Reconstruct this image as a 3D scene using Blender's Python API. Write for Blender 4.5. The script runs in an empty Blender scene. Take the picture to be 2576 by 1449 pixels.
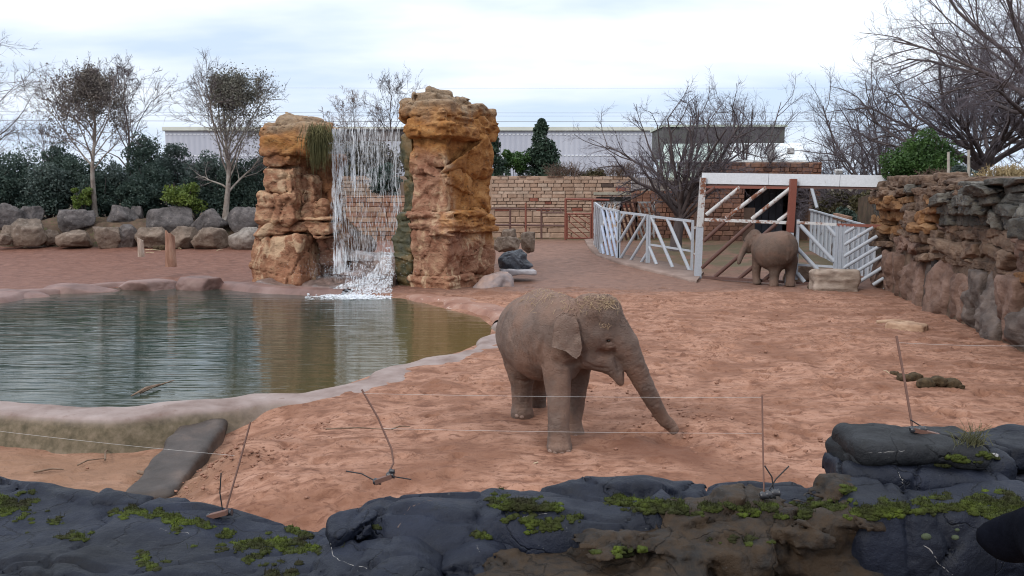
import bpy, math, random
import numpy as np
from mathutils import Vector, Matrix
from mathutils.bvhtree import BVHTree

random.seed(7)
RNG = np.random.default_rng(7)
sc = bpy.context.scene
COL = sc.collection

# ------------------------------------------------------------------ camera, sky, sun, exposure
FPX, CU, CV = 2143.0, 1288.0, 724.5          # focal length and centre in the photograph's 2576 px grid
HC = 3.5                                      # eye height above the sand
PITCH = math.atan((CV - 503.0) / FPX)
cam_d = bpy.data.cameras.new('camera')
cam = bpy.data.objects.new('camera', cam_d)
COL.objects.link(cam)
cam.location = (0, 0, HC)
cam.rotation_euler = (math.pi / 2 - PITCH, 0, 0)
cam_d.sensor_width = 36.0
cam_d.lens = 36.0 * FPX / (2 * CU)
cam_d.clip_start = 0.05
cam_d.clip_end = 3000
sc.camera = cam

SUN_EL, SUN_AZ = math.radians(34), math.radians(222)   # compass from +Y clockwise: behind the camera, to the left
w = bpy.data.worlds.new('World')
sc.world = w
w.use_nodes = True
nt = w.node_tree
for n in list(nt.nodes):
    nt.nodes.remove(n)
def WN(t, **k):
    n = nt.nodes.new(t)
    for a, b in k.items():
        setattr(n, a, b)
    return n
sky = WN('ShaderNodeTexSky', sky_type='NISHITA', sun_disc=False, sun_elevation=SUN_EL, sun_rotation=SUN_AZ, air_density=1.0, dust_density=1.0)
tc = WN('ShaderNodeTexCoord')
sep = WN('ShaderNodeSeparateXYZ')
nt.links.new(tc.outputs['Generated'], sep.inputs[0])
zc = WN('ShaderNodeMath', operation='MAXIMUM'); zc.inputs[1].default_value = 0.0
nt.links.new(sep.outputs['Z'], zc.inputs[0])
za = WN('ShaderNodeMath', operation='ADD'); za.inputs[1].default_value = 0.16
nt.links.new(zc.outputs[0], za.inputs[0])
dx = WN('ShaderNodeMath', operation='DIVIDE'); dy = WN('ShaderNodeMath', operation='DIVIDE')
nt.links.new(sep.outputs['X'], dx.inputs[0]); nt.links.new(za.outputs[0], dx.inputs[1])
nt.links.new(sep.outputs['Y'], dy.inputs[0]); nt.links.new(za.outputs[0], dy.inputs[1])
cmb = WN('ShaderNodeCombineXYZ')
nt.links.new(dx.outputs[0], cmb.inputs[0]); nt.links.new(dy.outputs[0], cmb.inputs[1])
nz = WN('ShaderNodeTexNoise'); nz.inputs['Scale'].default_value = 1.05; nz.inputs['Detail'].default_value = 5.0; nz.inputs['Roughness'].default_value = 0.5
mp = WN('ShaderNodeMapping'); mp.inputs['Scale'].default_value = (0.6, 1.0, 1.0); mp.inputs['Location'].default_value = (3.1, 7.3, 0)
nt.links.new(cmb.outputs[0], mp.inputs[0]); nt.links.new(mp.outputs[0], nz.inputs['Vector'])
cr = WN('ShaderNodeValToRGB')
cr.color_ramp.elements[0].position = 0.40; cr.color_ramp.elements[0].color = (0.66, 0.79, 0.97, 1)
cr.color_ramp.elements[1].position = 0.60; cr.color_ramp.elements[1].color = (1.22, 1.23, 1.22, 1)
nt.links.new(nz.outputs['Fac'], cr.inputs['Fac'])
# the lowest few degrees of cloud are thinner and bluer
hz = WN('ShaderNodeMapRange'); hz.inputs['From Min'].default_value = 0.0; hz.inputs['From Max'].default_value = 0.24
hz.inputs['To Min'].default_value = 0.85; hz.inputs['To Max'].default_value = 0.0
nt.links.new(zc.outputs[0], hz.inputs['Value'])
hm = WN('ShaderNodeMix', data_type='RGBA')
hm.inputs[7].default_value = (0.60, 0.72, 0.95, 1)
nt.links.new(hz.outputs[0], hm.inputs[0]); nt.links.new(cr.outputs[0], hm.inputs[6])
sk = WN('ShaderNodeMix', data_type='RGBA', blend_type='MIX')
sm = WN('ShaderNodeVectorMath', operation='SCALE'); sm.inputs['Scale'].default_value = 0.12
nt.links.new(sky.outputs[0], sm.inputs[0])
sk.inputs[0].default_value = 0.88
nt.links.new(sm.outputs[0], sk.inputs[6]); nt.links.new(hm.outputs[2], sk.inputs[7])
zg = WN('ShaderNodeMapRange', interpolation_type='SMOOTHSTEP'); zg.inputs['From Min'].default_value = 0.22; zg.inputs['From Max'].default_value = 0.95
zg.inputs['To Min'].default_value = 1.0; zg.inputs['To Max'].default_value = 1.75     # an overcast sky is brightest overhead
nt.links.new(zc.outputs[0], zg.inputs['Value'])
zs_ = WN('ShaderNodeVectorMath', operation='SCALE')
nt.links.new(sk.outputs[2], zs_.inputs[0]); nt.links.new(zg.outputs[0], zs_.inputs['Scale'])
bg = WN('ShaderNodeBackground'); bg.inputs['Strength'].default_value = 1.08
wo = WN('ShaderNodeOutputWorld')
nt.links.new(zs_.outputs[0], bg.inputs[0]); nt.links.new(bg.outputs[0], wo.inputs[0])

sun_d = bpy.data.lights.new('sun', 'SUN')
sun_d.energy = 1.25
sun_d.angle = math.radians(14)
sun_d.color = (1.0, 0.93, 0.84)
sun = bpy.data.objects.new('sun', sun_d)
COL.objects.link(sun)
sd = Vector((math.sin(SUN_AZ) * math.cos(SUN_EL), math.cos(SUN_AZ) * math.cos(SUN_EL), math.sin(SUN_EL)))
sun.rotation_euler = sd.to_track_quat('Z', 'Y').to_euler()

sc.view_settings.view_transform = 'Standard'
sc.view_settings.look = 'None'
sc.view_settings.exposure = 0.06
sc.view_settings.gamma = 1.0
sc.render.engine = 'CYCLES'
sc.cycles.max_bounces = 8
sc.cycles.transparent_max_bounces = 24
sc.cycles.use_denoising = True
sc.cycles.filter_width = 1.1
sc.cycles.caustics_reflective = False
sc.cycles.caustics_refractive = False

# ------------------------------------------------------------------ photograph pixel -> place
_cp, _sp = math.cos(PITCH), math.sin(PITCH)
def ray(u, v):
    cx, cy = (u - CU) / FPX, (CV - v) / FPX
    return np.array([cx, _cp + cy * _sp, -_sp + cy * _cp])
def at(u, v, d):
    r = ray(u, v)
    return np.array([0, 0, HC]) + r * (d / r[1])
def on_z(u, v, z):
    r = ray(u, v)
    return np.array([0, 0, HC]) + r * ((z - HC) / r[2])

# ------------------------------------------------------------------ noise
def _h(ix, iy, iz, s):
    n = (ix.astype(np.int64) * 374761393 + iy.astype(np.int64) * 668265263 + iz.astype(np.int64) * 2147483647 + s * 1274126177) & 0xFFFFFFFF
    n = ((n ^ (n >> 13)) * 1274126177) & 0xFFFFFFFF
    n = n ^ (n >> 16)
    return (n & 0xFFFF).astype(np.float32) / 32767.5 - 1.0
def vnoise(x, y, z, s=0):
    x, y, z = np.broadcast_arrays(np.asarray(x, np.float32), np.asarray(y, np.float32), np.asarray(z, np.float32))
    ix, iy, iz = np.floor(x), np.floor(y), np.floor(z)
    fx, fy, fz = x - ix, y - iy, z - iz
    fx, fy, fz = [f * f * (3 - 2 * f) for f in (fx, fy, fz)]
    r = 0
    for a in (0, 1):
        wa = fx if a else 1 - fx
        for b in (0, 1):
            wb = fy if b else 1 - fy
            for c in (0, 1):
                wc = fz if c else 1 - fz
                r = r + wa * wb * wc * _h(ix + a, iy + b, iz + c, s)
    return r
def fbm(x, y, z, oct=4, s=0, gain=0.5):
    a, f, r = 1.0, 1.0, 0
    for o in range(oct):
        r = r + a * vnoise(x * f + o * 17.3, y * f - o * 9.1, z * f + o * 4.7, s + o)
        a *= gain; f *= 2.03
    return r
def sstep(a, b, x):
    t = np.clip((x - a) / (b - a), 0, 1)
    return t * t * (3 - 2 * t)

# ------------------------------------------------------------------ meshes
class Buf:
    def __init__(s):
        s.V, s.T, s.Q, s.n = [], [], [], 0
    def add(s, V, F):
        V = np.asarray(V, np.float32).reshape(-1, 3)
        F = np.asarray(F, np.int64)
        if F.size:
            (s.T if F.shape[1] == 3 else s.Q).append(F + s.n)
        s.V.append(V); s.n += len(V)
        return s
    def box(s, c, size, R=None):
        h = np.array(size) / 2.0
        V = np.array([[x, y, z] for x in (-1, 1) for y in (-1, 1) for z in (-1, 1)]) * h
        if R is not None:
            V = V @ np.array(R).T
        F = [[0, 1, 3, 2], [4, 6, 7, 5], [0, 4, 5, 1], [2, 3, 7, 6], [0, 2, 6, 4], [1, 5, 7, 3]]
        return s.add(V + np.array(c), F)
    def beam(s, a, b, wd, ht, up=(0, 0, 1)):
        a, b, up = np.array(a, float), np.array(b, float), np.array(up, float)
        d = b - a; L = np.linalg.norm(d); d = d / L
        sd = np.cross(d, up); sd /= np.linalg.norm(sd) + 1e-9
        u2 = np.cross(sd, d)
        R = np.stack([sd, d, u2], 1)
        return s.box((a + b) / 2, (wd, L, ht), R)
    def tube(s, P, r, sides=8, cap=True):
        P = np.asarray(P, float); k = len(P)
        r = np.broadcast_to(np.asarray(r, float), (k,))
        Tn = np.gradient(P, axis=0); Tn /= np.linalg.norm(Tn, axis=1)[:, None] + 1e-9
        ref = np.array([0, 0, 1.0]) if abs(Tn[0][2]) < 0.9 else np.array([1.0, 0, 0])
        N = np.cross(Tn, ref); N /= np.linalg.norm(N, axis=1)[:, None] + 1e-9
        B = np.cross(Tn, N)
        a = np.linspace(0, 2 * np.pi, sides, endpoint=False)
        V = P[:, None] + r[:, None, None] * (np.cos(a)[None, :, None] * N[:, None] + np.sin(a)[None, :, None] * B[:, None])
        F = []
        for i in range(k - 1):
            for j in range(sides):
                j2 = (j + 1) % sides
                F.append([i * sides + j, (i + 1) * sides + j, (i + 1) * sides + j2, i * sides + j2])
        n0 = s.n
        s.add(V.reshape(-1, 3), F)
        if cap:
            for ring, c, fl in ((0, P[0], 0), (k - 1, P[-1], 1)):
                b0 = s.n
                ri = V[ring]
                s.add(np.vstack([ri, c[None]]), [[j, (j + 1) % sides, sides] if fl else [(j + 1) % sides, j, sides] for j in range(sides)])
        return s
    def segs(s, A, B, ra, rb, sides=3):
        A, B = np.asarray(A, float), np.asarray(B, float); n = len(A)
        if n == 0:
            return s
        D = B - A; D /= np.linalg.norm(D, axis=1)[:, None] + 1e-9
        ref = np.where(np.abs(D[:, 2:3]) < 0.9, np.array([[0, 0, 1.0]]), np.array([[1.0, 0, 0]]))
        N = np.cross(D, ref); N /= np.linalg.norm(N, axis=1)[:, None] + 1e-9
        M = np.cross(D, N)
        a = np.linspace(0, 2 * np.pi, sides, endpoint=False)
        off = np.cos(a)[None, :, None] * N[:, None] + np.sin(a)[None, :, None] * M[:, None]
        V = np.concatenate([A[:, None] + off * np.reshape(ra, (-1, 1, 1)), B[:, None] + off * np.reshape(rb, (-1, 1, 1))], 1)
        j = np.arange(sides); j2 = (j + 1) % sides
        f = np.stack([j, j + sides, j2 + sides, j2], 1)
        F = (np.arange(n) * 2 * sides)[:, None, None] + f[None]
        return s.add(V.reshape(-1, 3), F.reshape(-1, 4))
    def leaves(s, C, size, rng, aspect=0.55, flat=0.0):
        n = len(C)
        a = rng.normal(size=(n, 3)); a[:, 2] *= (1 - flat); a /= np.linalg.norm(a, axis=1)[:, None]
        b = rng.normal(size=(n, 3)); b -= (b * a).sum(1)[:, None] * a; b /= np.linalg.norm(b, axis=1)[:, None]
        L = (size * rng.uniform(0.6, 1.3, n))[:, None]
        nn = np.cross(a, b)
        V = np.stack([C - a * L, C + b * L * aspect + nn * L * 0.15, C + a * L, C - b * L * aspect + nn * L * 0.15], 1)
        return s.add(V.reshape(-1, 3), np.arange(n * 4).reshape(n, 4))
    def mesh(s, name, smooth=True):
        V = np.concatenate(s.V) if s.V else np.zeros((0, 3), np.float32)
        Tn = np.concatenate(s.T) if s.T else np.zeros((0, 3), np.int64)
        Q = np.concatenate(s.Q) if s.Q else np.zeros((0, 4), np.int64)
        me = bpy.data.meshes.new(name)
        me.vertices.add(len(V)); me.vertices.foreach_set('co', V.astype(np.float32).ravel())
        nl = Tn.size + Q.size
        me.loops.add(nl); me.loops.foreach_set('vertex_index', np.concatenate([Tn.ravel(), Q.ravel()]).astype(np.int32))
        npol = len(Tn) + len(Q)
        me.polygons.add(npol)
        st = np.concatenate([np.arange(len(Tn)) * 3, Tn.size + np.arange(len(Q)) * 4]).astype(np.int32)
        me.polygons.foreach_set('loop_start', st)
        me.polygons.foreach_set('use_smooth', np.full(npol, smooth))
        me.update(calc_edges=True)
        return me

WL = {}
def _wl(o):
    return WL.get(o.name, np.zeros(3)) if o else np.zeros(3)
def thing(name, label, cat, loc=(0, 0, 0), group=None):
    o = bpy.data.objects.new(name, None)
    COL.objects.link(o)
    o.empty_display_size = 0.2
    o.location = tuple(float(x) for x in loc)
    WL[o.name] = np.array(loc, float)
    o['label'] = label; o['category'] = cat
    if group:
        o['group'] = group
    return o
def tag(o, label=None, cat=None, group=None, kind=None):
    for k, v in (('label', label), ('category', cat), ('group', group), ('kind', kind)):
        if v:
            o[k] = v
    return o
def obj(name, buf, mat, parent=None, loc=None, smooth=True):
    """link buf (world coordinates) as one mesh object; origin at loc or at the parent's origin"""
    base = _wl(parent) if loc is None else np.array(loc, float)
    if isinstance(buf, Buf):
        buf.V = [v - base.astype(np.float32) for v in buf.V]
        me = buf.mesh(name, smooth)
    else:
        me = buf
    me.materials.clear(); me.materials.append(mat)
    o = bpy.data.objects.new(name, me)
    COL.objects.link(o)
    if parent:
        o.parent = parent
        o.location = tuple(float(x) for x in base - _wl(parent))
    else:
        o.location = tuple(float(x) for x in base)
    WL[o.name] = base
    return o
def inst(name, me, mat, parent, loc, scale=(1, 1, 1), rz=0.0):
    """another object that shares a mesh (world loc)"""
    o = bpy.data.objects.new(name, me)
    COL.objects.link(o)
    o.parent = parent
    o.location = tuple(float(x) for x in np.array(loc) - _wl(parent))
    o.scale = scale; o.rotation_euler = (0, 0, rz)
    if mat:
        o.material_slots[0].link = 'OBJECT'; o.material_slots[0].material = mat
    return o

_ICO = {}
def ico(level):
    if level in _ICO:
        return _ICO[level]
    t = (1 + 5 ** 0.5) / 2
    V = [(-1, t, 0), (1, t, 0), (-1, -t, 0), (1, -t, 0), (0, -1, t), (0, 1, t), (0, -1, -t), (0, 1, -t), (t, 0, -1), (t, 0, 1), (-t, 0, -1), (-t, 0, 1)]
    F = [(0, 11, 5), (0, 5, 1), (0, 1, 7), (0, 7, 10), (0, 10, 11), (1, 5, 9), (5, 11, 4), (11, 10, 2), (10, 7, 6), (7, 1, 8), (3, 9, 4), (3, 4, 2), (3, 2, 6), (3, 6, 8), (3, 8, 9), (4, 9, 5), (2, 4, 11), (6, 2, 10), (8, 6, 7), (9, 8, 1)]
    V = [np.array(v) / np.linalg.norm(v) for v in V]
    for _ in range(level):
        cache, F2 = {}, []
        def mid(a, b):
            k = (min(a, b), max(a, b))
            if k not in cache:
                m = V[a] + V[b]; V.append(m / np.linalg.norm(m)); cache[k] = len(V) - 1
            return cache[k]
        for a, b, c in F:
            ab, bc, ca = mid(a, b), mid(b, c), mid(c, a)
            F2 += [(a, ab, ca), (b, bc, ab), (c, ca, bc), (ab, bc, ca)]
        F = F2
    _ICO[level] = (np.array(V), np.array(F))
    return _ICO[level]
def rotm(rng, tilt=3.14):
    a = rng.uniform(0, 2 * np.pi)
    R = Matrix.Rotation(a, 3, 'Z') @ Matrix.Rotation(rng.uniform(-tilt, tilt), 3, 'X')
    return np.array(R)
def unit(a):
    return a / (np.linalg.norm(a, axis=-1, keepdims=True) + 1e-9)
def boulder(c, half, seed, planes=13, level=4, noise=0.06, soft=0.0, yaw=0.0):
    """quarried stone: flat broken faces with rough edges"""
    rng = np.random.default_rng(seed)
    D, F = ico(level)
    n = rng.normal(size=(planes, 3)); n /= np.linalg.norm(n, axis=1)[:, None]
    n = np.vstack([n, [[0, 0, 1], [0, 0, -1]]])
    off = rng.uniform(0.66, 1.0, len(n))
    dd = np.maximum(D @ n.T, 0.05)
    q = off[None] / dd
    r = q.min(1)
    if soft:
        r = -np.log(np.exp(-q / soft).sum(1)) * soft
    r = np.minimum(r, 1.15)
    P = D * r[:, None]
    P += D * (fbm(P[:, 0] * 1.7 + seed, P[:, 1] * 1.7, P[:, 2] * 1.7, 4, seed) * noise)[:, None]
    P -= P.min(0); P = P / P.max(0) * 2 - 1
    P = P * np.array(half)
    if yaw:
        P = P @ np.array(Matrix.Rotation(yaw, 3, 'Z')).T
    return Buf().add(P + np.array(c), F)
def block(c, half, seed, p=5.0, level=3, noise=0.05, freq=1.6, R=None, strata=0.0, chips=0):
    """worn rectangular stone"""
    D, F = ico(level)
    r = (np.abs(D) ** p).sum(1) ** (-1.0 / p)
    if chips:
        rc = np.random.default_rng(seed + 5)
        n_ = unit(rc.normal(size=(chips, 3)))
        r = np.minimum(r, (rc.uniform(0.72, 1.15, chips)[None] / np.maximum(D @ n_.T, 0.05)).min(1))
    P = D * r[:, None]
    P = P * np.array(half)
    m = float(min(half))
    fq = freq / max(m, 1e-3) * 0.6
    nrm = D
    P = P + nrm * (fbm(P[:, 0] * fq + seed * 3.1, P[:, 1] * fq, P[:, 2] * fq, 4, seed) * noise * m * 2)[:, None]
    if strata:
        P[:, :2] += nrm[:, :2] * (vnoise(P[:, 0] * 0.7, P[:, 1] * 0.7, P[:, 2] * 6 / m * 0.5, seed) * strata)[:, None]
    if R is not None:
        P = P @ np.array(R).T
    return Buf().add(P + np.array(c), F)

# ------------------------------------------------------------------ sculpting on a grid (smooth unions, then surface nets)
class Sculpt:
    def __init__(s, lo, hi, h):
        s.lo, s.h = np.array(lo, np.float32), h
        s.n = np.ceil((np.array(hi) - np.array(lo)) / h).astype(int) + 1
        s.F = np.full(s.n, 0.6, np.float32)
    def ax(s, sl=None):
        r = []
        for i in range(3):
            a = s.lo[i] + s.h * np.arange(s.n[i], dtype=np.float32)
            if sl:
                a = a[sl[i]]
            sh = [1, 1, 1]; sh[i] = -1
            r.append(a.reshape(sh))
        return r
    def win(s, lo, hi):
        a = np.clip(np.floor((np.array(lo) - s.lo) / s.h).astype(int), 0, s.n)
        b = np.clip(np.ceil((np.array(hi) - s.lo) / s.h).astype(int) + 1, 0, s.n)
        return tuple(slice(x, y) for x, y in zip(a, b))
    def put(s, sl, d, k, sub=False):
        f = s.F[sl]
        if f.size == 0:
            return
        if sub:
            d = -d
            hh = np.clip(0.5 - 0.5 * (d - f) / k, 0, 1)
            s.F[sl] = f * hh + d * (1 - hh) + k * hh * (1 - hh)
        else:
            hh = np.clip(0.5 + 0.5 * (f - d) / k, 0, 1)
            s.F[sl] = f * (1 - hh) + d * hh - k * hh * (1 - hh)
    def cone(s, a, b, ra, rb, k=0.08, sub=False):
        a, b = np.array(a, float), np.array(b, float)
        m = max(ra, rb) + k * 2 + 0.05
        sl = s.win(np.minimum(a, b) - m, np.maximum(a, b) + m)
        X, Y, Z = s.ax(sl)
        ab = b - a; L2 = float(ab @ ab) + 1e-9
        t = np.clip(((X - a[0]) * ab[0] + (Y - a[1]) * ab[1] + (Z - a[2]) * ab[2]) / L2, 0, 1)
        d = np.sqrt((X - a[0] - t * ab[0]) ** 2 + (Y - a[1] - t * ab[1]) ** 2 + (Z - a[2] - t * ab[2]) ** 2) - (ra + (rb - ra) * t)
        s.put(sl, d, k, sub)
        return s
    def chain(s, pts, k=0.08, n=6):
        """one limb: a smooth curve through the joints with a radius at each, joined to the rest as a whole"""
        P = np.array([np.array(p, float) for p, _ in pts]); R = np.array([r for _, r in pts], float)
        m = len(P)
        Q, W = [], []
        for i in range(m - 1):
            p0, p1, p2, p3 = P[max(i - 1, 0)], P[i], P[i + 1], P[min(i + 2, m - 1)]
            r0, r1, r2, r3 = R[max(i - 1, 0)], R[i], R[i + 1], R[min(i + 2, m - 1)]
            for t in np.linspace(0, 1, n, endpoint=False):
                f = lambda a, b, c, d: 0.5 * (2 * b + (c - a) * t + (2 * a - 5 * b + 4 * c - d) * t * t + (3 * b - a - 3 * c + d) * t ** 3)
                Q.append(f(p0, p1, p2, p3)); W.append(f(r0, r1, r2, r3))
        Q.append(P[-1]); W.append(R[-1]); Q = np.array(Q); W = np.array(W)
        mg = W.max() + k * 2 + 0.05
        sl = s.win(Q.min(0) - mg, Q.max(0) + mg)
        X, Y, Z = s.ax(sl)
        D = np.full(s.F[sl].shape, 9.0, np.float32)
        for a, b, ra, rb in zip(Q[:-1], Q[1:], W[:-1], W[1:]):
            ab = b - a; L2 = float(ab @ ab) + 1e-9
            t = np.clip(((X - a[0]) * ab[0] + (Y - a[1]) * ab[1] + (Z - a[2]) * ab[2]) / L2, 0, 1)
            D = np.minimum(D, np.sqrt((X - a[0] - t * ab[0]) ** 2 + (Y - a[1] - t * ab[1]) ** 2 + (Z - a[2] - t * ab[2]) ** 2) - (ra + (rb - ra) * t))
        s.put(sl, D, k)
        return s
    def ell(s, c, r, k=0.08, yaw=0.0, pitch=0.0, sub=False):
        c, r = np.array(c, float), np.array(r, float)
        m = r.max() + k * 2 + 0.05
        sl = s.win(c - m, c + m)
        X, Y, Z = s.ax(sl)
        R = np.array(Matrix.Rotation(yaw, 3, 'Z') @ Matrix.Rotation(pitch, 3, 'Y'))
        P = [X - c[0], Y - c[1], Z - c[2]]
        q = [sum(R[j, i] * P[j] for j in range(3)) for i in range(3)]
        k0 = np.sqrt(sum((q[i] / r[i]) ** 2 for i in range(3)))
        k1 = np.sqrt(sum((q[i] / r[i] ** 2) ** 2 for i in range(3))) + 1e-6
        s.put(sl, k0 * (k0 - 1) / k1, k, sub)
        return s
    def slab(s, c, half, rnd, k=0.03, R=None, sub=False, warp=0.0, wf=3.0, seed=0):
        c, half = np.array(c, float), np.array(half, float)
        m = (np.abs(np.array(R)) @ half if R is not None else half) + k * 2 + warp * 2 + 0.03
        sl = s.win(c - m, c + m)
        X, Y, Z = s.ax(sl)
        P = [X - c[0], Y - c[1], Z - c[2]]
        if R is not None:
            R = np.array(R)
            P = [sum(R[j, i] * P[j] for j in range(3)) for i in range(3)]
        q = [np.abs(P[i]) - half[i] + rnd for i in range(3)]
        d = np.sqrt(sum(np.maximum(x, 0) ** 2 for x in q)) + np.minimum(np.maximum(np.maximum(q[0], q[1]), q[2]), 0) - rnd
        if warp:
            d = d + fbm(X * wf, Y * wf, Z * wf, 3, seed) * warp
        s.put(sl, d, k, sub)
        return s
    def prism(s, poly, z0, z1, rnd, k=0.03, sub=False):
        """rounded prism over a convex or concave footprint"""
        poly = np.array(poly, float)
        X, Y, Z = s.ax()
        X2, Y2 = np.broadcast_arrays(X[:, :, 0], Y[:, :, 0])
        d2 = poly_sd(poly, X2, Y2)
        q0 = d2[:, :, None] + rnd
        q1 = np.abs(Z - (z0 + z1) / 2) - (z1 - z0) / 2 + rnd
        d = np.sqrt(np.maximum(q0, 0) ** 2 + np.maximum(q1, 0) ** 2) + np.minimum(np.maximum(q0, q1), 0) - rnd
        s.put((slice(None),) * 3, d, k, sub)
        return s
    def noise(s, f, amp, oct=4, seed=0, fz=None, gain=0.5):
        X, Y, Z = s.ax()
        s.F += amp * fbm(X * f, Y * f, Z * (f if fz is None else fz), oct, seed, gain)
        return s
    def floor(s, z):
        X, Y, Z = s.ax()
        s.F = np.maximum(s.F, z - Z)
        return s
    def buf(s, one=True):
        F = s.F.copy()
        for i in range(3):          # close at the border
            sl = [slice(None)] * 3
            for e in (0, -1):
                sl[i] = e; F[tuple(sl)] = np.maximum(F[tuple(sl)], 0.01)
        ins = F < 0
        nx, ny, nz = F.shape
        c = [(a, b, d) for a in (0, 1) for b in (0, 1) for d in (0, 1)]
        cnt = sum(ins[a:nx - 1 + a, b:ny - 1 + b, d:nz - 1 + d].astype(np.int8) for a, b, d in c)
        act = (cnt > 0) & (cnt < 8)
        I = np.argwhere(act)
        if len(I) == 0:
            return Buf()
        acc = np.zeros((len(I), 3), np.float32); num = np.zeros(len(I), np.float32)
        for i, p in enumerate(c):
            for q in c[i + 1:]:
                dlt = np.array(q) - np.array(p)
                if np.abs(dlt).sum() != 1:
                    continue
                fa = F[I[:, 0] + p[0], I[:, 1] + p[1], I[:, 2] + p[2]]
                fb = F[I[:, 0] + q[0], I[:, 1] + q[1], I[:, 2] + q[2]]
                m = (fa < 0) != (fb < 0)
                t = np.where(m, fa / np.where(fa - fb == 0, 1, fa - fb), 0)
                pos = np.array(p)[None] + t[:, None] * dlt[None]
                acc += np.where(m[:, None], pos, 0); num += m
        V = (I + acc / num[:, None]) * s.h + s.lo
        idx = np.full((nx - 1, ny - 1, nz - 1), -1, np.int64)
        idx[act] = np.arange(len(I))
        Fs = []
        for ax_ in range(3):
            a1, a2 = (ax_ + 1) % 3, (ax_ + 2) % 3
            sl0 = [slice(1, -1)] * 3; sl1 = [slice(1, -1)] * 3
            sl0[ax_] = slice(0, -1); sl1[ax_] = slice(1, None)
            A, B = ins[tuple(sl0)], ins[tuple(sl1)]
            E = np.argwhere(A != B)
            if len(E) == 0:
                continue
            fl = A[tuple(E.T)]
            E = E.copy(); E[:, a1] += 1; E[:, a2] += 1
            def g(o1, o2):
                J = E.copy(); J[:, a1] -= o1; J[:, a2] -= o2
                return idx[J[:, 0], J[:, 1], J[:, 2]]
            q = np.stack([g(1, 1), g(0, 1), g(0, 0), g(1, 0)], 1)
            q[~fl] = q[~fl][:, ::-1]
            Fs.append(q)
        Fs = np.concatenate(Fs)
        lab = np.arange(len(V))                      # keep the largest piece only
        ea = np.concatenate([Fs[:, 0], Fs[:, 1], Fs[:, 2], Fs[:, 3]]); eb_ = np.concatenate([Fs[:, 1], Fs[:, 2], Fs[:, 3], Fs[:, 0]])
        for _ in range(200):
            m = np.minimum(lab[ea], lab[eb_]); old = lab.copy()
            np.minimum.at(lab, ea, m); np.minimum.at(lab, eb_, m)
            lab = lab[lab]; lab = lab[lab]
            if (lab == old).all():
                break
        if one:
            big_ = np.bincount(lab).argmax()
            Fs = Fs[lab[Fs[:, 0]] == big_]
            us, inv = np.unique(Fs, return_inverse=True)
            V, Fs = V[us], inv.reshape(Fs.shape)
        return Buf().add(V, Fs)

def fracture(S, n, seed, off, tilt, groove, width, zs=1.0):
    """break the surface into angular plates: each plate set back and tilted by its own amount, with open joints between"""
    rng = np.random.default_rng(seed)
    lo = S.lo; hi = S.lo + S.h * (S.n - 1)
    X, Y, Z = S.ax()
    wx = X + 0.25 * width * 6 * vnoise(X * 0.4 / width / 6, Y * 0.4 / width / 6, Z * 0.4 / width / 6, seed)
    C = rng.uniform(lo, hi, (n, 3)).astype(np.float32)
    d1 = np.full(S.F.shape, 1e9, np.float32); d2 = d1.copy(); val = np.zeros(S.F.shape, np.float32)
    for c in C:
        g = rng.normal(0, tilt, 3); o = rng.uniform(-off, off)
        d = np.sqrt((wx - c[0]) ** 2 + (Y - c[1]) ** 2 + ((Z - c[2]) * zs) ** 2)
        v = o + (X - c[0]) * g[0] + (Y - c[1]) * g[1] + (Z - c[2]) * g[2]
        m = d < d1
        d2 = np.where(m, d1, np.minimum(d2, d)); val = np.where(m, v, val); d1 = np.where(m, d, d1)
    S.F = (S.F + val + groove * np.exp(-((d2 - d1) / width) ** 2)).astype(np.float32)

def poly_sd(poly, X, Y):
    d = np.full(X.shape, 1e9, np.float32)
    ins = np.zeros(X.shape, bool)
    n = len(poly)
    for i in range(n):
        a, b = poly[i], poly[(i + 1) % n]
        e = b - a
        wx, wy = X - a[0], Y - a[1]
        t = np.clip((wx * e[0] + wy * e[1]) / (e @ e + 1e-9), 0, 1)
        d = np.minimum(d, (wx - e[0] * t) ** 2 + (wy - e[1] * t) ** 2)
        c = ((a[1] <= Y) & (b[1] > Y)) | ((b[1] <= Y) & (a[1] > Y))
        xi = a[0] + (Y - a[1]) / (b[1] - a[1] + 1e-12) * e[0]
        ins ^= c & (X < xi)
    return np.where(ins, -1, 1) * np.sqrt(d)

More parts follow.
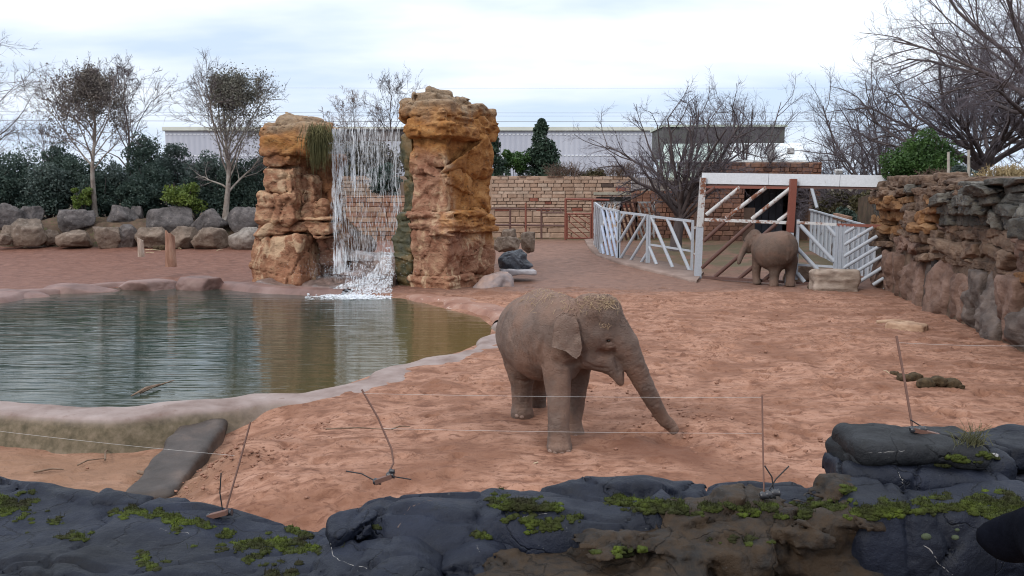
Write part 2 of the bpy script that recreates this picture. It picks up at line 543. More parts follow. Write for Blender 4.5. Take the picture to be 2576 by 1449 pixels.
# ------------------------------------------------------------------ materials
class NB:
    def __init__(s, name):
        s.m = bpy.data.materials.new(name); s.m.use_nodes = True
        s.t = s.m.node_tree
        for n in list(s.t.nodes):
            s.t.nodes.remove(n)
        s.out = s.n('ShaderNodeOutputMaterial')
        s.b = s.n('ShaderNodeBsdfPrincipled')
        s.l(s.b.outputs[0], s.out.inputs[0])
        s.tc = s.n('ShaderNodeTexCoord')
    def n(s, t, **k):
        x = s.t.nodes.new(t)
        for a, b in k.items():
            setattr(x, a, b)
        return x
    def l(s, a, b):
        s.t.links.new(a, b)
    def co(s, kind='Object', scale=(1, 1, 1), loc=(0, 0, 0), rot=(0, 0, 0)):
        src = s.n('ShaderNodeNewGeometry').outputs['Position'] if kind == 'World' else s.tc.outputs[kind]
        mpn = s.n('ShaderNodeMapping')
        mpn.inputs['Scale'].default_value = scale; mpn.inputs['Location'].default_value = loc; mpn.inputs['Rotation'].default_value = rot
        s.l(src, mpn.inputs[0])
        return mpn.outputs[0]
    def noise(s, vec, scale, detail=5, rough=0.55, dist=0.0):
        x = s.n('ShaderNodeTexNoise')
        x.inputs['Scale'].default_value = scale; x.inputs['Detail'].default_value = detail
        x.inputs['Roughness'].default_value = rough; x.inputs['Distortion'].default_value = dist
        s.l(vec, x.inputs['Vector'])
        return x.outputs['Fac']
    def voro(s, vec, scale, feature='DISTANCE_TO_EDGE'):
        x = s.n('ShaderNodeTexVoronoi', feature=feature)
        x.inputs['Scale'].default_value = scale
        s.l(vec, x.inputs['Vector'])
        return x.outputs['Distance']
    def ramp(s, fac, stops, interp='LINEAR'):
        r = s.n('ShaderNodeValToRGB'); cr_ = r.color_ramp; cr_.interpolation = interp
        while len(cr_.elements) < len(stops):
            cr_.elements.new(0.5)
        for e, (p, c) in zip(cr_.elements, stops):
            e.position = p
            e.color = (c, c, c, 1) if isinstance(c, (int, float)) else (*c, 1)
        s.l(fac, r.inputs['Fac'])
        return r.outputs[0]
    def mix(s, fac, a, b, mode='MIX'):
        x = s.n('ShaderNodeMix', data_type='RGBA', blend_type=mode)
        for v, i in ((fac, 0), (a, 6), (b, 7)):
            if hasattr(v, 'links'):
                s.l(v, x.inputs[i])
            else:
                x.inputs[i].default_value = v if i == 0 else (*v, 1)
        return x.outputs[2]
    def math(s, op, a, b=0.0, clamp=False):
        x = s.n('ShaderNodeMath', operation=op); x.use_clamp = clamp
        for v, i in ((a, 0), (b, 1)):
            if hasattr(v, 'links'):
                s.l(v, x.inputs[i])
            else:
                x.inputs[i].default_value = v
        return x.outputs[0]
    def bump(s, hgt, strength=0.5, dist=0.02, prev=None):
        x = s.n('ShaderNodeBump')
        x.inputs['Strength'].default_value = strength; x.inputs['Distance'].default_value = dist
        s.l(hgt, x.inputs['Height'])
        if prev is not None:
            s.l(prev, x.inputs['Normal'])
        return x.outputs[0]
    def fin(s, col=None, rough=0.8, normal=None, spec=None, metal=None):
        if col is not None:
            if hasattr(col, 'links'):
                s.l(col, s.b.inputs['Base Color'])
            else:
                s.b.inputs['Base Color'].default_value = (*col, 1)
        if hasattr(rough, 'links'):
            s.l(rough, s.b.inputs['Roughness'])
        else:
            s.b.inputs['Roughness'].default_value = rough
        if normal is not None:
            s.l(normal, s.b.inputs['Normal'])
        if spec is not None:
            s.b.inputs['Specular IOR Level'].default_value = spec
        if metal is not None:
            s.b.inputs['Metallic'].default_value = metal
        return s.m
def gen(name, stops, scale=3.0, rough=0.85, bump=0.5, bd=0.02, bs=None, kind='Object', sc3=(1, 1, 1), detail=6, vary=0.0, spec=0.3, fine=None):
    b = NB(name)
    v = b.co(kind, sc3)
    f = b.noise(v, scale, detail, 0.6)
    c = b.ramp(f, stops)
    if fine:
        f2 = b.noise(v, fine[0], 4, 0.6)
        c = b.mix(b.ramp(f2, [(fine[2], 0.0), (fine[2] + 0.12, 1.0)]), c, fine[1])
    if vary:
        oi = b.n('ShaderNodeObjectInfo')
        hsv = b.n('ShaderNodeHueSaturation')
        b.l(c, hsv.inputs['Color'])
        b.l(b.math('ADD', b.math('MULTIPLY', oi.outputs['Random'], 2 * vary), 1 - vary), hsv.inputs['Value'])
        c = hsv.outputs[0]
    nrm = b.bump(b.noise(v, bs or scale * 4, 6, 0.65), bump, bd) if bump else None
    return b.fin(c, rough, nrm, spec)
def leafmat(name, a, bcol, scale=1.5):
    b = NB(name)
    f = b.noise(b.co('Object'), scale, 3)
    f2 = b.n('ShaderNodeTexWhiteNoise'); b.l(b.co('Object', (7, 7, 7)), f2.inputs['Vector'])
    c = b.ramp(f, [(0.3, a), (0.7, bcol)])
    b.fin(c, 0.55, None, 0.35)
    tr = b.n('ShaderNodeBsdfTranslucent'); b.l(c, tr.inputs[0])
    mx = b.n('ShaderNodeMixShader'); mx.inputs[0].default_value = 0.25
    b.l(b.b.outputs[0], mx.inputs[1]); b.l(tr.outputs[0], mx.inputs[2]); b.l(mx.outputs[0], b.out.inputs[0])
    return b.m

# ================================================================== SETTING
WZ = -0.10                                                  # water level
_wl_px = [(0, 1022), (130, 1027), (350, 1031), (480, 1026), (570, 1014), (650, 999), (760, 990), (850, 970), (950, 934), (1060, 906), (1150, 884),
          (1222, 852), (1230, 822), (1200, 799), (1120, 779), (1065, 764), (1000, 750), (860, 748), (760, 744), (640, 737), (560, 727), (440, 724), (300, 724), (150, 738), (60, 752), (0, 764)]
POND = [on_z(u, v, WZ)[:2] for u, v in _wl_px]
POND = np.array(POND + [np.array([-22.5, 27.5]), np.array([-24.0, 21.5]), np.array([-18.0, 16.2])])


def zt(x, y):
    """height of the sand"""
    x, y = np.asarray(x, float), np.asarray(y, float)
    z = 0.95 * sstep(36, 52, y)
    z = z - 0.52 * sstep(-2.6, -5.2, x) * sstep(15.5, 13.6, y)
    z = z - 0.35 * sstep(10.5, 8.5, y)
    z = z + 0.10 * np.exp(-(((x - 7.5) / 3.5) ** 2 + ((y - 31.5) / 0.8) ** 2))           # lip of the sand in front of the gate
    z = z + 0.16 * np.exp(-(((x - 2.75) / 0.8) ** 2 + ((y - 12.9) / 0.7) ** 2)) - 0.22 * np.exp(-(((x - 2.35) / 0.32) ** 2 + ((y - 12.2) / 0.3) ** 2))  # dug by the trunk
    z = z + 0.28 * np.exp(-(((x + 3.85) / 0.42) ** 2 + ((y - 11.9) / 0.75) ** 2))        # heap beside the ramp
    return z
def ground_hit(u, v):
    r = ray(u, v); o = np.array([0, 0, HC])
    t = 5.0
    while t < 200:
        p = o + r * t
        if p[2] <= zt(p[0], p[1]):
            break
        t += 0.05
    return p

# ---- sand, one sheet to the horizon
def lines(segs):
    out = []
    for a, b, st in segs:
        out += list(np.arange(a, b, st))
    return np.array(out + [segs[-1][1]])
gx = np.concatenate([-np.geomspace(420, 26, 14)[:-1], lines([(-26, -10, 0.5), (-10, 13.5, 0.065), (13.5, 30, 0.5)]), np.geomspace(30, 420, 14)[1:]])
gy = np.concatenate([[-60, -20, 0, 4], lines([(6, 9, 0.3), (9, 24, 0.06), (24, 37, 0.1), (37, 62, 0.4)]), np.geomspace(62, 900, 16)[1:]])
GX, GY = np.meshgrid(gx, gy, indexing='ij')
GZ = zt(GX, GY)
near = sstep(40, 30, GY) * sstep(6, 9, GY)
psd = poly_sd(POND, GX.astype(np.float32), GY.astype(np.float32))
dry = sstep(0.3, 1.6, psd)
GZ += dry * (0.05 * fbm(GX * 0.45, GY * 0.45, 0, 3, 5) + 0.040 * near * fbm(GX * 1.5, GY * 1.9, 1.0, 3, 9) + 0.030 * near * np.abs(fbm(GX * 3.6, GY * 4.4, 2.0, 4, 11)) * sstep(-0.6, 0.5, fbm(GX * 0.5, GY * 0.6, 7.0, 2, 15)))
rg = np.random.default_rng(21)
def stamp(cx, cy, r, dep, rimh):
    i0, i1 = np.searchsorted(gx, [cx - 2.2 * r, cx + 2.2 * r]); j0, j1 = np.searchsorted(gy, [cy - 2.2 * r, cy + 2.2 * r])
    if i1 <= i0 or j1 <= j0:
        return
    q = np.sqrt((GX[i0:i1, j0:j1] - cx) ** 2 + ((GY[i0:i1, j0:j1] - cy) * 1.1) ** 2) / r
    q = q * (1 + 0.25 * vnoise(GX[i0:i1, j0:j1] * 5, GY[i0:i1, j0:j1] * 5, cx))
    GZ[i0:i1, j0:j1] += (-dep * sstep(1.0, 0.55, q) + rimh * np.exp(-((q - 1.15) / 0.22) ** 2))
for _ in range(1500):                                        # footprints of the herd
    cx, cy = rg.uniform(-9, 13), rg.uniform(9.2, 34)
    if poly_sd(POND, np.array([cx]), np.array([cy]))[0] < 1.3 or abs(cx - 0.5) < 0.9 and 11 < cy < 14.4:
        continue
    stamp(cx, cy, rg.uniform(0.09, 0.20), rg.uniform(0.02, 0.06), rg.uniform(0.012, 0.035))
def tyre(px, wid, pitch):                                   # tractor lugs pressed in a chevron
    P = np.array([on_z(u, v, 0)[:2] for u, v in px])
    for a, b in zip(P[:-1], P[1:]):
        L = np.linalg.norm(b - a); t = (b - a) / L; n = np.array([-t[1], t[0]])
        s_ = (GX - a[0]) * t[0] + (GY - a[1]) * t[1]; q = (GX - a[0]) * n[0] + (GY - a[1]) * n[1]
        m = (s_ > 0) & (s_ < L) & (np.abs(q) < wid)
        ph = (s_ + np.abs(q) * 0.7) / pitch
        GZ[m] += (-0.02 + 0.03 * (np.sin(ph * 2 * np.pi) > 0.2))[m]
tyre([(1700, 830), (1640, 800), (1590, 775)], 0.32, 0.27)
tyre([(2160, 950), (2110, 900), (2085, 870), (2040, 845)], 0.34, 0.27)
tyre([(1760, 905), (1840, 850), (1900, 815)], 0.32, 0.27)
GZ = np.where(psd < 0.7, GZ * sstep(0.0, 0.7, psd) - 0.1 * sstep(0.7, 0.0, psd) - 0.75 * sstep(0.15, -1.2, psd), GZ)
ni, nj = GX.shape
I = np.arange(ni * nj).reshape(ni, nj)
gb = Buf().add(np.stack([GX, GY, GZ], -1).reshape(-1, 3), np.stack([I[:-1, :-1], I[1:, :-1], I[1:, 1:], I[:-1, 1:]], -1).reshape(-1, 4))

b = NB('sand')
pos = b.co('World')
big = b.noise(b.co('World', (1, 1.35, 1)), 0.55, 6, 0.6, 0.4)
mid = b.noise(b.co('World', (1, 1.6, 1)), 2.4, 6, 0.65, 0.6)
fin_ = b.noise(pos, 17, 5, 0.7)
c = b.ramp(mid, [(0.32, (0.125, 0.056, 0.035)), (0.42, (0.235, 0.115, 0.075)), (0.53, (0.315, 0.168, 0.114)), (0.70, (0.375, 0.212, 0.152))])
c = b.mix(b.ramp(big, [(0.40, 0.75), (0.54, 0.0)]), c, (0.175, 0.080, 0.049))  # damp patches and crumbs, darkened so the colour carries missing shading
c = b.mix(b.ramp(b.noise(b.co('World', (1, 1.5, 1)), 6.5, 6, 0.7, 0.8), [(0.38, 0.85), (0.48, 0.0)]), c, (0.135, 0.060, 0.038))
c = b.mix(b.ramp(fin_, [(0.60, 0.0), (0.70, 0.8)]), c, (0.12, 0.056, 0.040))
c = b.mix(b.ramp(b.noise(pos, 46, 3, 0.6), [(0.66, 0.0), (0.74, 0.6)]), c, (0.09, 0.05, 0.04))
sx = b.n('ShaderNodeSeparateXYZ'); b.l(pos, sx.inputs[0])
ny_ = b.math('ADD', sx.outputs['Y'], b.math('MULTIPLY', b.math('SUBTRACT', big, 0.5), 9.0))
def band(src, a, b2, lo=0.0, hi=1.0):
    x = b.n('ShaderNodeMapRange', interpolation_type='SMOOTHSTEP'); x.inputs['From Min'].default_value = a; x.inputs['From Max'].default_value = b2
    x.inputs['To Min'].default_value = lo; x.inputs['To Max'].default_value = hi
    b.l(src, x.inputs['Value']); return x.outputs[0]
mud = b.ramp(mid, [(0.3, (0.105, 0.053, 0.037)), (0.5, (0.182, 0.096, 0.067)), (0.7, (0.23, 0.127, 0.092))])
c = b.mix(band(ny_, 30.5, 33.5), c, mud)                     # wet mud towards the gate
red = b.ramp(mid, [(0.3, (0.09, 0.038, 0.027)), (0.5, (0.155, 0.070, 0.048)), (0.72, (0.215, 0.108, 0.080))])
mleft = b.math('MULTIPLY', band(ny_, 31, 34), band(sx.outputs['X'], -2.0, -6.0))
c = b.mix(mleft, c, red)                                    # churned red soil behind the pool
grass = b.math('MULTIPLY', band(sx.outputs['Y'], 52, 56), b.ramp(mid, [(0.42, 0.0), (0.55, 1.0)]))
c = b.mix(grass, c, (0.055, 0.06, 0.025))
gy2 = b.math('MULTIPLY', band(sx.outputs['X'], 6.0, 9.0), b.math('MULTIPLY', band(sx.outputs['Y'], 38.5, 42), b.ramp(big, [(0.40, 0.0), (0.55, 0.75)])))
c = b.mix(gy2, c, (0.075, 0.075, 0.035))                    # thin grass in the yard behind the gate
dug = b.n('ShaderNodeVectorMath', operation='DISTANCE'); b.l(pos, dug.inputs[0]); dug.inputs[1].default_value = (2.15, 11.75, 0.0)
c = b.mix(b.math('MULTIPLY', band(b.math('ADD', dug.outputs['Value'], b.math('MULTIPLY', big, 1.2)), 1.75, 0.95), 0.8), c, (0.135, 0.058, 0.036))      # freshly dug damp sand under the trunk
tan_ = b.math('MULTIPLY', band(sx.outputs['X'], -3.2, -5.0), band(sx.outputs['Y'], 14.0, 12.8))
c = b.mix(b.math('MULTIPLY', tan_, 0.5), c, (0.235, 0.145, 0.092))
n1 = b.bump(mid, 0.55, 0.07)
n2 = b.bump(b.noise(pos, 8, 6, 0.7), 0.6, 0.035, n1)
n3 = b.bump(fin_, 0.55, 0.014, n2)
rgh = band(ny_, 30.5, 34, 0.95, 0.62)
SAND = b.fin(c, rgh, n3, 0.25)
ground = obj('ground', gb, SAND); tag(ground, kind='structure')

# ---- water
b = NB('pond_water')
v1 = b.co('World', (0.16, 1.3, 1)); v2 = b.co('World', (0.30, 2.9, 1), rot=(0, 0, 0.06))
h1 = b.noise(v1, 1.3, 2, 0.5, 0.25); h2 = b.noise(v2, 2.4, 2, 0.5, 0.2)
hh = b.math('ADD', b.math('MULTIPLY', h1, 0.6), b.math('MULTIPLY', h2, 0.4))
nw = b.bump(hh, 0.30, 0.10)
murk = b.ramp(b.noise(b.co('World'), 0.25, 3), [(0.35, (0.020, 0.036, 0.031)), (0.65, (0.032, 0.044, 0.032))])
px_ = b.n('ShaderNodeSeparateXYZ'); b.l(b.co('World'), px_.inputs[0])
och = b.n('ShaderNodeMapRange', interpolation_type='SMOOTHSTEP'); och.inputs['From Min'].default_value = -7.5; och.inputs['From Max'].default_value = -1.0
b.l(px_.outputs['X'], och.inputs['Value'])
murk = b.mix(och.outputs[0], murk, (0.092, 0.070, 0.028))   # silt stirred up at the shallow end
WATER = b.fin(murk, 0.03, nw, 0.5)
b.b.inputs['IOR'].default_value = 1.33
wb = Buf()
wx = np.arange(-25.5, 0.9, 0.25); wy = np.arange(13.5, 35.5, 0.25)
WXX, WYY = np.meshgrid(wx, wy, indexing='ij')
I = np.arange(WXX.size).reshape(WXX.shape)
wb.add(np.stack([WXX, WYY, np.full_like(WXX, WZ)], -1).reshape(-1, 3), np.stack([I[:-1, :-1], I[1:, :-1], I[1:, 1:], I[:-1, 1:]], -1).reshape(-1, 4))
keep = poly_sd(POND, np.mean([WXX[:-1, :-1], WXX[1:, 1:]], 0).astype(np.float32), np.mean([WYY[:-1, :-1], WYY[1:, 1:]], 0).astype(np.float32)).ravel() < 0.42
wb.Q[0] = wb.Q[0][keep]
pond = obj('pond_water', wb, WATER); tag(pond, kind='structure')

# ---- concrete rim round the near side of the pool
b = NB('rim_concrete')
po = b.co('World')
f = b.noise(po, 1.3, 6, 0.6); f2 = b.noise(po, 6, 6, 0.65)
c = b.ramp(f, [(0.3, (0.15, 0.10, 0.085)), (0.5, (0.235, 0.178, 0.162)), (0.72, (0.31, 0.25, 0.235))])
c = b.mix(b.ramp(f2, [(0.6, 0.0), (0.72, 0.6)]), c, (0.14, 0.082, 0.062))
geo = b.n('ShaderNodeNewGeometry'); sz = b.n('ShaderNodeSeparateXYZ'); b.l(geo.outputs['Normal'], sz.inputs[0])
side = b.ramp(sz.outputs['Z'], [(0.35, 1.0), (0.75, 0.0)])
algae = b.ramp(f2, [(0.3, (0.065, 0.053, 0.031)), (0.5, (0.125, 0.098, 0.062)), (0.7, (0.20, 0.155, 0.11))])
c = b.mix(side, c, algae)
RIM = b.fin(c, 0.75, b.bump(f2, 0.45, 0.03), 0.3)
def sweep(pts, wid, top, low, seed, sag):
    """lumpy shotcrete kerb: pts along the waterline, widening outwards"""
    P = np.array(pts, float)
    s_ = np.concatenate([[0], np.cumsum(np.linalg.norm(np.diff(P, axis=0), axis=1))])
    m = int(s_[-1] / 0.12)
    t = np.linspace(0, s_[-1], m)
    C = np.stack([np.interp(t, s_, P[:, i]) for i in range(2)], 1)
    k = np.ones(9) / 9
    C = np.stack([np.convolve(np.pad(C[:, i], 4, 'edge'), k, 'valid') for i in range(2)], 1)
    Tn = np.gradient(C, axis=0); Tn /= np.linalg.norm(Tn, axis=1)[:, None]
    N = np.stack([Tn[:, 1], -Tn[:, 0]], 1)
    wv = np.interp(t / s_[-1], np.linspace(0, 1, len(wid)), wid)
    lw = np.interp(t / s_[-1], np.linspace(0, 1, len(low)), low)
    prof = np.linspace(0, 1, 30)
    V = np.zeros((m, 30, 3))
    lump = 1 + 0.35 * vnoise(t * 0.55, 0, 0, seed)
    wavy = 0.22 * vnoise(t * 0.9, 3, 0, seed + 1) + 0.06 * vnoise(t * 2.6, 3, 0, seed + 2)
    go = C + N * (wv * lump + 0.25)[:, None]
    lw2 = np.minimum(lw, zt(go[:, 0], go[:, 1]) - 0.14)
    for j, q in enumerate(prof):
        off = -0.10 + (wv * lump + 0.10) * min(q / 0.70, 1.0) + 0.26 * max(0, (q - 0.70) / 0.30) + wavy * (1.0 - 0.4 * q)
        zt_ = WZ + top * lump * (0.75 + 0.25 * math.sin(min(q / 0.74, 1) * math.pi))
        e0 = float(sstep(0.0, 0.24, q)); e1 = float(sstep(0.64, 1.0, q))
        z = (WZ - 0.22) * (1 - e0) + zt_ * e0
        z = z * (1 - e1) + lw2 * e1
        V[:, j, :2] = C + N * off[:, None]
        V[:, j, 2] = z + 0.025 * fbm(V[:, j, 0] * 1.6, V[:, j, 1] * 1.6, 0, 3, seed)
    I = np.arange(m * 30).reshape(m, 30)
    return Buf().add(V.reshape(-1, 3), np.stack([I[:-1, :-1], I[:-1, 1:], I[1:, 1:], I[1:, :-1]], -1).reshape(-1, 4))
rimpts = [np.array([-19.0, 16.0]), np.array([-13.5, 15.1])] + [on_z(u, v, WZ)[:2] for u, v in _wl_px[0:13]]
rb_ = sweep(rimpts, [0.75, 0.7, 0.7, 0.75, 0.85, 0.95, 1.1, 1.2, 1.2, 0.8], 0.13, [-0.65, -0.65, -0.62, -0.6, -0.55, -0.2, -0.12, -0.12, -0.12, -0.12], 4, 0)
rim = obj('pond_rim', rb_, RIM, loc=(-4, 15, WZ))
tag(rim, 'pinkish grey lumpy concrete rim round the near side of the pool', 'kerb')
# reddish bank on the right and far side
b = NB('bank_concrete')
po = b.co('World'); f = b.noise(po, 0.9, 6, 0.6, 0.5); f2 = b.noise(po, 4.5, 6, 0.65)
c = b.ramp(f, [(0.32, (0.165, 0.072, 0.047)), (0.5, (0.255, 0.128, 0.09)), (0.68, (0.33, 0.20, 0.155))])
c = b.mix(b.ramp(f2, [(0.60, 0.0), (0.70, 0.8)]), c, (0.55, 0.46, 0.40))
BANK = b.fin(c, 0.6, b.bump(f2, 0.5, 0.05), 0.4)
bk = sweep([on_z(u, v, WZ)[:2] for u, v in _wl_px[12:17]], [0.9, 1.2, 1.5, 1.3], 0.16, [-0.1, -0.05, 0.1, 0.15], 14, 0)
o = obj('pool_bank', bk, BANK, loc=on_z(1180, 785, 0)); tag(o, 'reddish concrete bank with pale patches between pool and right rock tower', 'bank')
bk = sweep([on_z(u, v, WZ)[:2] for u, v in _wl_px[17:26]] + [np.array([-22.5, 27.5])], [0.9, 1.1, 1.0, 1.0, 1.1, 1.2, 1.2], 0.22, [0.1, 0.1, 0.05, 0.02, 0.0, 0.0], 24, 0)
PURP = gen('far_bank_mud', [(0.3, (0.105, 0.056, 0.046)), (0.5, (0.175, 0.10, 0.085)), (0.7, (0.23, 0.148, 0.13))], 0.8, 0.55, 0.4, 0.03, 5, 'World', spec=0.4)
o = obj('pool_bank', bk, PURP, loc=on_z(400, 722, 0)); tag(o, 'smooth purplish brown bank along the far edge of the pool', 'bank')

# ================================================================== ROCK TOWERS AND WATERFALL
def tower_mat(name, xs, zt0, pink=1.0, dark=0.0):
    """painted artificial sandstone: ochre, pink and cream, greyer at the weathered top"""
    b = NB(name)
    po = b.co('World')
    big = b.noise(po, 0.55, 5, 0.6, 0.8)
    mid_ = b.noise(b.co('World', (1, 1, 1.5)), 1.6, 7, 0.62, 0.7)
    fi = b.noise(b.co('World', (1, 1, 2.2)), 6.5, 6, 0.7)
    och = b.ramp(mid_, [(0.25, (0.115, 0.045, 0.016)), (0.42, (0.255, 0.105, 0.031)), (0.55, (0.345, 0.155, 0.047)), (0.72, (0.43, 0.23, 0.092))])
    pk = b.ramp(mid_, [(0.25, (0.115, 0.050, 0.031)), (0.42, (0.245, 0.112, 0.068)), (0.55, (0.335, 0.185, 0.118)), (0.70, (0.50, 0.34, 0.21))])
    s_ = b.n('ShaderNodeSeparateXYZ'); b.l(po, s_.inputs[0])
    def mr(src, a, c_, lo=0.0, hi=1.0):
        x = b.n('ShaderNodeMapRange', interpolation_type='SMOOTHSTEP')
        x.inputs['From Min'].default_value = a; x.inputs['From Max'].default_value = c_; x.inputs['To Min'].default_value = lo; x.inputs['To Max'].default_value = hi
        b.l(src, x.inputs['Value']); return x.outputs[0]
    jx = b.math('ADD', s_.outputs['X'], b.math('MULTIPLY', b.math('SUBTRACT', big, 0.5), 2.2))
    jz = b.math('ADD', s_.outputs['Z'], b.math('MULTIPLY', b.math('SUBTRACT', big, 0.5), 2.5))
    m = b.math('MULTIPLY', mr(jx, xs + 0.35, xs - 0.35), mr(jz, 5.9, 4.6))
    m = b.math('MULTIPLY', b.math('ADD', m, mr(jz, 2.6, 1.4), True), pink)
    c = b.mix(m, och, pk)
    c = b.mix(b.math('MULTIPLY', mr(jz, zt0 - 0.9, zt0 + 0.2), 0.8), c, b.ramp(fi, [(0.3, (0.13, 0.105, 0.082)), (0.55, (0.25, 0.20, 0.145)), (0.75, (0.36, 0.27, 0.16))]))
    c = b.mix(b.math('MULTIPLY', mr(jz, 1.15, 0.1), 0.55), c, (0.26, 0.108, 0.058))     # red sand rubbed on the foot
    c = b.mix(b.ramp(fi, [(0.34, 0.85), (0.44, 0.0)]), c, (0.075, 0.042, 0.024))
    crm = b.noise(b.co('World', (1, 1, 0.7)), 0.9, 5, 0.6, 1.2)
    c = b.mix(b.math('MULTIPLY', m, b.ramp(crm, [(0.53, 0.0), (0.60, 0.8)])), c, (0.52, 0.37, 0.24))
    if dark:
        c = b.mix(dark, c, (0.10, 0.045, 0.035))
    n1 = b.bump(mid_, 0.7, 0.18)
    n2 = b.bump(fi, 0.7, 0.06, n1)
    cr_ = b.voro(b.co('World', (0.8, 0.8, 1.5)), 1.1)
    n3 = n2
    return b.fin(c, 0.82, n3, 0.25)
RT = tower_mat('right_tower_stone', -2.55, 7.35)
LT = tower_mat('left_tower_stone', -7.6, 6.75, 0.85)
LTD = tower_mat('dark_inner_stone', -30, 12, 1.0, 0.62)  # tower stone mixed towards a dark red brown for the recessed pieces
b = NB('mossy_wet_stone')
po = b.co('World'); f = b.noise(po, 1.4, 6, 0.65); f2 = b.noise(po, 6, 6, 0.7)
c = b.ramp(f, [(0.3, (0.018, 0.022, 0.010)), (0.48, (0.055, 0.050, 0.020)), (0.62, (0.15, 0.095, 0.035)), (0.8, (0.24, 0.15, 0.06))])
MOSSY = b.fin(c, 0.55, b.bump(f2, 0.7, 0.08), 0.5)

def band(root, name, poly, z0, z1, off, rnd, seed, mat, amp=0.10, strata=0.06, sf=4.0, h=0.075, cuts=3, freq=0.9, tilt=(0, 0)):
    h = 0.06
    poly = np.array(poly, float)
    lo = np.array([*(poly.min(0) - off - 0.35), z0 - 0.3]); hi = np.array([*(poly.max(0) + off + 0.35), z1 + 0.45])
    S = Sculpt(lo, hi, h)
    X, Y, Z = S.ax()
    cx, cy = poly.mean(0)
    Zt = Z - tilt[0] * (X - cx) - tilt[1] * (Y - cy)
    X2, Y2 = np.broadcast_arrays(X[:, :, 0], Y[:, :, 0])
    d2 = (poly_sd(poly, X2, Y2) - off)[:, :, None]
    q0 = d2 + rnd; q1 = np.abs(Zt - (z0 + z1) / 2) - (z1 - z0) / 2 + rnd
    S.F = np.sqrt(np.maximum(q0, 0) ** 2 + np.maximum(q1, 0) ** 2) + np.minimum(np.maximum(q0, q1), 0) - rnd
    S.F = S.F + amp * 0.42 * fbm(X * freq, Y * freq, Z * freq * 1.3, 4, seed)
    lay = np.floor((Zt + 0.10 * vnoise(X * 0.8, Y * 0.8, 0, seed + 2)) * sf * 0.75)        # bedding: each thin layer weathers back by its own amount
    S.F = S.F + 1.5 * strata * vnoise(X * 0.5, Y * 0.5, lay * 7.31, seed + 3) + 0.7 * strata * vnoise(X * 2.6, Y * 2.6, np.floor(Zt * sf * 1.9) * 5.17, seed + 5)
    ter = np.floor(fbm(X * 0.85, Y * 0.85, Z * 0.9, 2, seed + 8) * 3.2) / 3.2      # broken-off plates
    S.F = S.F + 0.12 * ter + 0.04 * np.floor(fbm(X * 2.2, Y * 2.2, Z * 2.4, 2, seed + 9) * 3.0) / 3.0
    fracture(S, 8, seed + 90, 0.05, 0.05, 0.08, 0.04, 1.5)
    rng = np.random.default_rng(seed)
    for _ in range(cuts):
        a = rng.uniform(0, np.pi); nx_, ny2 = math.cos(a), math.sin(a)
        dd = (X - cx) * nx_ + (Y - cy) * ny2 + rng.uniform(-0.8, 0.8) + 0.2 * vnoise(X, Y, Z * 1.2, seed)
        S.F = S.F + 0.10 * np.exp(-(dd / 0.06) ** 2)
    S.F = S.F.astype(np.float32)
    return obj(name, S.buf(), mat, root)

# ---- right tower
RP = [(-2.5, 33.0), (-0.9, 36.4), (-2.2, 38.0), (-4.2, 36.6), (-3.95, 34.1)]
tr_ = thing('rock_tower', 'taller ochre sandstone tower of stacked ledges right of the waterfall', 'rock tower', (-2.7, 35.2, -0.1))
band(tr_, 'base_ledge', RP, -0.45, 0.5, 0.06, 0.12, 31, RT, 0.07, 0.10, 5.0)
band(tr_, 'rock_block', RP, 0.38, 2.3, -0.02, 0.2, 32, RT, 0.16, 0.04, 2.0, cuts=3)
band(tr_, 'ledge', RP, 2.2, 3.0, 0.24, 0.10, 33, RT, 0.08, 0.13, 6.0, cuts=5)
band(tr_, 'rock_block', RP, 2.9, 4.75, -0.02, 0.22, 34, RT, 0.20, 0.05, 1.8, cuts=4)
band(tr_, 'rock_block', RP, 4.55, 6.15, -0.04, 0.22, 36, RT, 0.18, 0.05, 2.2, cuts=3)
band(tr_, 'ledge', RP, 6.0, 6.75, 0.22, 0.10, 37, RT, 0.09, 0.12, 5.0, cuts=4)
RP2 = [(-2.5, 33.1), (-0.9, 36.3), (-2.2, 37.8), (-4.2, 36.5), (-4.1, 34.2)]
band(tr_, 'cap_slab', RP2, 6.68, 7.32, 0.26, 0.11, 38, RT, 0.10, 0.08, 4.0, cuts=3, tilt=(-0.02, 0))
RP3 = [(-2.9, 33.4), (-1.7, 35.9), (-2.4, 37.2), (-3.9, 36.4), (-3.85, 34.4)]
band(tr_, 'cap_rock', RP3, 7.15, 7.68, 0.05, 0.15, 39, RT, 0.16, 0.05, 3.0, cuts=2, tilt=(-0.07, 0.0))
band(tr_, 'cap_rock', [(-3.3, 34.0), (-2.4, 34.6), (-2.5, 36.2), (-3.5, 36.0)], 7.5, 7.86, 0.0, 0.14, 40, RT, 0.12, 0.05, 3.0, cuts=1, tilt=(-0.08, 0.0))
FL = [(-4.05, 34.25), (-3.85, 35.4), (-4.3, 36.4), (-4.75, 36.0), (-4.62, 34.7)]
band(tr_, 'mossy_flank', FL, -0.4, 3.0, 0.06, 0.15, 41, MOSSY, 0.12, 0.08, 3.0, cuts=1)
band(tr_, 'mossy_flank', [(-4.0, 34.6), (-3.85, 35.4), (-4.2, 36.4), (-4.45, 36.0), (-4.4, 34.9)], 2.9, 6.1, 0.0, 0.15, 42, MOSSY, 0.12, 0.06, 3.0, cuts=1)

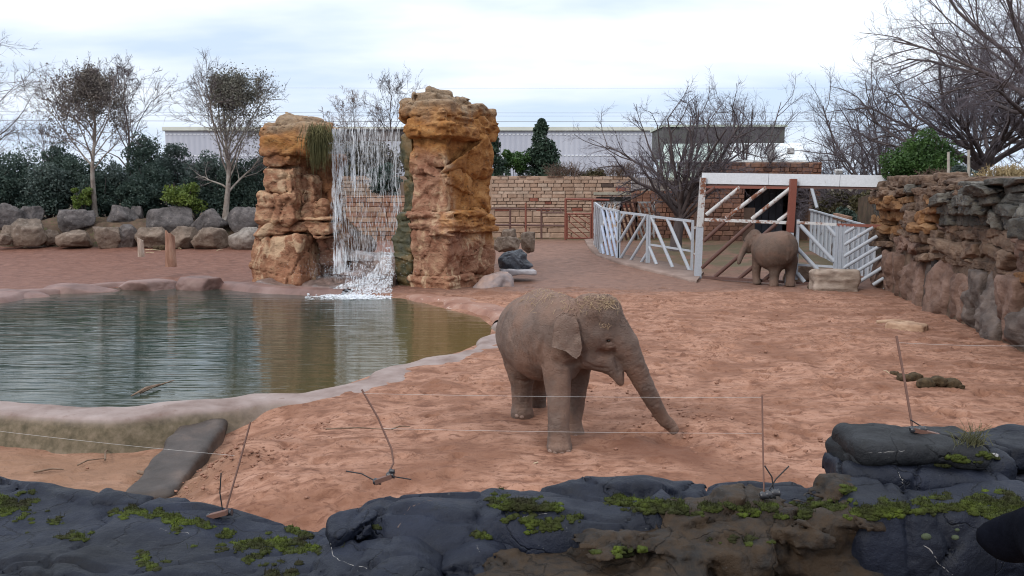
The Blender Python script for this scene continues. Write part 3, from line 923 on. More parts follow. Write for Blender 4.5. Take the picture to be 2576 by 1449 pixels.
# ---- left tower: leg, recessed inner wall, overhanging top
LP = [(-10.35, 35.6), (-8.35, 35.0), (-8.0, 36.9), (-10.0, 37.6)]
tl_ = thing('rock_tower', 'shorter ochre rock tower with a hollow under its overhanging top left of the waterfall', 'rock tower', (-9.0, 36.3, 0.2))
def zz(v, d=35.6):
    return at(1000, v, d)[2]
band(tl_, 'base_block', [(-11.0, 35.4), (-8.7, 34.7), (-8.0, 36.9), (-10.5, 37.6)], -0.25, zz(588), 0.0, 0.3, 51, LT, 0.18, 0.04, 2.0)
band(tl_, 'ledge', [(-10.4, 35.5), (-7.55, 35.2), (-7.2, 36.6), (-10.0, 37.4)], zz(592), zz(552), 0.05, 0.1, 52, LT, 0.08, 0.10, 6.0, cuts=5)
LG = [(-10.5, 35.5), (-9.0, 35.2), (-8.7, 36.8), (-10.2, 37.3)]
band(tl_, 'rock_block', LG, zz(556), zz(480), 0.08, 0.2, 53, LT, 0.14, 0.04, 2.5)
band(tl_, 'rock_block', [(-10.2, 35.5), (-9.0, 35.2), (-8.7, 36.8), (-10.0, 37.3)], zz(486), zz(420), 0.02, 0.16, 54, LT, 0.10, 0.04, 3.0)
band(tl_, 'rock_block', [(-10.15, 35.5), (-9.05, 35.2), (-8.8, 36.8), (-10.0, 37.3)], zz(422), zz(386), 0.02, 0.14, 55, LT, 0.07, 0.04, 3.0)
band(tl_, 'ledge', [(-10.3, 35.4), (-8.4, 35.0), (-7.9, 37.0), (-10.0, 37.6)], zz(391), zz(346), 0.04, 0.13, 56, LT, 0.09, 0.06, 3.0, cuts=3)
band(tl_, 'cap_slab', [(-10.3, 35.4), (-7.6, 35.0), (-7.4, 36.9), (-10.0, 37.6)], zz(350), zz(316), 0.04, 0.13, 57, LT, 0.10, 0.05, 3.0, tilt=(0.0, 0))
band(tl_, 'cap_rock', [(-9.7, 35.6), (-7.8, 35.4), (-7.5, 36.8), (-9.4, 37.3)], zz(322), zz(294), 0.02, 0.12, 58, LT, 0.12, 0.05, 3.0, tilt=(-0.06, 0))
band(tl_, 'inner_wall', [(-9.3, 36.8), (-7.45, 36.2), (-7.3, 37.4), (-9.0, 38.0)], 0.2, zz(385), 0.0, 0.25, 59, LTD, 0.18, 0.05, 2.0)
band(tl_, 'rock_block', [(-8.75, 35.8), (-7.75, 35.7), (-7.5, 36.6), (-8.6, 36.9)], zz(560), zz(505), 0.0, 0.25, 60, LT, 0.22, 0.04, 2.0)
band(tl_, 'rock_block', [(-9.0, 35.9), (-8.3, 35.8), (-8.2, 36.6), (-8.9, 36.8)], zz(510), zz(445), -0.05, 0.2, 61, LT, 0.22, 0.04, 2.0)
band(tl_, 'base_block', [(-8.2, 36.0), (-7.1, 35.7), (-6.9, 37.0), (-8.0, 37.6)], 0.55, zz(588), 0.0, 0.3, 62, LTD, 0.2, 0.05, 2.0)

# ---- apron the water lands on
STEP = gen('wet_step_stone', [(0.3, (0.075, 0.055, 0.05)), (0.5, (0.17, 0.12, 0.105)), (0.7, (0.27, 0.19, 0.165))], 1.1, 0.35, 0.6, 0.06, 5, 'World', spec=0.6)
ap = thing('waterfall_apron', 'dark wet stone shelves at the foot of the waterfall', 'ledge', (-6.5, 34.5, -0.1))
band(ap, 'shelf', [(-10.6, 34.4), (-7.5, 32.9), (-4.6, 32.4), (-4.3, 35.6), (-9.5, 36.4)], -0.5, 0.10, 0.0, 0.18, 63, STEP, 0.10, 0.05, 3.0)
band(ap, 'shelf', [(-7.0, 34.3), (-4.7, 33.8), (-4.4, 35.8), (-7.2, 36.4)], -0.3, 0.55, 0.0, 0.18, 64, STEP, 0.10, 0.05, 3.0)
band(ap, 'shelf', [(-6.6, 35.4), (-4.7, 35.0), (-4.4, 36.4), (-6.8, 36.9)], 0.2, 1.15, 0.0, 0.16, 65, STEP, 0.08, 0.05, 3.0)

# ---- weir
WEIR = gen('weir_concrete', [(0.3, (0.055, 0.045, 0.045)), (0.6, (0.13, 0.105, 0.10)), (0.8, (0.19, 0.15, 0.14))], 1.5, 0.5, 0.5, 0.03, 6, 'World', spec=0.5)
wr = thing('weir_beam', 'dark concrete beam spilling water between the two rock towers', 'beam', (-5.6, 35.8, 6.0))
z_l = at(900, 323, 35.5)[2]
lb = Buf(); lb.box((-5.75, 35.95, z_l - 0.26), (3.6, 0.7, 0.42)); obj('beam', lb, WEIR, wr, smooth=False)
lb = Buf(); lb.box((-5.75, 35.62, z_l - 0.03), (3.6, 0.22, 0.05)); obj('lip', lb, WEIR, wr, smooth=False)

# ---- falling water
b = NB('falling_water')
b.fin((0.86, 0.89, 0.93), 0.15, None, 0.6)
tp = b.n('ShaderNodeBsdfTransparent'); mx = b.n('ShaderNodeMixShader'); mx.inputs[0].default_value = 0.46
b.l(tp.outputs[0], mx.inputs[1]); b.l(b.b.outputs[0], mx.inputs[2]); b.l(mx.outputs[0], b.out.inputs[0])
FALL = b.m
rw = np.random.default_rng(5)
fb = Buf()
xl, xr = at(836, 330, 35.45)[0], at(1006, 330, 35.45)[0]
def drops(n, x0, x1, z0, z1, spread, ln, r, dens=None):
    x = rw.uniform(x0, x1, n)
    z = z0 - (z0 - z1) * rw.uniform(0, 1, n) ** 0.85
    drop = (z_l - z)
    y = 35.48 - 0.28 * np.sqrt(np.maximum(drop, 0) / 6) + rw.normal(0, spread, n)
    x = x + rw.normal(0, spread, n) * np.clip(drop / 3, 0.2, 1.4)
    L = 1.7 * ln * rw.uniform(0.4, 1.6, n) * (0.5 + drop / 5); r = r * 0.68
    A = np.stack([x, y, z], 1); B = np.stack([x + rw.normal(0, 0.008, n), y, z - L], 1)
    M = (A + B) / 2
    rr = r * rw.uniform(0.5, 1.4, n)
    fb.segs(A, M, rr * 0.25, rr, 4); fb.segs(M, B, rr, rr * 0.2, 4)
zb = 0.35
drops(420, xl, xl + 0.50, z_l, zb, 0.06, 0.10, 0.009)
drops(220, xl, xl + 0.36, z_l - 0.2, 2.6, 0.06, 0.16, 0.012)
drops(450, xl + 0.5, xr, z_l, 2.6, 0.05, 0.10, 0.008)
drops(260, xl + 1.15, xl + 1.9, z_l, z_l - 2.2, 0.035, 0.14, 0.010)
drops(260, xl + 0.05, xr, z_l, z_l - 0.8, 0.03, 0.20, 0.011)
drops(500, xl + 0.5, xr, 2.8, 1.2, 0.08, 0.10, 0.009)
drops(150, xr - 0.3, xr, z_l, 1.2, 0.04, 0.2, 0.011)
drops(120, xl + 0.75, xl + 0.95, z_l, 4.2, 0.02, 0.25, 0.013)
def stream(x, z1, r, seed):
    k = 40
    t = np.linspace(0, 1, k)
    z = z_l - t * (z_l - z1)
    xx = x + 0.05 * vnoise(t * 5, seed, 0, seed) + 0.03 * vnoise(t * 14, seed, 0, seed + 1)
    y = 35.46 - 0.3 * np.sqrt(t * (z_l - z1) / 6)
    fb.tube(np.stack([xx, y, z], 1), r * (0.7 + 0.5 * vnoise(t * 18, seed, 2, seed) * 1.0).clip(0.25, 1.5), 5)
for x, z1, r, s_ in ((xl + 0.88, 3.6, 0.032, 1), (xl + 1.10, 4.4, 0.012, 2), (xr - 0.12, 1.1, 0.022, 3), (xr - 0.26, 3.2, 0.012, 4), (xl + 0.10, 1.5, 0.02, 5), (xl + 0.24, 2.6, 0.014, 6), (xl + 0.02, 3.0, 0.016, 7), (xl + 1.3, 5.4, 0.014, 8), (xl + 1.55, 5.6, 0.014, 9), (xl + 2.1, 4.0, 0.01, 10), (xl + 0.4, 4.5, 0.014, 11)):
    stream(x, z1, r, s_)
b = NB('water_veil')
b.fin((0.84, 0.88, 0.93), 0.25, None, 0.5)
st = b.noise(b.co('World', (5.0, 1.0, 0.55)), 2.6, 6, 0.68, 0.4)
sp_ = b.n('ShaderNodeSeparateXYZ'); b.l(b.co('World'), sp_.inputs[0])
def vmr(src, a0, a1, lo, hi):
    x = b.n('ShaderNodeMapRange'); x.inputs['From Min'].default_value = a0; x.inputs['From Max'].default_value = a1; x.inputs['To Min'].default_value = lo; x.inputs['To Max'].default_value = hi; b.l(src, x.inputs['Value']); return x.outputs[0]
k_ = b.math('ADD', st, b.math('ADD', b.math('ADD', vmr(sp_.outputs['Z'], 2.0, 6.4, -0.06, 0.02), vmr(sp_.outputs['Z'], 1.7, 1.0, 0.0, 0.17)), vmr(sp_.outputs['X'], xl + 0.2, xl + 0.7, 0.045, 0.0)))
fac = b.ramp(k_, [(0.50, 0.0), (0.60, 0.26), (0.74, 0.66)])
tp = b.n('ShaderNodeBsdfTransparent'); mx = b.n('ShaderNodeMixShader')
b.l(fac, mx.inputs[0]); b.l(tp.outputs[0], mx.inputs[1]); b.l(b.b.outputs[0], mx.inputs[2]); b.l(mx.outputs[0], b.out.inputs[0])
VEIL = b.m
vb = Buf()
def curtain(x0, x1, ztop_, zbot, yoff, seed, nx=40, nz=60):
    X_ = np.linspace(x0, x1, nx)[:, None]; t = np.linspace(0, 1, nz)[None, :]
    zz_ = ztop_ - t * (ztop_ - zbot) + 0 * X_
    dr = ztop_ - zz_
    yy = 35.47 - 0.28 * np.sqrt(np.maximum(dr, 0) / 6) + yoff + 0.05 * vnoise(X_ * 2.2, zz_ * 0.6, seed, seed) * np.clip(dr, 0.1, 1)
    xx = X_ + 0.06 * vnoise(X_ * 3, zz_ * 1.1, 3, seed + 1) * np.clip(dr / 2, 0, 1)
    I = np.arange(nx * nz).reshape(nx, nz)
    vb.add(np.stack([xx, yy, zz_], -1).reshape(-1, 3), np.stack([I[:-1, :-1], I[:-1, 1:], I[1:, 1:], I[1:, :-1]], -1).reshape(-1, 4))
curtain(xl, xr, z_l, 1.0, 0.0, 3); curtain(xl, xl + 0.6, z_l - 0.05, 0.45, -0.10, 5); curtain(xl + 1.0, xl + 2.1, z_l, 3.6, -0.07, 7)
# white water sliding down the wet shelves
nr, ncx = 36, 36
tq = np.linspace(0, 1, nr)
ul = np.interp(tq, [0, 0.35, 0.6, 1.0], [966, 935, 875, 800]); ur = np.interp(tq, [0, 0.5, 1.0], [988, 987, 984]); vv_ = np.interp(tq, [0, 0.35, 0.6, 1.0], [636, 690, 712, 750]); dd_ = np.interp(tq, [0, 0.35, 0.6, 1.0], [34.7, 34.0, 33.2, 31.6])
P = np.zeros((nr, ncx, 3))
for i in range(nr):
    for j, f_ in enumerate(np.linspace(0, 1, ncx)):
        P[i, j] = at(ul[i] + (ur[i] - ul[i]) * f_, vv_[i] - 6 * (1 - f_) * tq[i], dd_[i])
P += 0.05 * np.stack([vnoise(P[..., 0] * 2.5, P[..., 1] * 2.5, P[..., 2] * 2 + k, 9) for k in range(3)], -1)
I = np.arange(nr * ncx).reshape(nr, ncx)
vb.add(P.reshape(-1, 3), np.stack([I[:-1, :-1], I[:-1, 1:], I[1:, 1:], I[1:, :-1]], -1).reshape(-1, 4))
fr_ = []
for v in np.linspace(733, 753, 14):                         # foam spreading over the pool
    wdt = 60 + 62 * sstep(732, 745, v)
    fr_.append([on_z(u, v, WZ + 0.015 + 0.03 * float(vnoise(u * 0.15, v * 0.4, 0, 4)) ** 2) for u in np.linspace(895 - wdt, 984, 40)])
P = np.array(fr_); I = np.arange(14 * 40).reshape(14, 40)
b = NB('pool_foam')
b.fin((0.84, 0.87, 0.92), 0.5, None, 0.4)
ff = b.ramp(b.noise(b.co('World', (1.0, 0.6, 1)), 3.2, 7, 0.7, 0.8), [(0.42, 0.0), (0.60, 0.9)])
tp = b.n('ShaderNodeBsdfTransparent'); mx = b.n('ShaderNodeMixShader'); b.l(ff, mx.inputs[0]); b.l(tp.outputs[0], mx.inputs[1]); b.l(b.b.outputs[0], mx.inputs[2]); b.l(mx.outputs[0], b.out.inputs[0])
fo = obj('pool_foam', Buf().add(P.reshape(-1, 3), np.stack([I[:-1, :-1], I[1:, :-1], I[1:, 1:], I[:-1, 1:]], -1).reshape(-1, 4)), b.m, loc=(-6, 32, WZ)); tag(fo, 'patchy white foam spreading on the pool below the waterfall', 'foam', kind='stuff')
vo = obj('waterfall', vb, VEIL, loc=(-5.8, 35.4, 0.3)); tag(vo, 'translucent streaked veil of water sliding off the weir', 'waterfall', kind='stuff')
wf = obj('water_drops', fb, FALL, loc=(-5.6, 35.4, 0.3))
tag(wf, 'loose bright drops and strings of water in front of the veil', 'water', kind='stuff')
# water running over the shelves, and foam where it meets the pool
b = NB('white_foam')
b.fin((0.80, 0.83, 0.88), 0.4, None, 0.5)
tp = b.n('ShaderNodeBsdfTransparent'); mx = b.n('ShaderNodeMixShader'); mx.inputs[0].default_value = 0.52
b.l(tp.outputs[0], mx.inputs[1]); b.l(b.b.outputs[0], mx.inputs[2]); b.l(mx.outputs[0], b.out.inputs[0])
FOAM = b.m
fb = Buf()
FP, FS = [], []
def froth(n, fu, fd, sz0, sz1):
    for _ in range(n):
        (u, v), d_ = fu(), fd
        if callable(d_):
            p = at(u, v, d_(u, v))
        else:
            p = on_z(u, v, d_)
        FP.append(p + rw.normal(0, 0.02, 3)); FS.append(rw.uniform(sz0, sz1))
froth(1900, lambda: (lambda u: (u, min(742 + abs(rw.normal(0, 4)) - 0.05 * abs(u - 900), 752)))(np.clip(rw.normal(890, 50), 775, 982)), WZ + 0.03, 0.008, 0.04)      # line of froth on the pool
froth(160, lambda: (np.clip(rw.normal(905, 38), 800, 984), 744 - abs(rw.normal(0, 14))), lambda u, v: 32.6 - (v - 715) * 0.035, 0.006, 0.034)
froth(80, lambda: (np.clip(rw.normal(935, 32), 850, 986), rw.normal(704, 9)), lambda u, v: 33.8 - (v - 690) * 0.04, 0.006, 0.030)
froth(60, lambda: (984 - abs(rw.normal(0, 9)), rw.uniform(625, 700)), lambda u, v: 34.5 - (v - 620) * 0.008, 0.010, 0.04)
froth(1500, lambda: (rw.normal(890, 55), 700 - abs(rw.normal(0, 26))), lambda u, v: 33.4 + rw.uniform(-0.6, 0.8), 0.004, 0.011)                                   # flying spray
FP, FS = np.array(FP), np.array(FS)
D1, F1 = ico(1)
V = FP[:, None] + D1[None] * FS[:, None, None] * np.array([1.5, 1.2, 0.8])
fb.add(V.reshape(-1, 3), ((np.arange(len(FP)) * len(D1))[:, None, None] + F1[None]).reshape(-1, 3))
# streaks running down the shelves
nn = 120
us_ = rw.uniform(870, 986, nn); vs_ = rw.uniform(655, 745, nn)
A_ = np.array([at(u, v, 34.3 - (v - 655) * 0.026) for u, v in zip(us_, vs_)]); B_ = A_ + np.stack([rw.normal(0, 0.03, nn), -rw.uniform(0.05, 0.2, nn), -rw.uniform(0.05, 0.25, nn)], 1)
fb.segs(A_, B_, np.full(nn, 0.012), np.full(nn, 0.004), 4)
fm = obj('white_water', fb, FOAM, loc=(-6, 33, WZ))
tag(fm, 'white foam and splash at the foot of the waterfall', 'foam', kind='stuff')

# ---- hanging plant on the left tower
GRN = leafmat('hanging_grass', (0.085, 0.085, 0.032), (0.19, 0.17, 0.07))
hb = Buf(); rr_ = np.random.default_rng(9)
for _ in range(480):
    p = at(rr_.normal(803, 13), rr_.normal(333, 12), 34.85 - rr_.uniform(0, 0.25))
    L = rr_.uniform(0.5, 1.35) * (1.15 - abs(p[0] + 7.9) * 0.4)
    q = p + np.array([rr_.normal(0, 0.10), rr_.uniform(-0.25, 0.0), -L * 0.35]); e = q + np.array([rr_.normal(0, 0.06), rr_.uniform(-0.05, 0.05), -L * 0.65])
    hb.segs([p, q], [q, e], [0.012, 0.012], [0.012, 0.003], 3)
o = obj('hanging_plant', hb, GRN, loc=at(803, 330, 34.9)); tag(o, 'drooping green grassy plant hanging over the left rock tower', 'plant')

# ================================================================== ELEPHANTS
def skin(name, a, bcol, dust, wr=42.0):
    b = NB(name)
    po = b.co('Object')
    f = b.noise(po, 2.2, 6, 0.6, 0.3); f2 = b.noise(po, 9, 6, 0.7)
    c = b.ramp(f, [(0.32, a), (0.68, bcol)])
    c = b.mix(b.ramp(b.noise(po, 1.6, 4, 0.6), [(0.46, 0.0), (0.60, 0.7)]), c, dust)
    g = b.n('ShaderNodeNewGeometry'); s_ = b.n('ShaderNodeSeparateXYZ'); b.l(g.outputs['Normal'], s_.inputs[0])
    up = b.math('MULTIPLY', b.ramp(s_.outputs['Z'], [(0.45, 0.0), (0.85, 1.0)]), b.ramp(f2, [(0.35, 0.25), (0.6, 1.0)]))
    c = b.mix(b.math('MULTIPLY', up, 0.55), c, dust)                                  # red dust lies on its back
    c = b.mix(b.ramp(f2, [(0.62, 0.0), (0.76, 0.35)]), c, (0.09, 0.06, 0.05))
    cr_ = b.voro(b.co('Object', (1, 1, 1.5)), wr)
    cr2 = b.voro(b.co('Object', (0.7, 0.7, 2.4)), wr * 0.45)
    n1 = b.bump(b.ramp(cr2, [(0.0, 0.0), (0.10, 1.0)]), 0.5, 0.02)
    n2 = b.bump(b.ramp(cr_, [(0.0, 0.0), (0.14, 1.0)]), 0.22, 0.008, n1)
    n3 = b.bump(f2, 0.6, 0.03, n2)
    return b.fin(c, 0.78, n3, 0.3)
SKIN = skin('elephant_skin', (0.095, 0.064, 0.052), (0.178, 0.125, 0.102), (0.195, 0.115, 0.083))
EARM = skin('elephant_ear_skin', (0.175, 0.122, 0.097), (0.25, 0.178, 0.143), (0.21, 0.13, 0.10))
EYE = gen('elephant_eye', [(0.4, (0.012, 0.009, 0.008)), (0.6, (0.03, 0.02, 0.016))], 20, 0.12, 0, spec=0.6)
NAIL = gen('elephant_toenail', [(0.3, (0.20, 0.135, 0.11)), (0.7, (0.32, 0.23, 0.19))], 25, 0.6, 0.3, 0.004, 60)
HAIR = gen('dark_hair', [(0.3, (0.03, 0.022, 0.018)), (0.7, (0.075, 0.052, 0.04))], 9, 0.7, 0)
STRAW = gen('straw', [(0.3, (0.30, 0.205, 0.12)), (0.7, (0.50, 0.37, 0.24))], 9, 0.7, 0, kind='World')
MOUTH = gen('mouth_skin', [(0.3, (0.06, 0.035, 0.032)), (0.7, (0.12, 0.07, 0.062))], 9, 0.5, 0.3, 0.006, 40)

def bvh_of(*objs):
    V, F = [], []
    for o in objs:
        me = o.data; n0 = len(V)
        mw = Matrix.Translation(Vector(WL[o.name]))
        V += [mw @ v.co for v in me.vertices]
        F += [[n0 + i for i in p.vertices] for p in me.polygons]
    return BVHTree.FromPolygons(V, F)
def shoot(bv, u, v):
    r = ray(u, v); r = r / np.linalg.norm(r)
    h = bv.ray_cast(Vector((0, 0, HC)), Vector(r))
    if h[0] is None:
        return None
    return np.array(h[0]), np.array(h[1])
def flap(bv, outline, base_d, centre, lift, thick, bow, n=26, d_fallback=11.8):
    """an ear: outline in the photograph, laid just clear of the body and bowed outwards"""
    poly = np.array(outline, float)
    lo, hi = poly.min(0), poly.max(0)
    us = np.linspace(lo[0], hi[0], n); vs = np.linspace(lo[1], hi[1], n)
    U, Vv = np.meshgrid(us, vs, indexing='ij')
    sd_ = poly_sd(poly, U, Vv)
    # pull outside points to the outline so that the edge is clean
    idx = np.full(U.shape, -1); P = []
    cell = max(us[1] - us[0], vs[1] - vs[0])
    for i in range(n):
        for j in range(n):
            if sd_[i, j] < cell * 0.75:
                u, v = U[i, j], Vv[i, j]
                if sd_[i, j] > 0:
                    best, bd = None, 1e9
                    for a, c_ in zip(poly, np.roll(poly, -1, 0)):
                        e = c_ - a; t = np.clip(((u - a[0]) * e[0] + (v - a[1]) * e[1]) / (e @ e), 0, 1)
                        q = a + e * t; dd = (q[0] - u) ** 2 + (q[1] - v) ** 2
                        if dd < bd:
                            best, bd = q, dd
                    u, v = best
                t = np.clip(math.hypot(u - centre[0], v - centre[1]) / 70.0, 0, 1)
                d = base_d[0] + base_d[1] * (u - lo[0]) / (hi[0] - lo[0]) + base_d[2] * (v - lo[1]) / (hi[1] - lo[1]) + bow * math.sin(t * 3.0) + 0.018 * float(vnoise(u * 0.05, v * 0.05, 0, 3))
                idx[i, j] = len(P); P.append(at(u, v, d))
    P = np.array(P)
    Q = []
    for i in range(n - 1):
        for j in range(n - 1):
            q = [idx[i, j], idx[i + 1, j], idx[i + 1, j + 1], idx[i, j + 1]]
            if min(q) >= 0:
                Q.append(q)
    Q = np.array(Q)
    m = len(P)
    back = P + np.array([0, thick, 0])
    B = Buf(); V2 = np.vstack([P, back])
    edge = {}
    for q in Q:
        for a, c_ in zip(q, np.roll(q, -1)):
            k = (min(a, c_), max(a, c_)); edge.setdefault(k, []).append((a, c_))
    side = [[e[0][1], e[0][0], e[0][0] + m, e[0][1] + m] for e in edge.values() if len(e) == 1]
    B.add(V2, np.vstack([Q[:, ::-1], Q + m, np.array(side)]))
    return B

# ---- the near elephant, walking towards the viewer with its head turned to the right
e1 = thing('elephant', 'young grey brown elephant with straw on its head reaching its trunk to the sand', 'elephant', (0.6, 12.6, 0.0))
S = Sculpt((-0.55, 11.2, -0.08), (2.75, 14.6, 2.35), 0.021)
yaw = math.atan2(-1.25, 0.42)
S.cone((0.32, 13.35, 1.36), (0.64, 12.35, 1.50), 0.55, 0.50, 0.1)
S.ell((0.48, 12.85, 1.42), (0.86, 0.62, 0.67), 0.15, yaw)
S.ell((0.33, 13.35, 1.45), (0.58, 0.53, 0.56), 0.15, yaw)
S.ell((0.74, 12.25, 1.55), (0.48, 0.46, 0.52), 0.15, yaw)
S.cone((0.47, 13.0, 1.95), (0.64, 12.4, 1.92), 0.17, 0.18, 0.25)                     # ridge of the back
# neck and head
S.cone((0.80, 12.2, 1.62), (1.08, 12.0, 1.68), 0.40, 0.34, 0.14)
hd = 11.97
S.ell(at(1486, 800, hd), (0.35, 0.33, 0.36), 0.10)
S.ell(at(1521, 802, hd + 0.02), (0.27, 0.28, 0.35), 0.08)
S.ell(at(1540, 832, hd), (0.235, 0.23, 0.25), 0.08)
S.cone(at(1480, 850, hd - 0.02), at(1500, 896, hd - 0.02), 0.26, 0.185, 0.10)         # cheek
S.cone(at(1520, 850, hd), at(1565, 868, hd), 0.24, 0.205, 0.10)
# trunk
S.chain([(at(1548, 835, hd), 0.215), (at(1575, 880, hd), 0.192), (at(1600, 925, hd + 0.04), 0.160), (at(1625, 975, hd + 0.12), 0.132), (at(1648, 1020, hd + 0.22), 0.108), (at(1668, 1052, hd + 0.30), 0.095), (at(1684, 1066, hd + 0.34), 0.086), (at(1695, 1080, hd + 0.34), 0.072)], 0.06)
# lower jaw and lip
S.chain([(at(1482, 893, hd), 0.215), (at(1512, 905, hd), 0.185), (at(1536, 918, hd), 0.150), (at(1551, 938, hd), 0.105), (at(1561, 962, hd), 0.050)], 0.045)
S.chain([(at(1445, 880, 12.1), 0.20), (at(1430, 930, 12.1), 0.16)], 0.1)             # throat
# mouth slit
for dq in (-0.24, -0.12, 0.0):
    S.cone(at(1549, 900, hd + dq), at(1561, 938, hd + dq), 0.014, 0.034, 0.03, sub=True)
# brow and cheek hollow
S.ell(at(1533, 893, hd - 0.27), (0.10, 0.06, 0.045), 0.06, sub=True)
S.ell(at(1500, 815, hd - 0.36), (0.14, 0.06, 0.12), 0.08, sub=True)
S.ell(at(1531, 857, hd - 0.245), (0.052, 0.03, 0.034), 0.03, sub=True)
S.cone(at(1512, 853, hd - 0.235), at(1535, 843, hd - 0.235), 0.018, 0.022, 0.03)      # eyelid
S.cone(at(1535, 843, hd - 0.235), at(1549, 857, hd - 0.22), 0.022, 0.016, 0.03)
S.cone(at(1517, 869, hd - 0.235), at(1545, 872, hd - 0.225), 0.014, 0.014, 0.03)
# legs
def leg(pts, k=0.1):
    S.chain(pts, k)
leg([(at(1400, 862, 12.05), 0.25), (at(1402, 930, 11.92), 0.205), (at(1405, 985, 11.83), 0.170), (at(1405, 1035, 11.76), 0.158), (at(1405, 1085, 11.70), 0.152), (at(1407, 1115, 11.68), 0.172), (at(1408, 1130, 11.66), 0.190)], 0.09)
leg([(at(1462, 880, 12.45), 0.23), (at(1452, 950, 12.48), 0.18), (at(1446, 1010, 12.46), 0.155), (at(1440, 1060, 12.42), 0.145), (at(1440, 1080, 12.40), 0.165), (at(1441, 1092, 12.38), 0.18)], 0.09)
leg([(at(1318, 905, 13.35), 0.32), (at(1312, 955, 13.38), 0.20), (at(1312, 1000, 13.42), 0.158), (at(1312, 1028, 13.42), 0.17), (at(1312, 1040, 13.40), 0.185)], 0.10)
leg([(at(1362, 905, 13.75), 0.28), (at(1355, 960, 13.90), 0.19), (at(1353, 1000, 13.95), 0.155), (at(1352, 1016, 13.98), 0.165)], 0.10)
S.chain([(np.array([0.27, 13.86, 1.65]), 0.05), (np.array([0.22, 13.98, 1.2]), 0.03), (np.array([0.2, 13.98, 0.8]), 0.018)], 0.04)   # tail
# skin folds: rings round the trunk and wrists
X, Y, Z = S.ax()
tb = at(1560, 850, hd); td = at(1690, 1080, hd + 0.3) - tb; td = td / np.linalg.norm(td)
al = (X - tb[0]) * td[0] + (Y - tb[1]) * td[1] + (Z - tb[2]) * td[2]
S.F += (0.0032 * np.sin(al * 2 * np.pi / 0.07 + 1.5 * vnoise(X * 4, Y * 4, Z * 4, 3)) * sstep(0.12, 0.3, al) * sstep(1.2, 1.4, X)).astype(np.float32)
S.F += (0.005 * np.sin(Z * 2 * np.pi / 0.05 + 2 * vnoise(X * 3, Y * 3, Z * 2, 5)) * sstep(0.12, 0.2, Z) * sstep(0.45, 0.28, Z) * (X < 1.3)).astype(np.float32)
S.noise(3.2, 0.016, 4, 77)
S.F += (0.007 * np.abs(vnoise(X * 7, Y * 7, Z * 13, 78)) - 0.003 + 0.006 * np.abs(vnoise(X * 11, Y * 11, Z * 5, 79))).astype(np.float32)
S.floor(-0.02)
tmp = S.buf(); bv1 = BVHTree.FromPolygons([Vector(v) for v in np.concatenate(tmp.V)], np.concatenate(tmp.Q).tolist())
def crease(px, r, k=0.03, n=10, sub=True, out=0.0):
    P = np.array(px, float); t = np.linspace(0, 1, len(P)); q = np.linspace(0, 1, n)
    pts = []
    for u, v in zip(np.interp(q, t, P[:, 0]), np.interp(q, t, P[:, 1])):
        h_ = shoot(bv1, u, v)
        if h_ is not None:
            pts.append(h_[0] + h_[1] * out)
    for a, c_ in zip(pts[:-1], pts[1:]):
        if np.linalg.norm(a - c_) < 0.25:
            S.cone(a, c_, r, r, k, sub)
crease([(1366, 850), (1358, 890), (1364, 925)], 0.012, 0.06)                 # behind the foreleg
crease([(1395, 905), (1420, 920), (1445, 915), (1462, 905)], 0.018, 0.05)                 # under the neck
crease([(1452, 900), (1456, 915), (1470, 928)], 0.014, 0.04)
for v in (1068, 1076, 1085, 1094):
    crease([(1384, v), (1400, v + 3), (1420, v)], 0.006, 0.012)
for v in (905, 925, 948, 972, 996, 1018):
    crease([(1585 + (v - 905) * 0.55, v - 6), (1600 + (v - 905) * 0.55, v + 2), (1618 + (v - 905) * 0.5, v - 2)], 0.005, 0.012)
for (u, v, w_) in ((1531, 845, 16), (1532, 872, 17), (1533, 880, 20)):
    crease([(u - w_, v + (4 if v < 850 else -5)), (u, v), (u + w_, v + (6 if v < 850 else -4))], 0.006, 0.014)
crease([(1508, 885), (1525, 892), (1545, 888)], 0.020, 0.06)
crease([(1470, 912), (1500, 925), (1530, 928)], 0.008, 0.03)
crease([(1298, 955), (1320, 962), (1335, 955)], 0.012, 0.04)
for k_ in range(7):                                                                       # folds of the flank
    crease([(1275 + 9 * k_, 800 + 8 * k_), (1285 + 9 * k_, 850 + 6 * k_), (1300 + 7 * k_, 890 + 4 * k_)], 0.005, 0.03)
for t_ in ((1384, 1128), (1397, 1130), (1414, 1131), (1430, 1128)):                        # toes
    crease([(t_[0] - 2, t_[1] - 3), (t_[0] + 2, t_[1] + 6)], 0.030, 0.03, 4, False, -0.012)
body = obj('body', S.buf(), SKIN, e1)
bv1 = bvh_of(body)
ear = flap(bv1, [(1399, 798), (1416, 786), (1446, 792), (1455, 815), (1460, 845), (1465, 874), (1460, 892), (1451, 903), (1440, 898), (1424, 884), (1388, 873), (1389, 845), (1394, 816)], (11.53, 0.10, 0.03), (1450, 840), 0.03, 0.03, -0.03)
obj('ear', ear, EARM, e1)
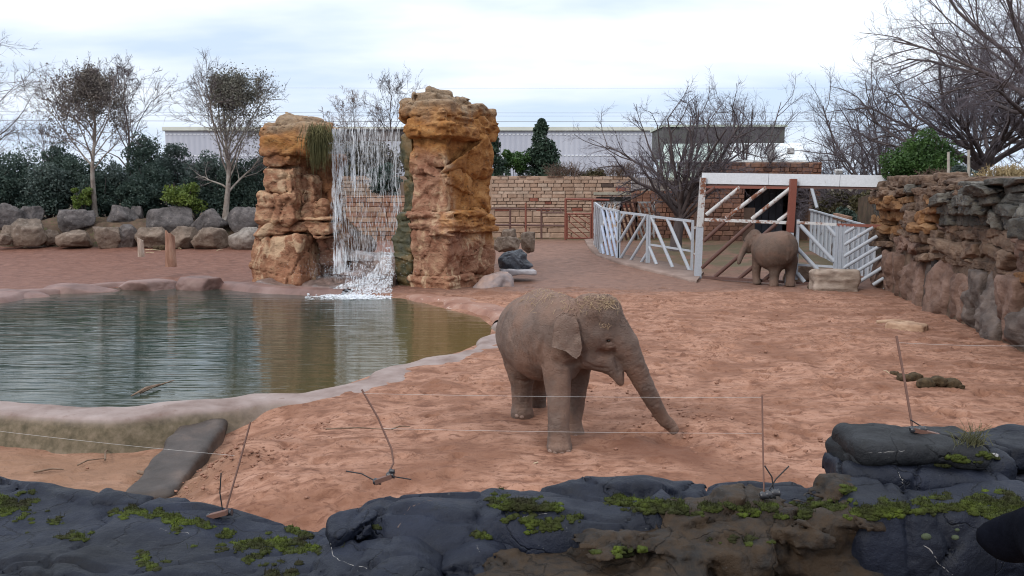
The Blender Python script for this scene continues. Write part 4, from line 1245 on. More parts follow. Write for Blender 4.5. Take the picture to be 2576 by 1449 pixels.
# the other ear, behind the head
eb = Buf(); c0 = np.array([1.05, 12.42, 1.72])
for i in range(1):
    tt = np.linspace(0, 2 * np.pi, 24, endpoint=False)
    ring = np.stack([c0[0] + 0.20 * np.cos(tt), c0[1] + 0.05 + 0.04 * np.sin(tt * 2), c0[2] - 0.1 + 0.30 * np.sin(tt)], 1)
    V = np.vstack([ring, ring + np.array([0, 0.03, 0]), [c0 + (0, 0.03, -0.1)], [c0 + (0, 0.07, -0.1)]])
    F3 = [[j, (j + 1) % 24, 48] for j in range(24)] + [[24 + (j + 1) % 24, 24 + j, 49] for j in range(24)]
    eb.add(V, F3); eb.add(V, [[j, j + 24, (j + 1) % 24 + 24, (j + 1) % 24] for j in range(24)])
obj('ear', eb, EARM, e1)
h = shoot(bv1, 1531, 857)
D3, F3_ = ico(3)
ey = Buf().add(h[0] + D3 * np.array([0.030, 0.024, 0.022]), F3_); eo = obj('eye', ey, EYE, e1)
def nails(bv, root, px, r):
    for u, v in px:
        q = shoot(bv, u, v)
        if q is None:
            continue
        D2, F2 = ico(2)
        n_ = q[1]; n_ = n_ / np.linalg.norm(n_)
        tng = np.cross(n_, [0, 0, 1.0]); tng /= np.linalg.norm(tng) + 1e-9
        upv = np.cross(tng, n_)
        R = np.stack([tng, n_, upv], 1)
        obj('toenail', Buf().add(q[0] + (D2 * np.array([r, r * 0.22, r * 0.75])) @ R.T, F2), NAIL, root)
nails(bv1, e1, [(1383, 1135), (1396, 1140), (1414, 1141), (1430, 1136), (1448, 1098), (1440, 1103), (1300, 1046), (1313, 1049)], 0.036)
# bristly hair on the crown
hb = Buf(); rr_ = np.random.default_rng(19)
A_, B_ = [], []
for _ in range(1700):
    u, v = rr_.uniform(1430, 1580), rr_.uniform(742, 850)
    if v > 770 + (u - 1440) * 0.30 + 20:
        continue
    q = shoot(bv1, u, v)
    if q is None:
        continue
    A_.append(q[0] - q[1] * 0.004); B_.append(q[0] + q[1] * rr_.uniform(0.010, 0.030) + rr_.normal(0, 0.008, 3))
hb.segs(A_, B_, np.full(len(A_), 0.0016), np.full(len(A_), 0.0008), 3)
tag(obj('head_hair', hb, HAIR, e1), kind='stuff')
sb = Buf(); A_, B_ = [], []
def straw_px(n, cu, su, cv, sv, ln):
    for _ in range(n):
        q = shoot(bv1, rr_.normal(cu, su), rr_.normal(cv, sv))
        if q is None:
            continue
        d_ = rr_.normal(size=3); d_ -= (d_ @ q[1]) * q[1] * 0.85; d_ /= np.linalg.norm(d_)
        L = ln * rr_.uniform(0.3, 1.2)
        p = q[0] + q[1] * 0.008
        A_.append(p - d_ * L / 2); B_.append(p + d_ * L / 2 + q[1] * rr_.uniform(0, 0.03))
straw_px(90, 1500, 36, 754, 7, 0.08); straw_px(60, 1532, 12, 764, 9, 0.10); straw_px(60, 1390, 36, 738, 9, 0.08); straw_px(50, 1345, 34, 748, 16, 0.09); straw_px(16, 1525, 8, 818, 5, 0.05); straw_px(60, 1480, 40, 775, 6, 0.07)
for a, c_, in (((1358, 757), (1388, 727)), ((1352, 765), (1372, 745)), ((1535, 752), (1552, 780))):
    qa, qc = shoot(bv1, *a), shoot(bv1, *c_)
    if qa and qc:
        A_.append(qa[0] + qa[1] * 0.01); B_.append(qc[0] + qc[1] * 0.02)
sb.segs(A_, B_, np.full(len(A_), 0.0026), np.full(len(A_), 0.002), 3)
o = obj('straw', sb, STRAW, loc=(1.2, 12.0, 2.1)); tag(o, 'dry yellow straw scattered over the near elephant', 'straw', kind='stuff')

# ---- the far elephant at the gate, seen from behind
def q2(x, y, d):
    return at(1809.2 + x * 0.14316, 539.4 + y * 0.14316, d)
D0 = 35.0
m2 = 0.14316 / FPX * D0
e2 = thing('elephant', 'far adult elephant seen from behind standing against the white gate', 'elephant', (10.55, 35.0, 0.0))
S = Sculpt((8.2, 33.3, -0.1), (12.6, 37.6, 2.75), 0.032)
S.cone(q2(1080, 590, 34.8), q2(800, 600, 35.8), 0.60, 0.56, 0.15)
S.ell(q2(960, 650, 35.2), (0.80, 0.95, 0.80), 0.2)
S.ell(q2(1110, 560, 34.7), (0.58, 0.52, 0.60), 0.2)
S.ell(q2(1180, 640, 34.6), (0.42, 0.42, 0.52), 0.15)
S.cone(q2(760, 520, 36.0), q2(640, 480, 36.3), 0.44, 0.34, 0.15)
S.ell(q2(630, 380, 36.3), (0.27, 0.30, 0.30), 0.1)
S.ell(q2(545, 470, 36.3), (0.23, 0.26, 0.30), 0.1)
S.cone(q2(560, 520, 36.3), q2(520, 620, 36.3), 0.22, 0.15, 0.08)
S.chain([(q2(510, 500, 36.3), 0.20), (q2(450, 590, 36.25), 0.155), (q2(395, 690, 36.2), 0.13), (q2(362, 780, 36.1), 0.115), (q2(345, 850, 36.05), 0.085)], 0.08)
S.chain([(q2(690, 780, 35.9), 0.27), (q2(660, 930, 35.9), 0.19), (q2(655, 1100, 35.9), 0.165), (q2(660, 1235, 35.8), 0.185)], 0.12)
S.chain([(q2(1010, 860, 34.9), 0.32), (q2(975, 1000, 34.9), 0.22), (q2(965, 1120, 34.9), 0.185), (q2(955, 1255, 34.8), 0.205)], 0.12)
S.chain([(q2(1240, 800, 34.9), 0.33), (q2(1265, 950, 34.95), 0.22), (q2(1255, 1100, 34.95), 0.185), (q2(1245, 1262, 34.8), 0.20)], 0.12)
S.chain([(q2(1020, 900, 36.1), 0.22), (q2(1035, 1050, 36.2), 0.17), (q2(1030, 1220, 36.1), 0.18)], 0.12)
S.chain([(q2(1190, 380, 34.35), 0.075), (q2(1215, 560, 34.2), 0.06), (q2(1215, 680, 34.2), 0.05), (q2(1195, 850, 34.25), 0.03), (q2(1150, 1050, 34.3), 0.022)], 0.06)
S.noise(2.6, 0.016, 3, 91)
S.floor(-0.02)
SKIN2 = skin('far_elephant_skin', (0.092, 0.063, 0.050), (0.148, 0.102, 0.080), (0.16, 0.098, 0.073), 26)
body2 = obj('body', S.buf(), SKIN2, e2)
bv2 = bvh_of(body2)
def px2(pts):
    return [(1809.2 + x * 0.14316, 539.4 + y * 0.14316) for x, y in pts]
ear2 = flap(bv2, px2([(590, 370), (640, 350), (665, 400), (655, 460), (625, 500), (560, 520), (528, 565), (535, 500), (570, 430)]), (35.93, -0.05, 0.02), (1895, 595), 0.02, 0.04, -0.02, n=18)
obj('ear', ear2, EARM, e2)
tf = Buf(); base = q2(1150, 1050, 34.3)
tf.segs([base + np.random.default_rng(i).normal(0, 0.015, 3) for i in range(26)], [q2(1112 + i % 7 * 6, 1120 + i * 2.4, 34.3) for i in range(26)], np.full(26, 0.012), np.full(26, 0.004), 3)
obj('tail_tuft', tf, HAIR, e2)
h = shoot(bv2, *px2([(449, 458)])[0])
if h:
    obj('eye', Buf().add(h[0] + D3 * 0.035, F3_), EYE, e2)
nails(bv2, e2, px2([(625, 1240), (660, 1250), (915, 1262), (955, 1268), (1210, 1266), (1260, 1268)]), 0.055)

# ================================================================== BOULDERS BEHIND THE POOL
def lime(name, base, warm):
    b = NB(name)
    po = b.co('Object'); f = b.noise(po, 1.2, 6, 0.65, 0.4); f2 = b.noise(po, 4.5, 7, 0.72)
    c = b.ramp(f, [(0.30, tuple(x * 0.45 for x in base)), (0.5, base), (0.70, tuple(min(1, x * 1.45) for x in base))])
    c = b.mix(b.ramp(f2, [(0.35, 0.7), (0.5, 0.0)]), c, tuple(x * 0.4 for x in base))
    c = b.mix(b.ramp(f2, [(0.58, 0.0), (0.68, 0.6)]), c, (0.36, 0.32, 0.28))
    g = b.n('ShaderNodeSeparateXYZ'); b.l(b.co('World'), g.inputs[0])
    low = b.ramp(b.math('ADD', g.outputs['Z'], b.math('MULTIPLY', f, 0.8)), [(0.0, 1.0), (1.0, 0.0)])
    mr = b.n('ShaderNodeMapRange'); mr.inputs['From Min'].default_value = 2.5; mr.inputs['From Max'].default_value = 1.1
    b.l(b.math('ADD', g.outputs['Z'], b.math('MULTIPLY', f, 0.8)), mr.inputs['Value'])
    c = b.mix(b.math('MULTIPLY', mr.outputs[0], 0.45, True), c, warm)
    n1 = b.bump(f, 0.6, 0.2); n2 = b.bump(f2, 0.8, 0.09, n1)
    return b.fin(c, 0.88, n2, 0.2)
LIME = lime('grey_limestone', (0.112, 0.099, 0.098), (0.21, 0.135, 0.092))
LIMET = lime('tan_limestone', (0.165, 0.128, 0.104), (0.235, 0.15, 0.102))
LIMEP = lime('pale_limestone', (0.25, 0.225, 0.205), (0.25, 0.17, 0.125))
def z4(x, y):
    return (x * 0.2577, 373.5 + y * 0.2577)
BL = [  # box in the photograph, distance, stone, label
    ((-60, 215, 530, 760), 50.5, LIME, 'rounded grey boulder at the left edge in the upper row'),
    ((190, 420, 560, 760), 51.2, LIME, 'low dark boulder wedged behind the tan pyramid boulder'),
    ((555, 935, 590, 800), 50.3, LIME, 'grey brown pyramid boulder in the upper row below the pale tree trunk'),
    ((1040, 1330, 548, 745), 51.0, LIME, 'flat topped grey boulder right of the pale tree trunk'),
    ((1290, 1400, 560, 740), 51.9, LIME, 'dark narrow boulder touching the flat topped grey boulder'),
    ((1455, 1895, 562, 805), 50.4, LIME, 'wide cracked grey boulder below the yellow green bush'),
    ((1893, 2245, 585, 835), 50.2, LIME, 'peaked grey boulder with a shaded right side in the upper row'),
    ((2232, 2600, 565, 825), 50.2, LIME, 'tall grey boulder of the upper row nearest the left rock tower'),
    ((20, 212, 745, 845), 48.8, LIMET, 'small pale boulder lying beside the tan pyramid boulder'),
    ((-60, 125, 830, 905), 47.6, LIMET, 'low half buried boulder at the left edge of the sand'),
    ((145, 440, 682, 915), 48.2, LIMET, 'tan pyramid boulder with a knobbed top in the lower row'),
    ((410, 570, 790, 910), 48.8, LIMET, 'low olive brown boulder right of the tan pyramid boulder'),
    ((560, 880, 792, 925), 48.2, LIMET, 'tan slab boulder under the pyramid boulder'),
    ((900, 1190, 762, 940), 48.0, LIMET, 'tan boulder sloping down to the sand left of its grey neighbour'),
    ((1105, 1335, 738, 940), 48.3, LIME, 'grey pointed boulder under the flat topped one'),
    ((1335, 1650, 762, 935), 48.2, LIMET, 'tan boulder behind the small pale stump'),
    ((1635, 1915, 755, 945), 48.2, LIMET, 'tan pointed boulder behind the tall stump'),
    ((1890, 2215, 765, 950), 48.0, LIMET, 'brown and grey boulder with a light ridge under the peaked one'),
    ((2240, 2600, 765, 968), 47.8, LIMEP, 'pale streaky boulder in the lower row beside the left rock tower'),
]
for i, ((x0, x1, y0, y1), d, mt, lb_) in enumerate(BL):
    a = at(*z4(x0, y1), d); c_ = at(*z4(x1, y0), d)
    cen = (a + c_) / 2; hw = (c_[0] - a[0]) / 2; hh_ = (c_[2] - a[2]) / 2
    o = obj('boulder', boulder(cen - np.array([0, 0, 0.12]), (hw * 1.04, max(hw, hh_) * 0.85, hh_ + 0.12), 100 + i * 7, planes=9, level=4, noise=0.10), mt, loc=cen)
    tag(o, lb_, 'boulder', 'quarried boulders behind the pool')
# earth bank under the upper row
BANKE = gen('earth_bank', [(0.3, (0.045, 0.03, 0.02)), (0.5, (0.09, 0.058, 0.04)), (0.7, (0.14, 0.09, 0.06))], 1.4, 0.95, 0.7, 0.08, 6, 'World', fine=(5, (0.06, 0.065, 0.025), 0.55))
eb = Buf(); xs = np.arange(-34, -8.5, 0.35); ys = np.array([48.2, 48.8, 49.4, 50.2, 51, 52, 54, 57, 62, 70.0])
EX, EY = np.meshgrid(xs, ys, indexing='ij')
EZ = zt(EX, EY) + 1.55 * sstep(48.2, 51.0, EY) * sstep(-8.7, -11, EX) - 0.15 + 0.22 * fbm(EX * 0.6, EY * 0.6, 0, 4, 3) * sstep(48.2, 49, EY)
I = np.arange(EX.size).reshape(EX.shape)
eb.add(np.stack([EX, EY, EZ], -1).reshape(-1, 3), np.stack([I[:-1, :-1], I[1:, :-1], I[1:, 1:], I[:-1, 1:]], -1).reshape(-1, 4))
o = obj('earth_bank', eb, BANKE); tag(o, kind='structure')

# stones and stumps on the far sand
for i, (u0, u1, v0, v1, d, mt, lb_) in enumerate([
    (868, 918, 575, 622, 44.0, LIME, 'dark boulder seen through the falling water beside the left tower'),
    (905, 948, 590, 625, 43.6, LIME, 'low dark boulder seen through the middle of the waterfall'),
    (1262, 1300, 574, 606, 44.0, LIMET, 'jagged upright brown rock left of its twin behind the right tower'),
    (1310, 1346, 582, 628, 42.5, LIMET, 'jagged brown rock nearest the path behind the right tower'),
    (1240, 1312, 594, 626, 41.5, LIMET, 'flat tan rock slab behind the right tower')]):
    a = at(u0, v1, d); c_ = at(u1, v0, d); cen = (a + c_) / 2
    o = obj('rock', boulder(cen - np.array([0, 0, 0.1]), ((c_[0] - a[0]) / 2, (c_[0] - a[0]) / 2 * 0.8, (c_[2] - a[2]) / 2 + 0.1), 300 + i, planes=10, level=4, noise=0.16), mt, loc=cen)
    tag(o, lb_, 'rock')
DARKR = gen('dark_slate', [(0.3, (0.022, 0.024, 0.032)), (0.55, (0.06, 0.065, 0.08)), (0.75, (0.14, 0.15, 0.18))], 1.6, 0.5, 0.8, 0.08, 6, 'World', spec=0.5)
a = at(1252, 690, 37.6); c_ = at(1342, 626, 37.6); cen = (a + c_) / 2
o = obj('rock', boulder(cen, ((c_[0] - a[0]) / 2, 0.7, (c_[2] - a[2]) / 2), 331, planes=9, level=4, noise=0.2), DARKR, loc=cen); tag(o, 'dark wet slate boulder right of the taller rock tower', 'rock')
S = Sculpt((-1.0, 35.6, 0.0), (1.4, 38.2, 0.8), 0.05)
pa = at(1262, 690, 36.5); pb = at(1345, 680, 37.0)
S.slab((pa + pb) / 2 + np.array([0, 0.3, 0.0]), (0.78, 0.5, 0.13), 0.05, 0.03, np.array(Matrix.Rotation(0.15, 3, 'Z')), warp=0.05, wf=2.0, seed=4)
o = obj('stone_slab', S.buf(), gen('pale_slab', [(0.3, (0.22, 0.20, 0.21)), (0.7, (0.45, 0.42, 0.43))], 1.5, 0.6, 0.5, 0.04, 6, 'World'), loc=(pa + pb) / 2); tag(o, 'pale flat slab lying in front of the dark slate boulder', 'slab')
a = at(1190, 735, 34.0); c_ = at(1292, 684, 34.0); cen = (a + c_) / 2
o = obj('rock', boulder(cen - np.array([0, -0.4, 0.25]), (0.85, 0.9, 0.6), 351, planes=8, level=4, noise=0.1, soft=0.05), gen('grey_foot_rock', [(0.3, (0.13, 0.11, 0.11)), (0.5, (0.25, 0.20, 0.195)), (0.7, (0.40, 0.27, 0.22))], 1.1, 0.7, 0.6, 0.05, 6, 'World'), loc=cen); tag(o, 'smooth grey mound of rock at the front foot of the taller tower', 'rock')
# far bank stones
for i, (u0, u1, v0, v1, d, lb_) in enumerate([(440, 560, 684, 727, 34.3, 'pinkish angular stone set in the far pool bank'), (294, 440, 692, 726, 34.2, 'long flat grey stone set in the far pool bank'), (-60, 110, 716, 760, 31.2, 'smooth purple brown mound at the left end of the far pool bank'), (90, 290, 702, 738, 33.2, 'low dark stone between the mound and the long flat stone')]):
    a = at(u0, v1, d); c_ = at(u1, v0, d); cen = (a + c_) / 2
    o = obj('bank_stone', boulder(cen - np.array([0, -0.3, 0.36]), ((c_[0] - a[0]) / 2, 0.85, (c_[2] - a[2]) / 2 + 0.15), 370 + i * 3, planes=8, level=4, noise=0.06, soft=0.06), PURP, loc=cen)
    tag(o, lb_, 'rock')
WOOD = gen('weathered_wood', [(0.3, (0.17, 0.085, 0.055)), (0.5, (0.28, 0.15, 0.105)), (0.7, (0.38, 0.235, 0.17))], 2.0, 0.9, 0.8, 0.05, 9, 'Object', (3, 3, 0.6))
WOODP = gen('pale_wood', [(0.3, (0.22, 0.155, 0.12)), (0.7, (0.45, 0.36, 0.30))], 3, 0.9, 0.7, 0.03, 12, 'Object', (3, 3, 0.6))
def stump(u0, u1, vt, vb, d, mt, lb_, seed, lean=0.0):
    a = at((u0 + u1) / 2, vb, d); t = at((u0 + u1) / 2, vt, d); r = (u1 - u0) / FPX * d / 2
    z = np.linspace(a[2] - 0.25, t[2], 14); k = np.linspace(0, 1, 14)
    B = Buf(); sides = 16; V = []
    for zi, ki in zip(z, k):
        th = np.linspace(0, 2 * np.pi, sides, endpoint=False)
        rr = r * (1.12 - 0.25 * ki) * (1 + 0.14 * vnoise(np.cos(th) * 1.6, np.sin(th) * 1.6, zi * 2.5, seed))
        zz_ = zi + (ki > 0.95) * 0.10 * vnoise(np.cos(th) * 2, np.sin(th) * 2, 0, seed + 4) + (ki > 0.7) * (ki - 0.7) * 0.9 * np.cos(th + 2.2) * lean
        V.append(np.stack([a[0] + rr * np.cos(th), a[1] + rr * np.sin(th), zz_], 1))
    V = np.array(V); I = np.arange(14 * sides).reshape(14, sides); I2 = np.roll(I, -1, 1)
    B.add(V.reshape(-1, 3), np.stack([I[:-1], I2[:-1], I2[1:], I[1:]], -1).reshape(-1, 4))
    B.add(np.vstack([V[-1], V[-1].mean(0)[None]]), [[j, (j + 1) % sides, sides] for j in range(sides)])
    o = obj('tree_stump', B, mt, loc=a); tag(o, lb_, 'stump')
stump(418, 443, 590, 657, 38.6, WOOD, 'tall red brown pointed stump standing in the far sand', 5, 0.6)
stump(347, 362, 602, 633, 41.2, WOODP, 'small pale stump left of the taller one', 6, 0.2)

# ================================================================== METAL FENCES AND GATE
def paint(name, base, rust, cover):
    b = NB(name)
    po = b.co('World'); f = b.noise(po, 2.2, 6, 0.65); f2 = b.noise(po, 12, 5, 0.7)
    rc = b.ramp(f2, [(0.35, tuple(x * 0.5 for x in rust)), (0.65, rust)])
    k = b.math('ADD', b.math('MULTIPLY', f, 0.7), b.math('MULTIPLY', f2, 0.3))
    pc = b.ramp(f2, [(0.3, tuple(x * 0.82 for x in base)), (0.7, base)])
    c = b.mix(b.ramp(k, [(cover, 0.0), (cover + 0.06, 1.0)]), pc, rc)
    return b.fin(c, 0.6, b.bump(f2, 0.25, 0.01), 0.4)
WHITE = paint('grey_white_paint', (0.42, 0.45, 0.50), (0.30, 0.22, 0.16), 0.60)
WHITER = paint('rust_stained_white_paint', (0.55, 0.55, 0.55), (0.22, 0.085, 0.045), 0.50)
RUST = paint('red_rust_paint', (0.215, 0.07, 0.048), (0.42, 0.27, 0.17), 0.62)
BROWN = paint('brown_steel', (0.115, 0.058, 0.048), (0.20, 0.10, 0.07), 0.58)
BLUEW = paint('blue_white_paint', (0.46, 0.53, 0.68), (0.45, 0.40, 0.33), 0.60)
BEAMW = paint('beam_white_paint', (0.60, 0.63, 0.67), (0.32, 0.27, 0.22), 0.63)

def post(root, p, h, wd, mat, name='post', base=-0.1):
    bb = Buf(); bb.box((p[0], p[1], p[2] + (h + base) / 2), (wd, wd, h - base)); return obj(name, bb, mat, root, smooth=False)
def rail(root, a, c_, wd, ht, mat, name='rail'):
    return obj(name, Buf().beam(a, c_, wd, ht), mat, root, smooth=False)
def pipe(root, a, c_, r, mat, name='diagonal_bar'):
    return obj(name, Buf().tube([a, c_], r, 10), mat, root)
def panel(label, pa, pb, ht, diag, n, r=0.07, mat=WHITE, dmat=None, low=None, group='white pen fence panels', wd=0.11, slope=1.0):
    """one fence panel on the ground line pa-pb: two posts, a top rail and slanting tubes"""
    pa, pb = np.array(pa, float), np.array(pb, float)
    root = thing('pen_fence', label, 'fence', (pa + pb) / 2, group)
    up = np.array([0, 0, 1.0])
    post(root, pa, ht, wd, mat); post(root, pb, ht, wd, mat)
    tt = (pb - pa) / np.linalg.norm(pb - pa)
    rail(root, pa + up * (ht - wd / 2) + tt * wd / 2, pb + up * (ht - wd / 2) - tt * wd / 2, wd * 0.9, wd, mat, 'top_rail')
    L = np.linalg.norm((pb - pa)[:2])
    dm = dmat or mat
    def pt(s_, z):
        return pa + (pb - pa) * (s_ / L) + up * z
    H = ht - wd
    dx_ = H / slope
    for k in range(n):
        c0 = -dx_ + (L + dx_) * (k + 0.5) / n           # where this tube meets the ground line
        if diag > 0:
            s0, z0, s1, z1 = c0, 0.0, c0 + dx_, H
        else:
            s0, z0, s1, z1 = c0 + dx_, 0.0, c0, H
        # clip to the panel
        pts = []
        for s_, z in ((s0, z0), (s1, z1)):
            q = (s1, z1) if (s_, z) == (s0, z0) else (s0, z0)
            if s_ < 0:
                f = (0 - s_) / (q[0] - s_); s_, z = 0.0, z + (q[1] - z) * f
            elif s_ > L:
                f = (L - s_) / (q[0] - s_); s_, z = L, z + (q[1] - z) * f
            pts.append((s_, z))
        if abs(pts[0][0] - pts[1][0]) < 0.15:
            continue
        pipe(root, pt(*pts[0]) + np.array([0, 0.003 * k, 0]), pt(*pts[1]) + np.array([0, 0.003 * k, 0]), r, dm)
    if low:
        rail(root, pt(wd / 2, low) + np.array([0, 0.09, 0]), pt(L - wd / 2, low) + np.array([0, 0.09, 0]), 0.06, 0.09, mat, 'low_rail')
    return root
gp = ground_hit
pa, pb = gp(1636, 664), gp(1741, 684)
KZ = 0.16
def K(u, v):
    p = gp(u, v); p[2] += 0.10; return p
panel('pen fence panel with tubes falling right beside the gate post', K(1632, 667), K(1740, 687), 2.36, -1, 4, 0.08, low=0.92, slope=1.45)
panel('pen fence panel with tubes rising right, second from the gate', K(1557, 654), K(1627, 667), 2.40, 1, 5, 0.075, slope=1.3)
panel('pen fence panel with blue white tubes, third from the gate', K(1513, 642), K(1554, 654), 2.45, -1, 6, 0.075, dmat=BLUEW, slope=2.0)
panel('pen fence panel seen nearly end on at the bend', K(1496, 622), K(1511, 641), 2.45, 1, 5, 0.07, slope=1.8)
fa, fb_, fc, fd, fe = [np.array(p) for p in (K(1495, 617), at(1522, 592, 51), at(1560, 590, 53), at(1600, 588, 54.5), at(1644, 584, 56))]
for p in (fb_, fc, fd, fe):
    p[2] = zt(p[0], p[1]) + 0.05
panel('weathered pen fence panel curving away behind the bend', fa, fb_, 2.4, 1, 5, 0.07, WHITER, slope=1.5)
panel('far pen fence panel just behind the blue white tubes', fb_, fc, 2.4, 1, 6, 0.07, WHITER, slope=1.6)
panel('far pen fence panel with brown stained tubes', fc, fd, 2.4, -1, 6, 0.07, BROWN, slope=1.8)
panel('last far pen fence panel ending at the red stone wall', fd, fe, 2.4, -1, 6, 0.07, WHITER, slope=1.8)
# concrete kerb that carries the curved fence
kp = [gp(u, v) for u, v in ((1470, 606), (1478, 622), (1500, 645), (1550, 662), (1620, 680), (1690, 697), (1752, 714))]
ki = [gp(u, v) for u, v in ((1505, 604), (1510, 618), (1528, 632), (1570, 645), (1640, 658), (1700, 668), (1770, 690))]
def curve_strip(A, B, z, m=40):
    A, B = np.array(A)[:, :2], np.array(B)[:, :2]
    t = np.linspace(0, 1, len(A)); q = np.linspace(0, 1, m)
    a = np.stack([np.interp(q, t, A[:, i]) for i in (0, 1)], 1); c_ = np.stack([np.interp(q, t, B[:, i]) for i in (0, 1)], 1)
    za, zb_ = zt(a[:, 0], a[:, 1]), zt(c_[:, 0], c_[:, 1])
    rows = [np.column_stack([a, za - 0.2]), np.column_stack([a, za + z - 0.03]), np.column_stack([a * 0.96 + c_ * 0.04, za + z]), np.column_stack([c_, zb_ + z]), np.column_stack([c_, zb_ - 0.2])]
    V = np.stack(rows, 1); I = np.arange(m * 5).reshape(m, 5)
    return Buf().add(V.reshape(-1, 3), np.stack([I[:-1, :-1], I[1:, :-1], I[1:, 1:], I[:-1, 1:]], -1).reshape(-1, 4))
KERB = gen('kerb_concrete', [(0.3, (0.15, 0.10, 0.082)), (0.5, (0.22, 0.155, 0.13)), (0.7, (0.29, 0.215, 0.185))], 1.0, 0.85, 0.4, 0.02, 8, 'World')
o = obj('pen_kerb', curve_strip(kp, ki, 0.12), KERB, loc=kp[3]); tag(o, 'curved concrete kerb under the white pen fence', 'kerb')

# ---- sliding gate under the long white beam
def z4g(x, y):
    return (1660 + x * 0.315, 332 + y * 0.315)
GA = on_z(*z4g(342, 1180), 0.0); GB = on_z(*z4g(1060, 1215), 0.0)
gdir = (GB - GA) / np.linalg.norm(GB - GA)
def gpt(x, y, push=0.0):
    """point of the gate's upright plane under the photograph's pixel"""
    r = ray(*z4g(x, y)); o_ = np.array([0, 0, HC]); n_ = np.array([-gdir[1], gdir[0], 0])
    t = ((GA - o_) @ n_) / (r @ n_)
    return o_ + r * t + n_ * push
nrm_g = np.array([-gdir[1], gdir[0], 0])
beam_r = thing('gate_beam', 'long white box beam spanning above the elephant gate', 'beam', gpt(1000, 380))
for k, (x0, x1) in enumerate(((330, 863), (866, 1434), (1437, 1990))):
    ya, yb = 368 + (x0 - 330) * 0.0175, 368 + (x1 - 330) * 0.0175
    obj('beam_section', Buf().beam(gpt(x0, ya, 0.22), gpt(x1, yb, 0.22), 0.30, 0.47), BEAMW, beam_r, smooth=False)
rail(beam_r, gpt(365, 428, 0.2), gpt(1900, 452, 0.2), 0.14, 0.10, BROWN, 'bottom_flange')
gr = thing('elephant_gate', 'tall rusty white gate with slanting tubes behind the far elephant', 'gate', (GA + GB) / 2)
def gpost(x0, y0, x1, y1, wd, mat, name, push=0.0):
    return obj(name, Buf().beam(gpt(x0, y0, push), gpt(x1, y1, push), wd, wd, up=(0, 1, 0)), mat, gr, smooth=False)
gpost(318, 762, 300, 1195, 0.27, WHITE, 'post_foot'); gpost(346, 365, 318, 758, 0.24, WHITER, 'post')
gpost(1072, 375, 1045, 800, 0.25, RUST, 'post', -0.12); gpost(1045, 803, 1030, 1220, 0.24, WHITE, 'post_foot', -0.12)
gpost(1100, 700, 1085, 1180, 0.11, WHITE, 'post', 0.06)
rail(gr, gpt(360, 700), gpt(1040, 725), 0.12, 0.13, WHITER, 'mid_rail')
rail(gr, gpt(372, 440, 0.02), gpt(1040, 446, 0.02), 0.10, 0.10, RUST, 'top_rail')
rail(gr, gpt(345, 1160), gpt(1040, 1200), 0.14, 0.12, BROWN, 'bottom_rail')
rail(gr, gpt(345, 1196, -0.15), gpt(1040, 1228, -0.15), 0.18, 0.08, BROWN, 'track')
for (a, c_) in (((372, 660), (640, 442)), ((530, 688), (850, 442)), ((735, 695), (1040, 452)), ((945, 712), (1040, 640))):
    pipe(gr, gpt(*a), gpt(*c_), 0.085, WHITER)
pipe(gr, gpt(372, 490), gpt(440, 442), 0.08, BROWN)
for (a, c_) in (((350, 872), (525, 715)), ((335, 1085), (735, 725)), ((440, 1155), (930, 735)), ((630, 1172), (1035, 840)), ((830, 1185), (1035, 1010))):
    pipe(gr, gpt(*a), gpt(*c_), 0.085, BROWN)
# small post by the gate and the latch plates
pp = K(1754, 695); o = thing('gate_post', 'slim grey post between the pen fence and the gate', 'post', pp)
post(o, pp, 2.3, 0.12, WHITE, 'shaft')
for hgt in (2.1, 0.9):
    obj('hinge', Buf().box(pp + np.array([-0.12, 0, hgt]), (0.16, 0.06, 0.12)), WHITER, o, smooth=False)
# right hand panels
rp = thing('pen_fence', 'white fence panel right of the gate behind the far elephant', 'fence', gpt(1250, 1190), 'white pen fence panels')
def rpt(x, y, push=0.0):
    return gpt(x, y, push)
rail(rp, rpt(1095, 722), rpt(1412, 740), 0.10, 0.11, WHITER, 'top_rail'); rail(rp, rpt(1098, 1060, 0.05), rpt(1400, 1078, 0.05), 0.07, 0.09, WHITE, 'low_rail'); rail(rp, rpt(1090, 1205), rpt(1400, 1215), 0.1, 0.1, BROWN, 'bottom_rail')
for (a, c_) in (((1120, 742), (1392, 1035)), ((1335, 748), (1405, 830)), ((1098, 930), (1268, 1108)), ((1098, 1130), (1155, 1198))):
    pipe(rp, rpt(*a), rpt(*c_), 0.085, WHITE)
for x in (1405, 1438):
    obj('post', Buf().beam(rpt(x + 8, 745), rpt(x - 14, 1230), 0.12, 0.12, up=(0, 1, 0)), WHITE, rp, smooth=False)
rp2 = thing('pen_fence', 'white fence panel with rising tubes against the right rock wall', 'fence', rpt(1600, 1230), 'white pen fence panels')
rail(rp2, rpt(1416, 741), rpt(1790, 752), 0.10, 0.11, RUST, 'top_rail')
obj('post', Buf().beam(rpt(1478, 745), rpt(1458, 1230), 0.12, 0.12, up=(0, 1, 0)), WHITE, rp2, smooth=False)
for k in range(8):
    y0 = 810 + k * 92
    a, c_ = (1475 - k * 2, y0), (1475 + (y0 - 760) / 0.62, 760)
    if c_[0] > 1790:
        c_ = (1790, y0 - (1790 - 1475) * 0.62)
    if y0 > 1220:
        a = (1475 + (y0 - 1220) / 0.62, 1220)
    pipe(rp2, rpt(*a), rpt(*c_), 0.075, WHITE)
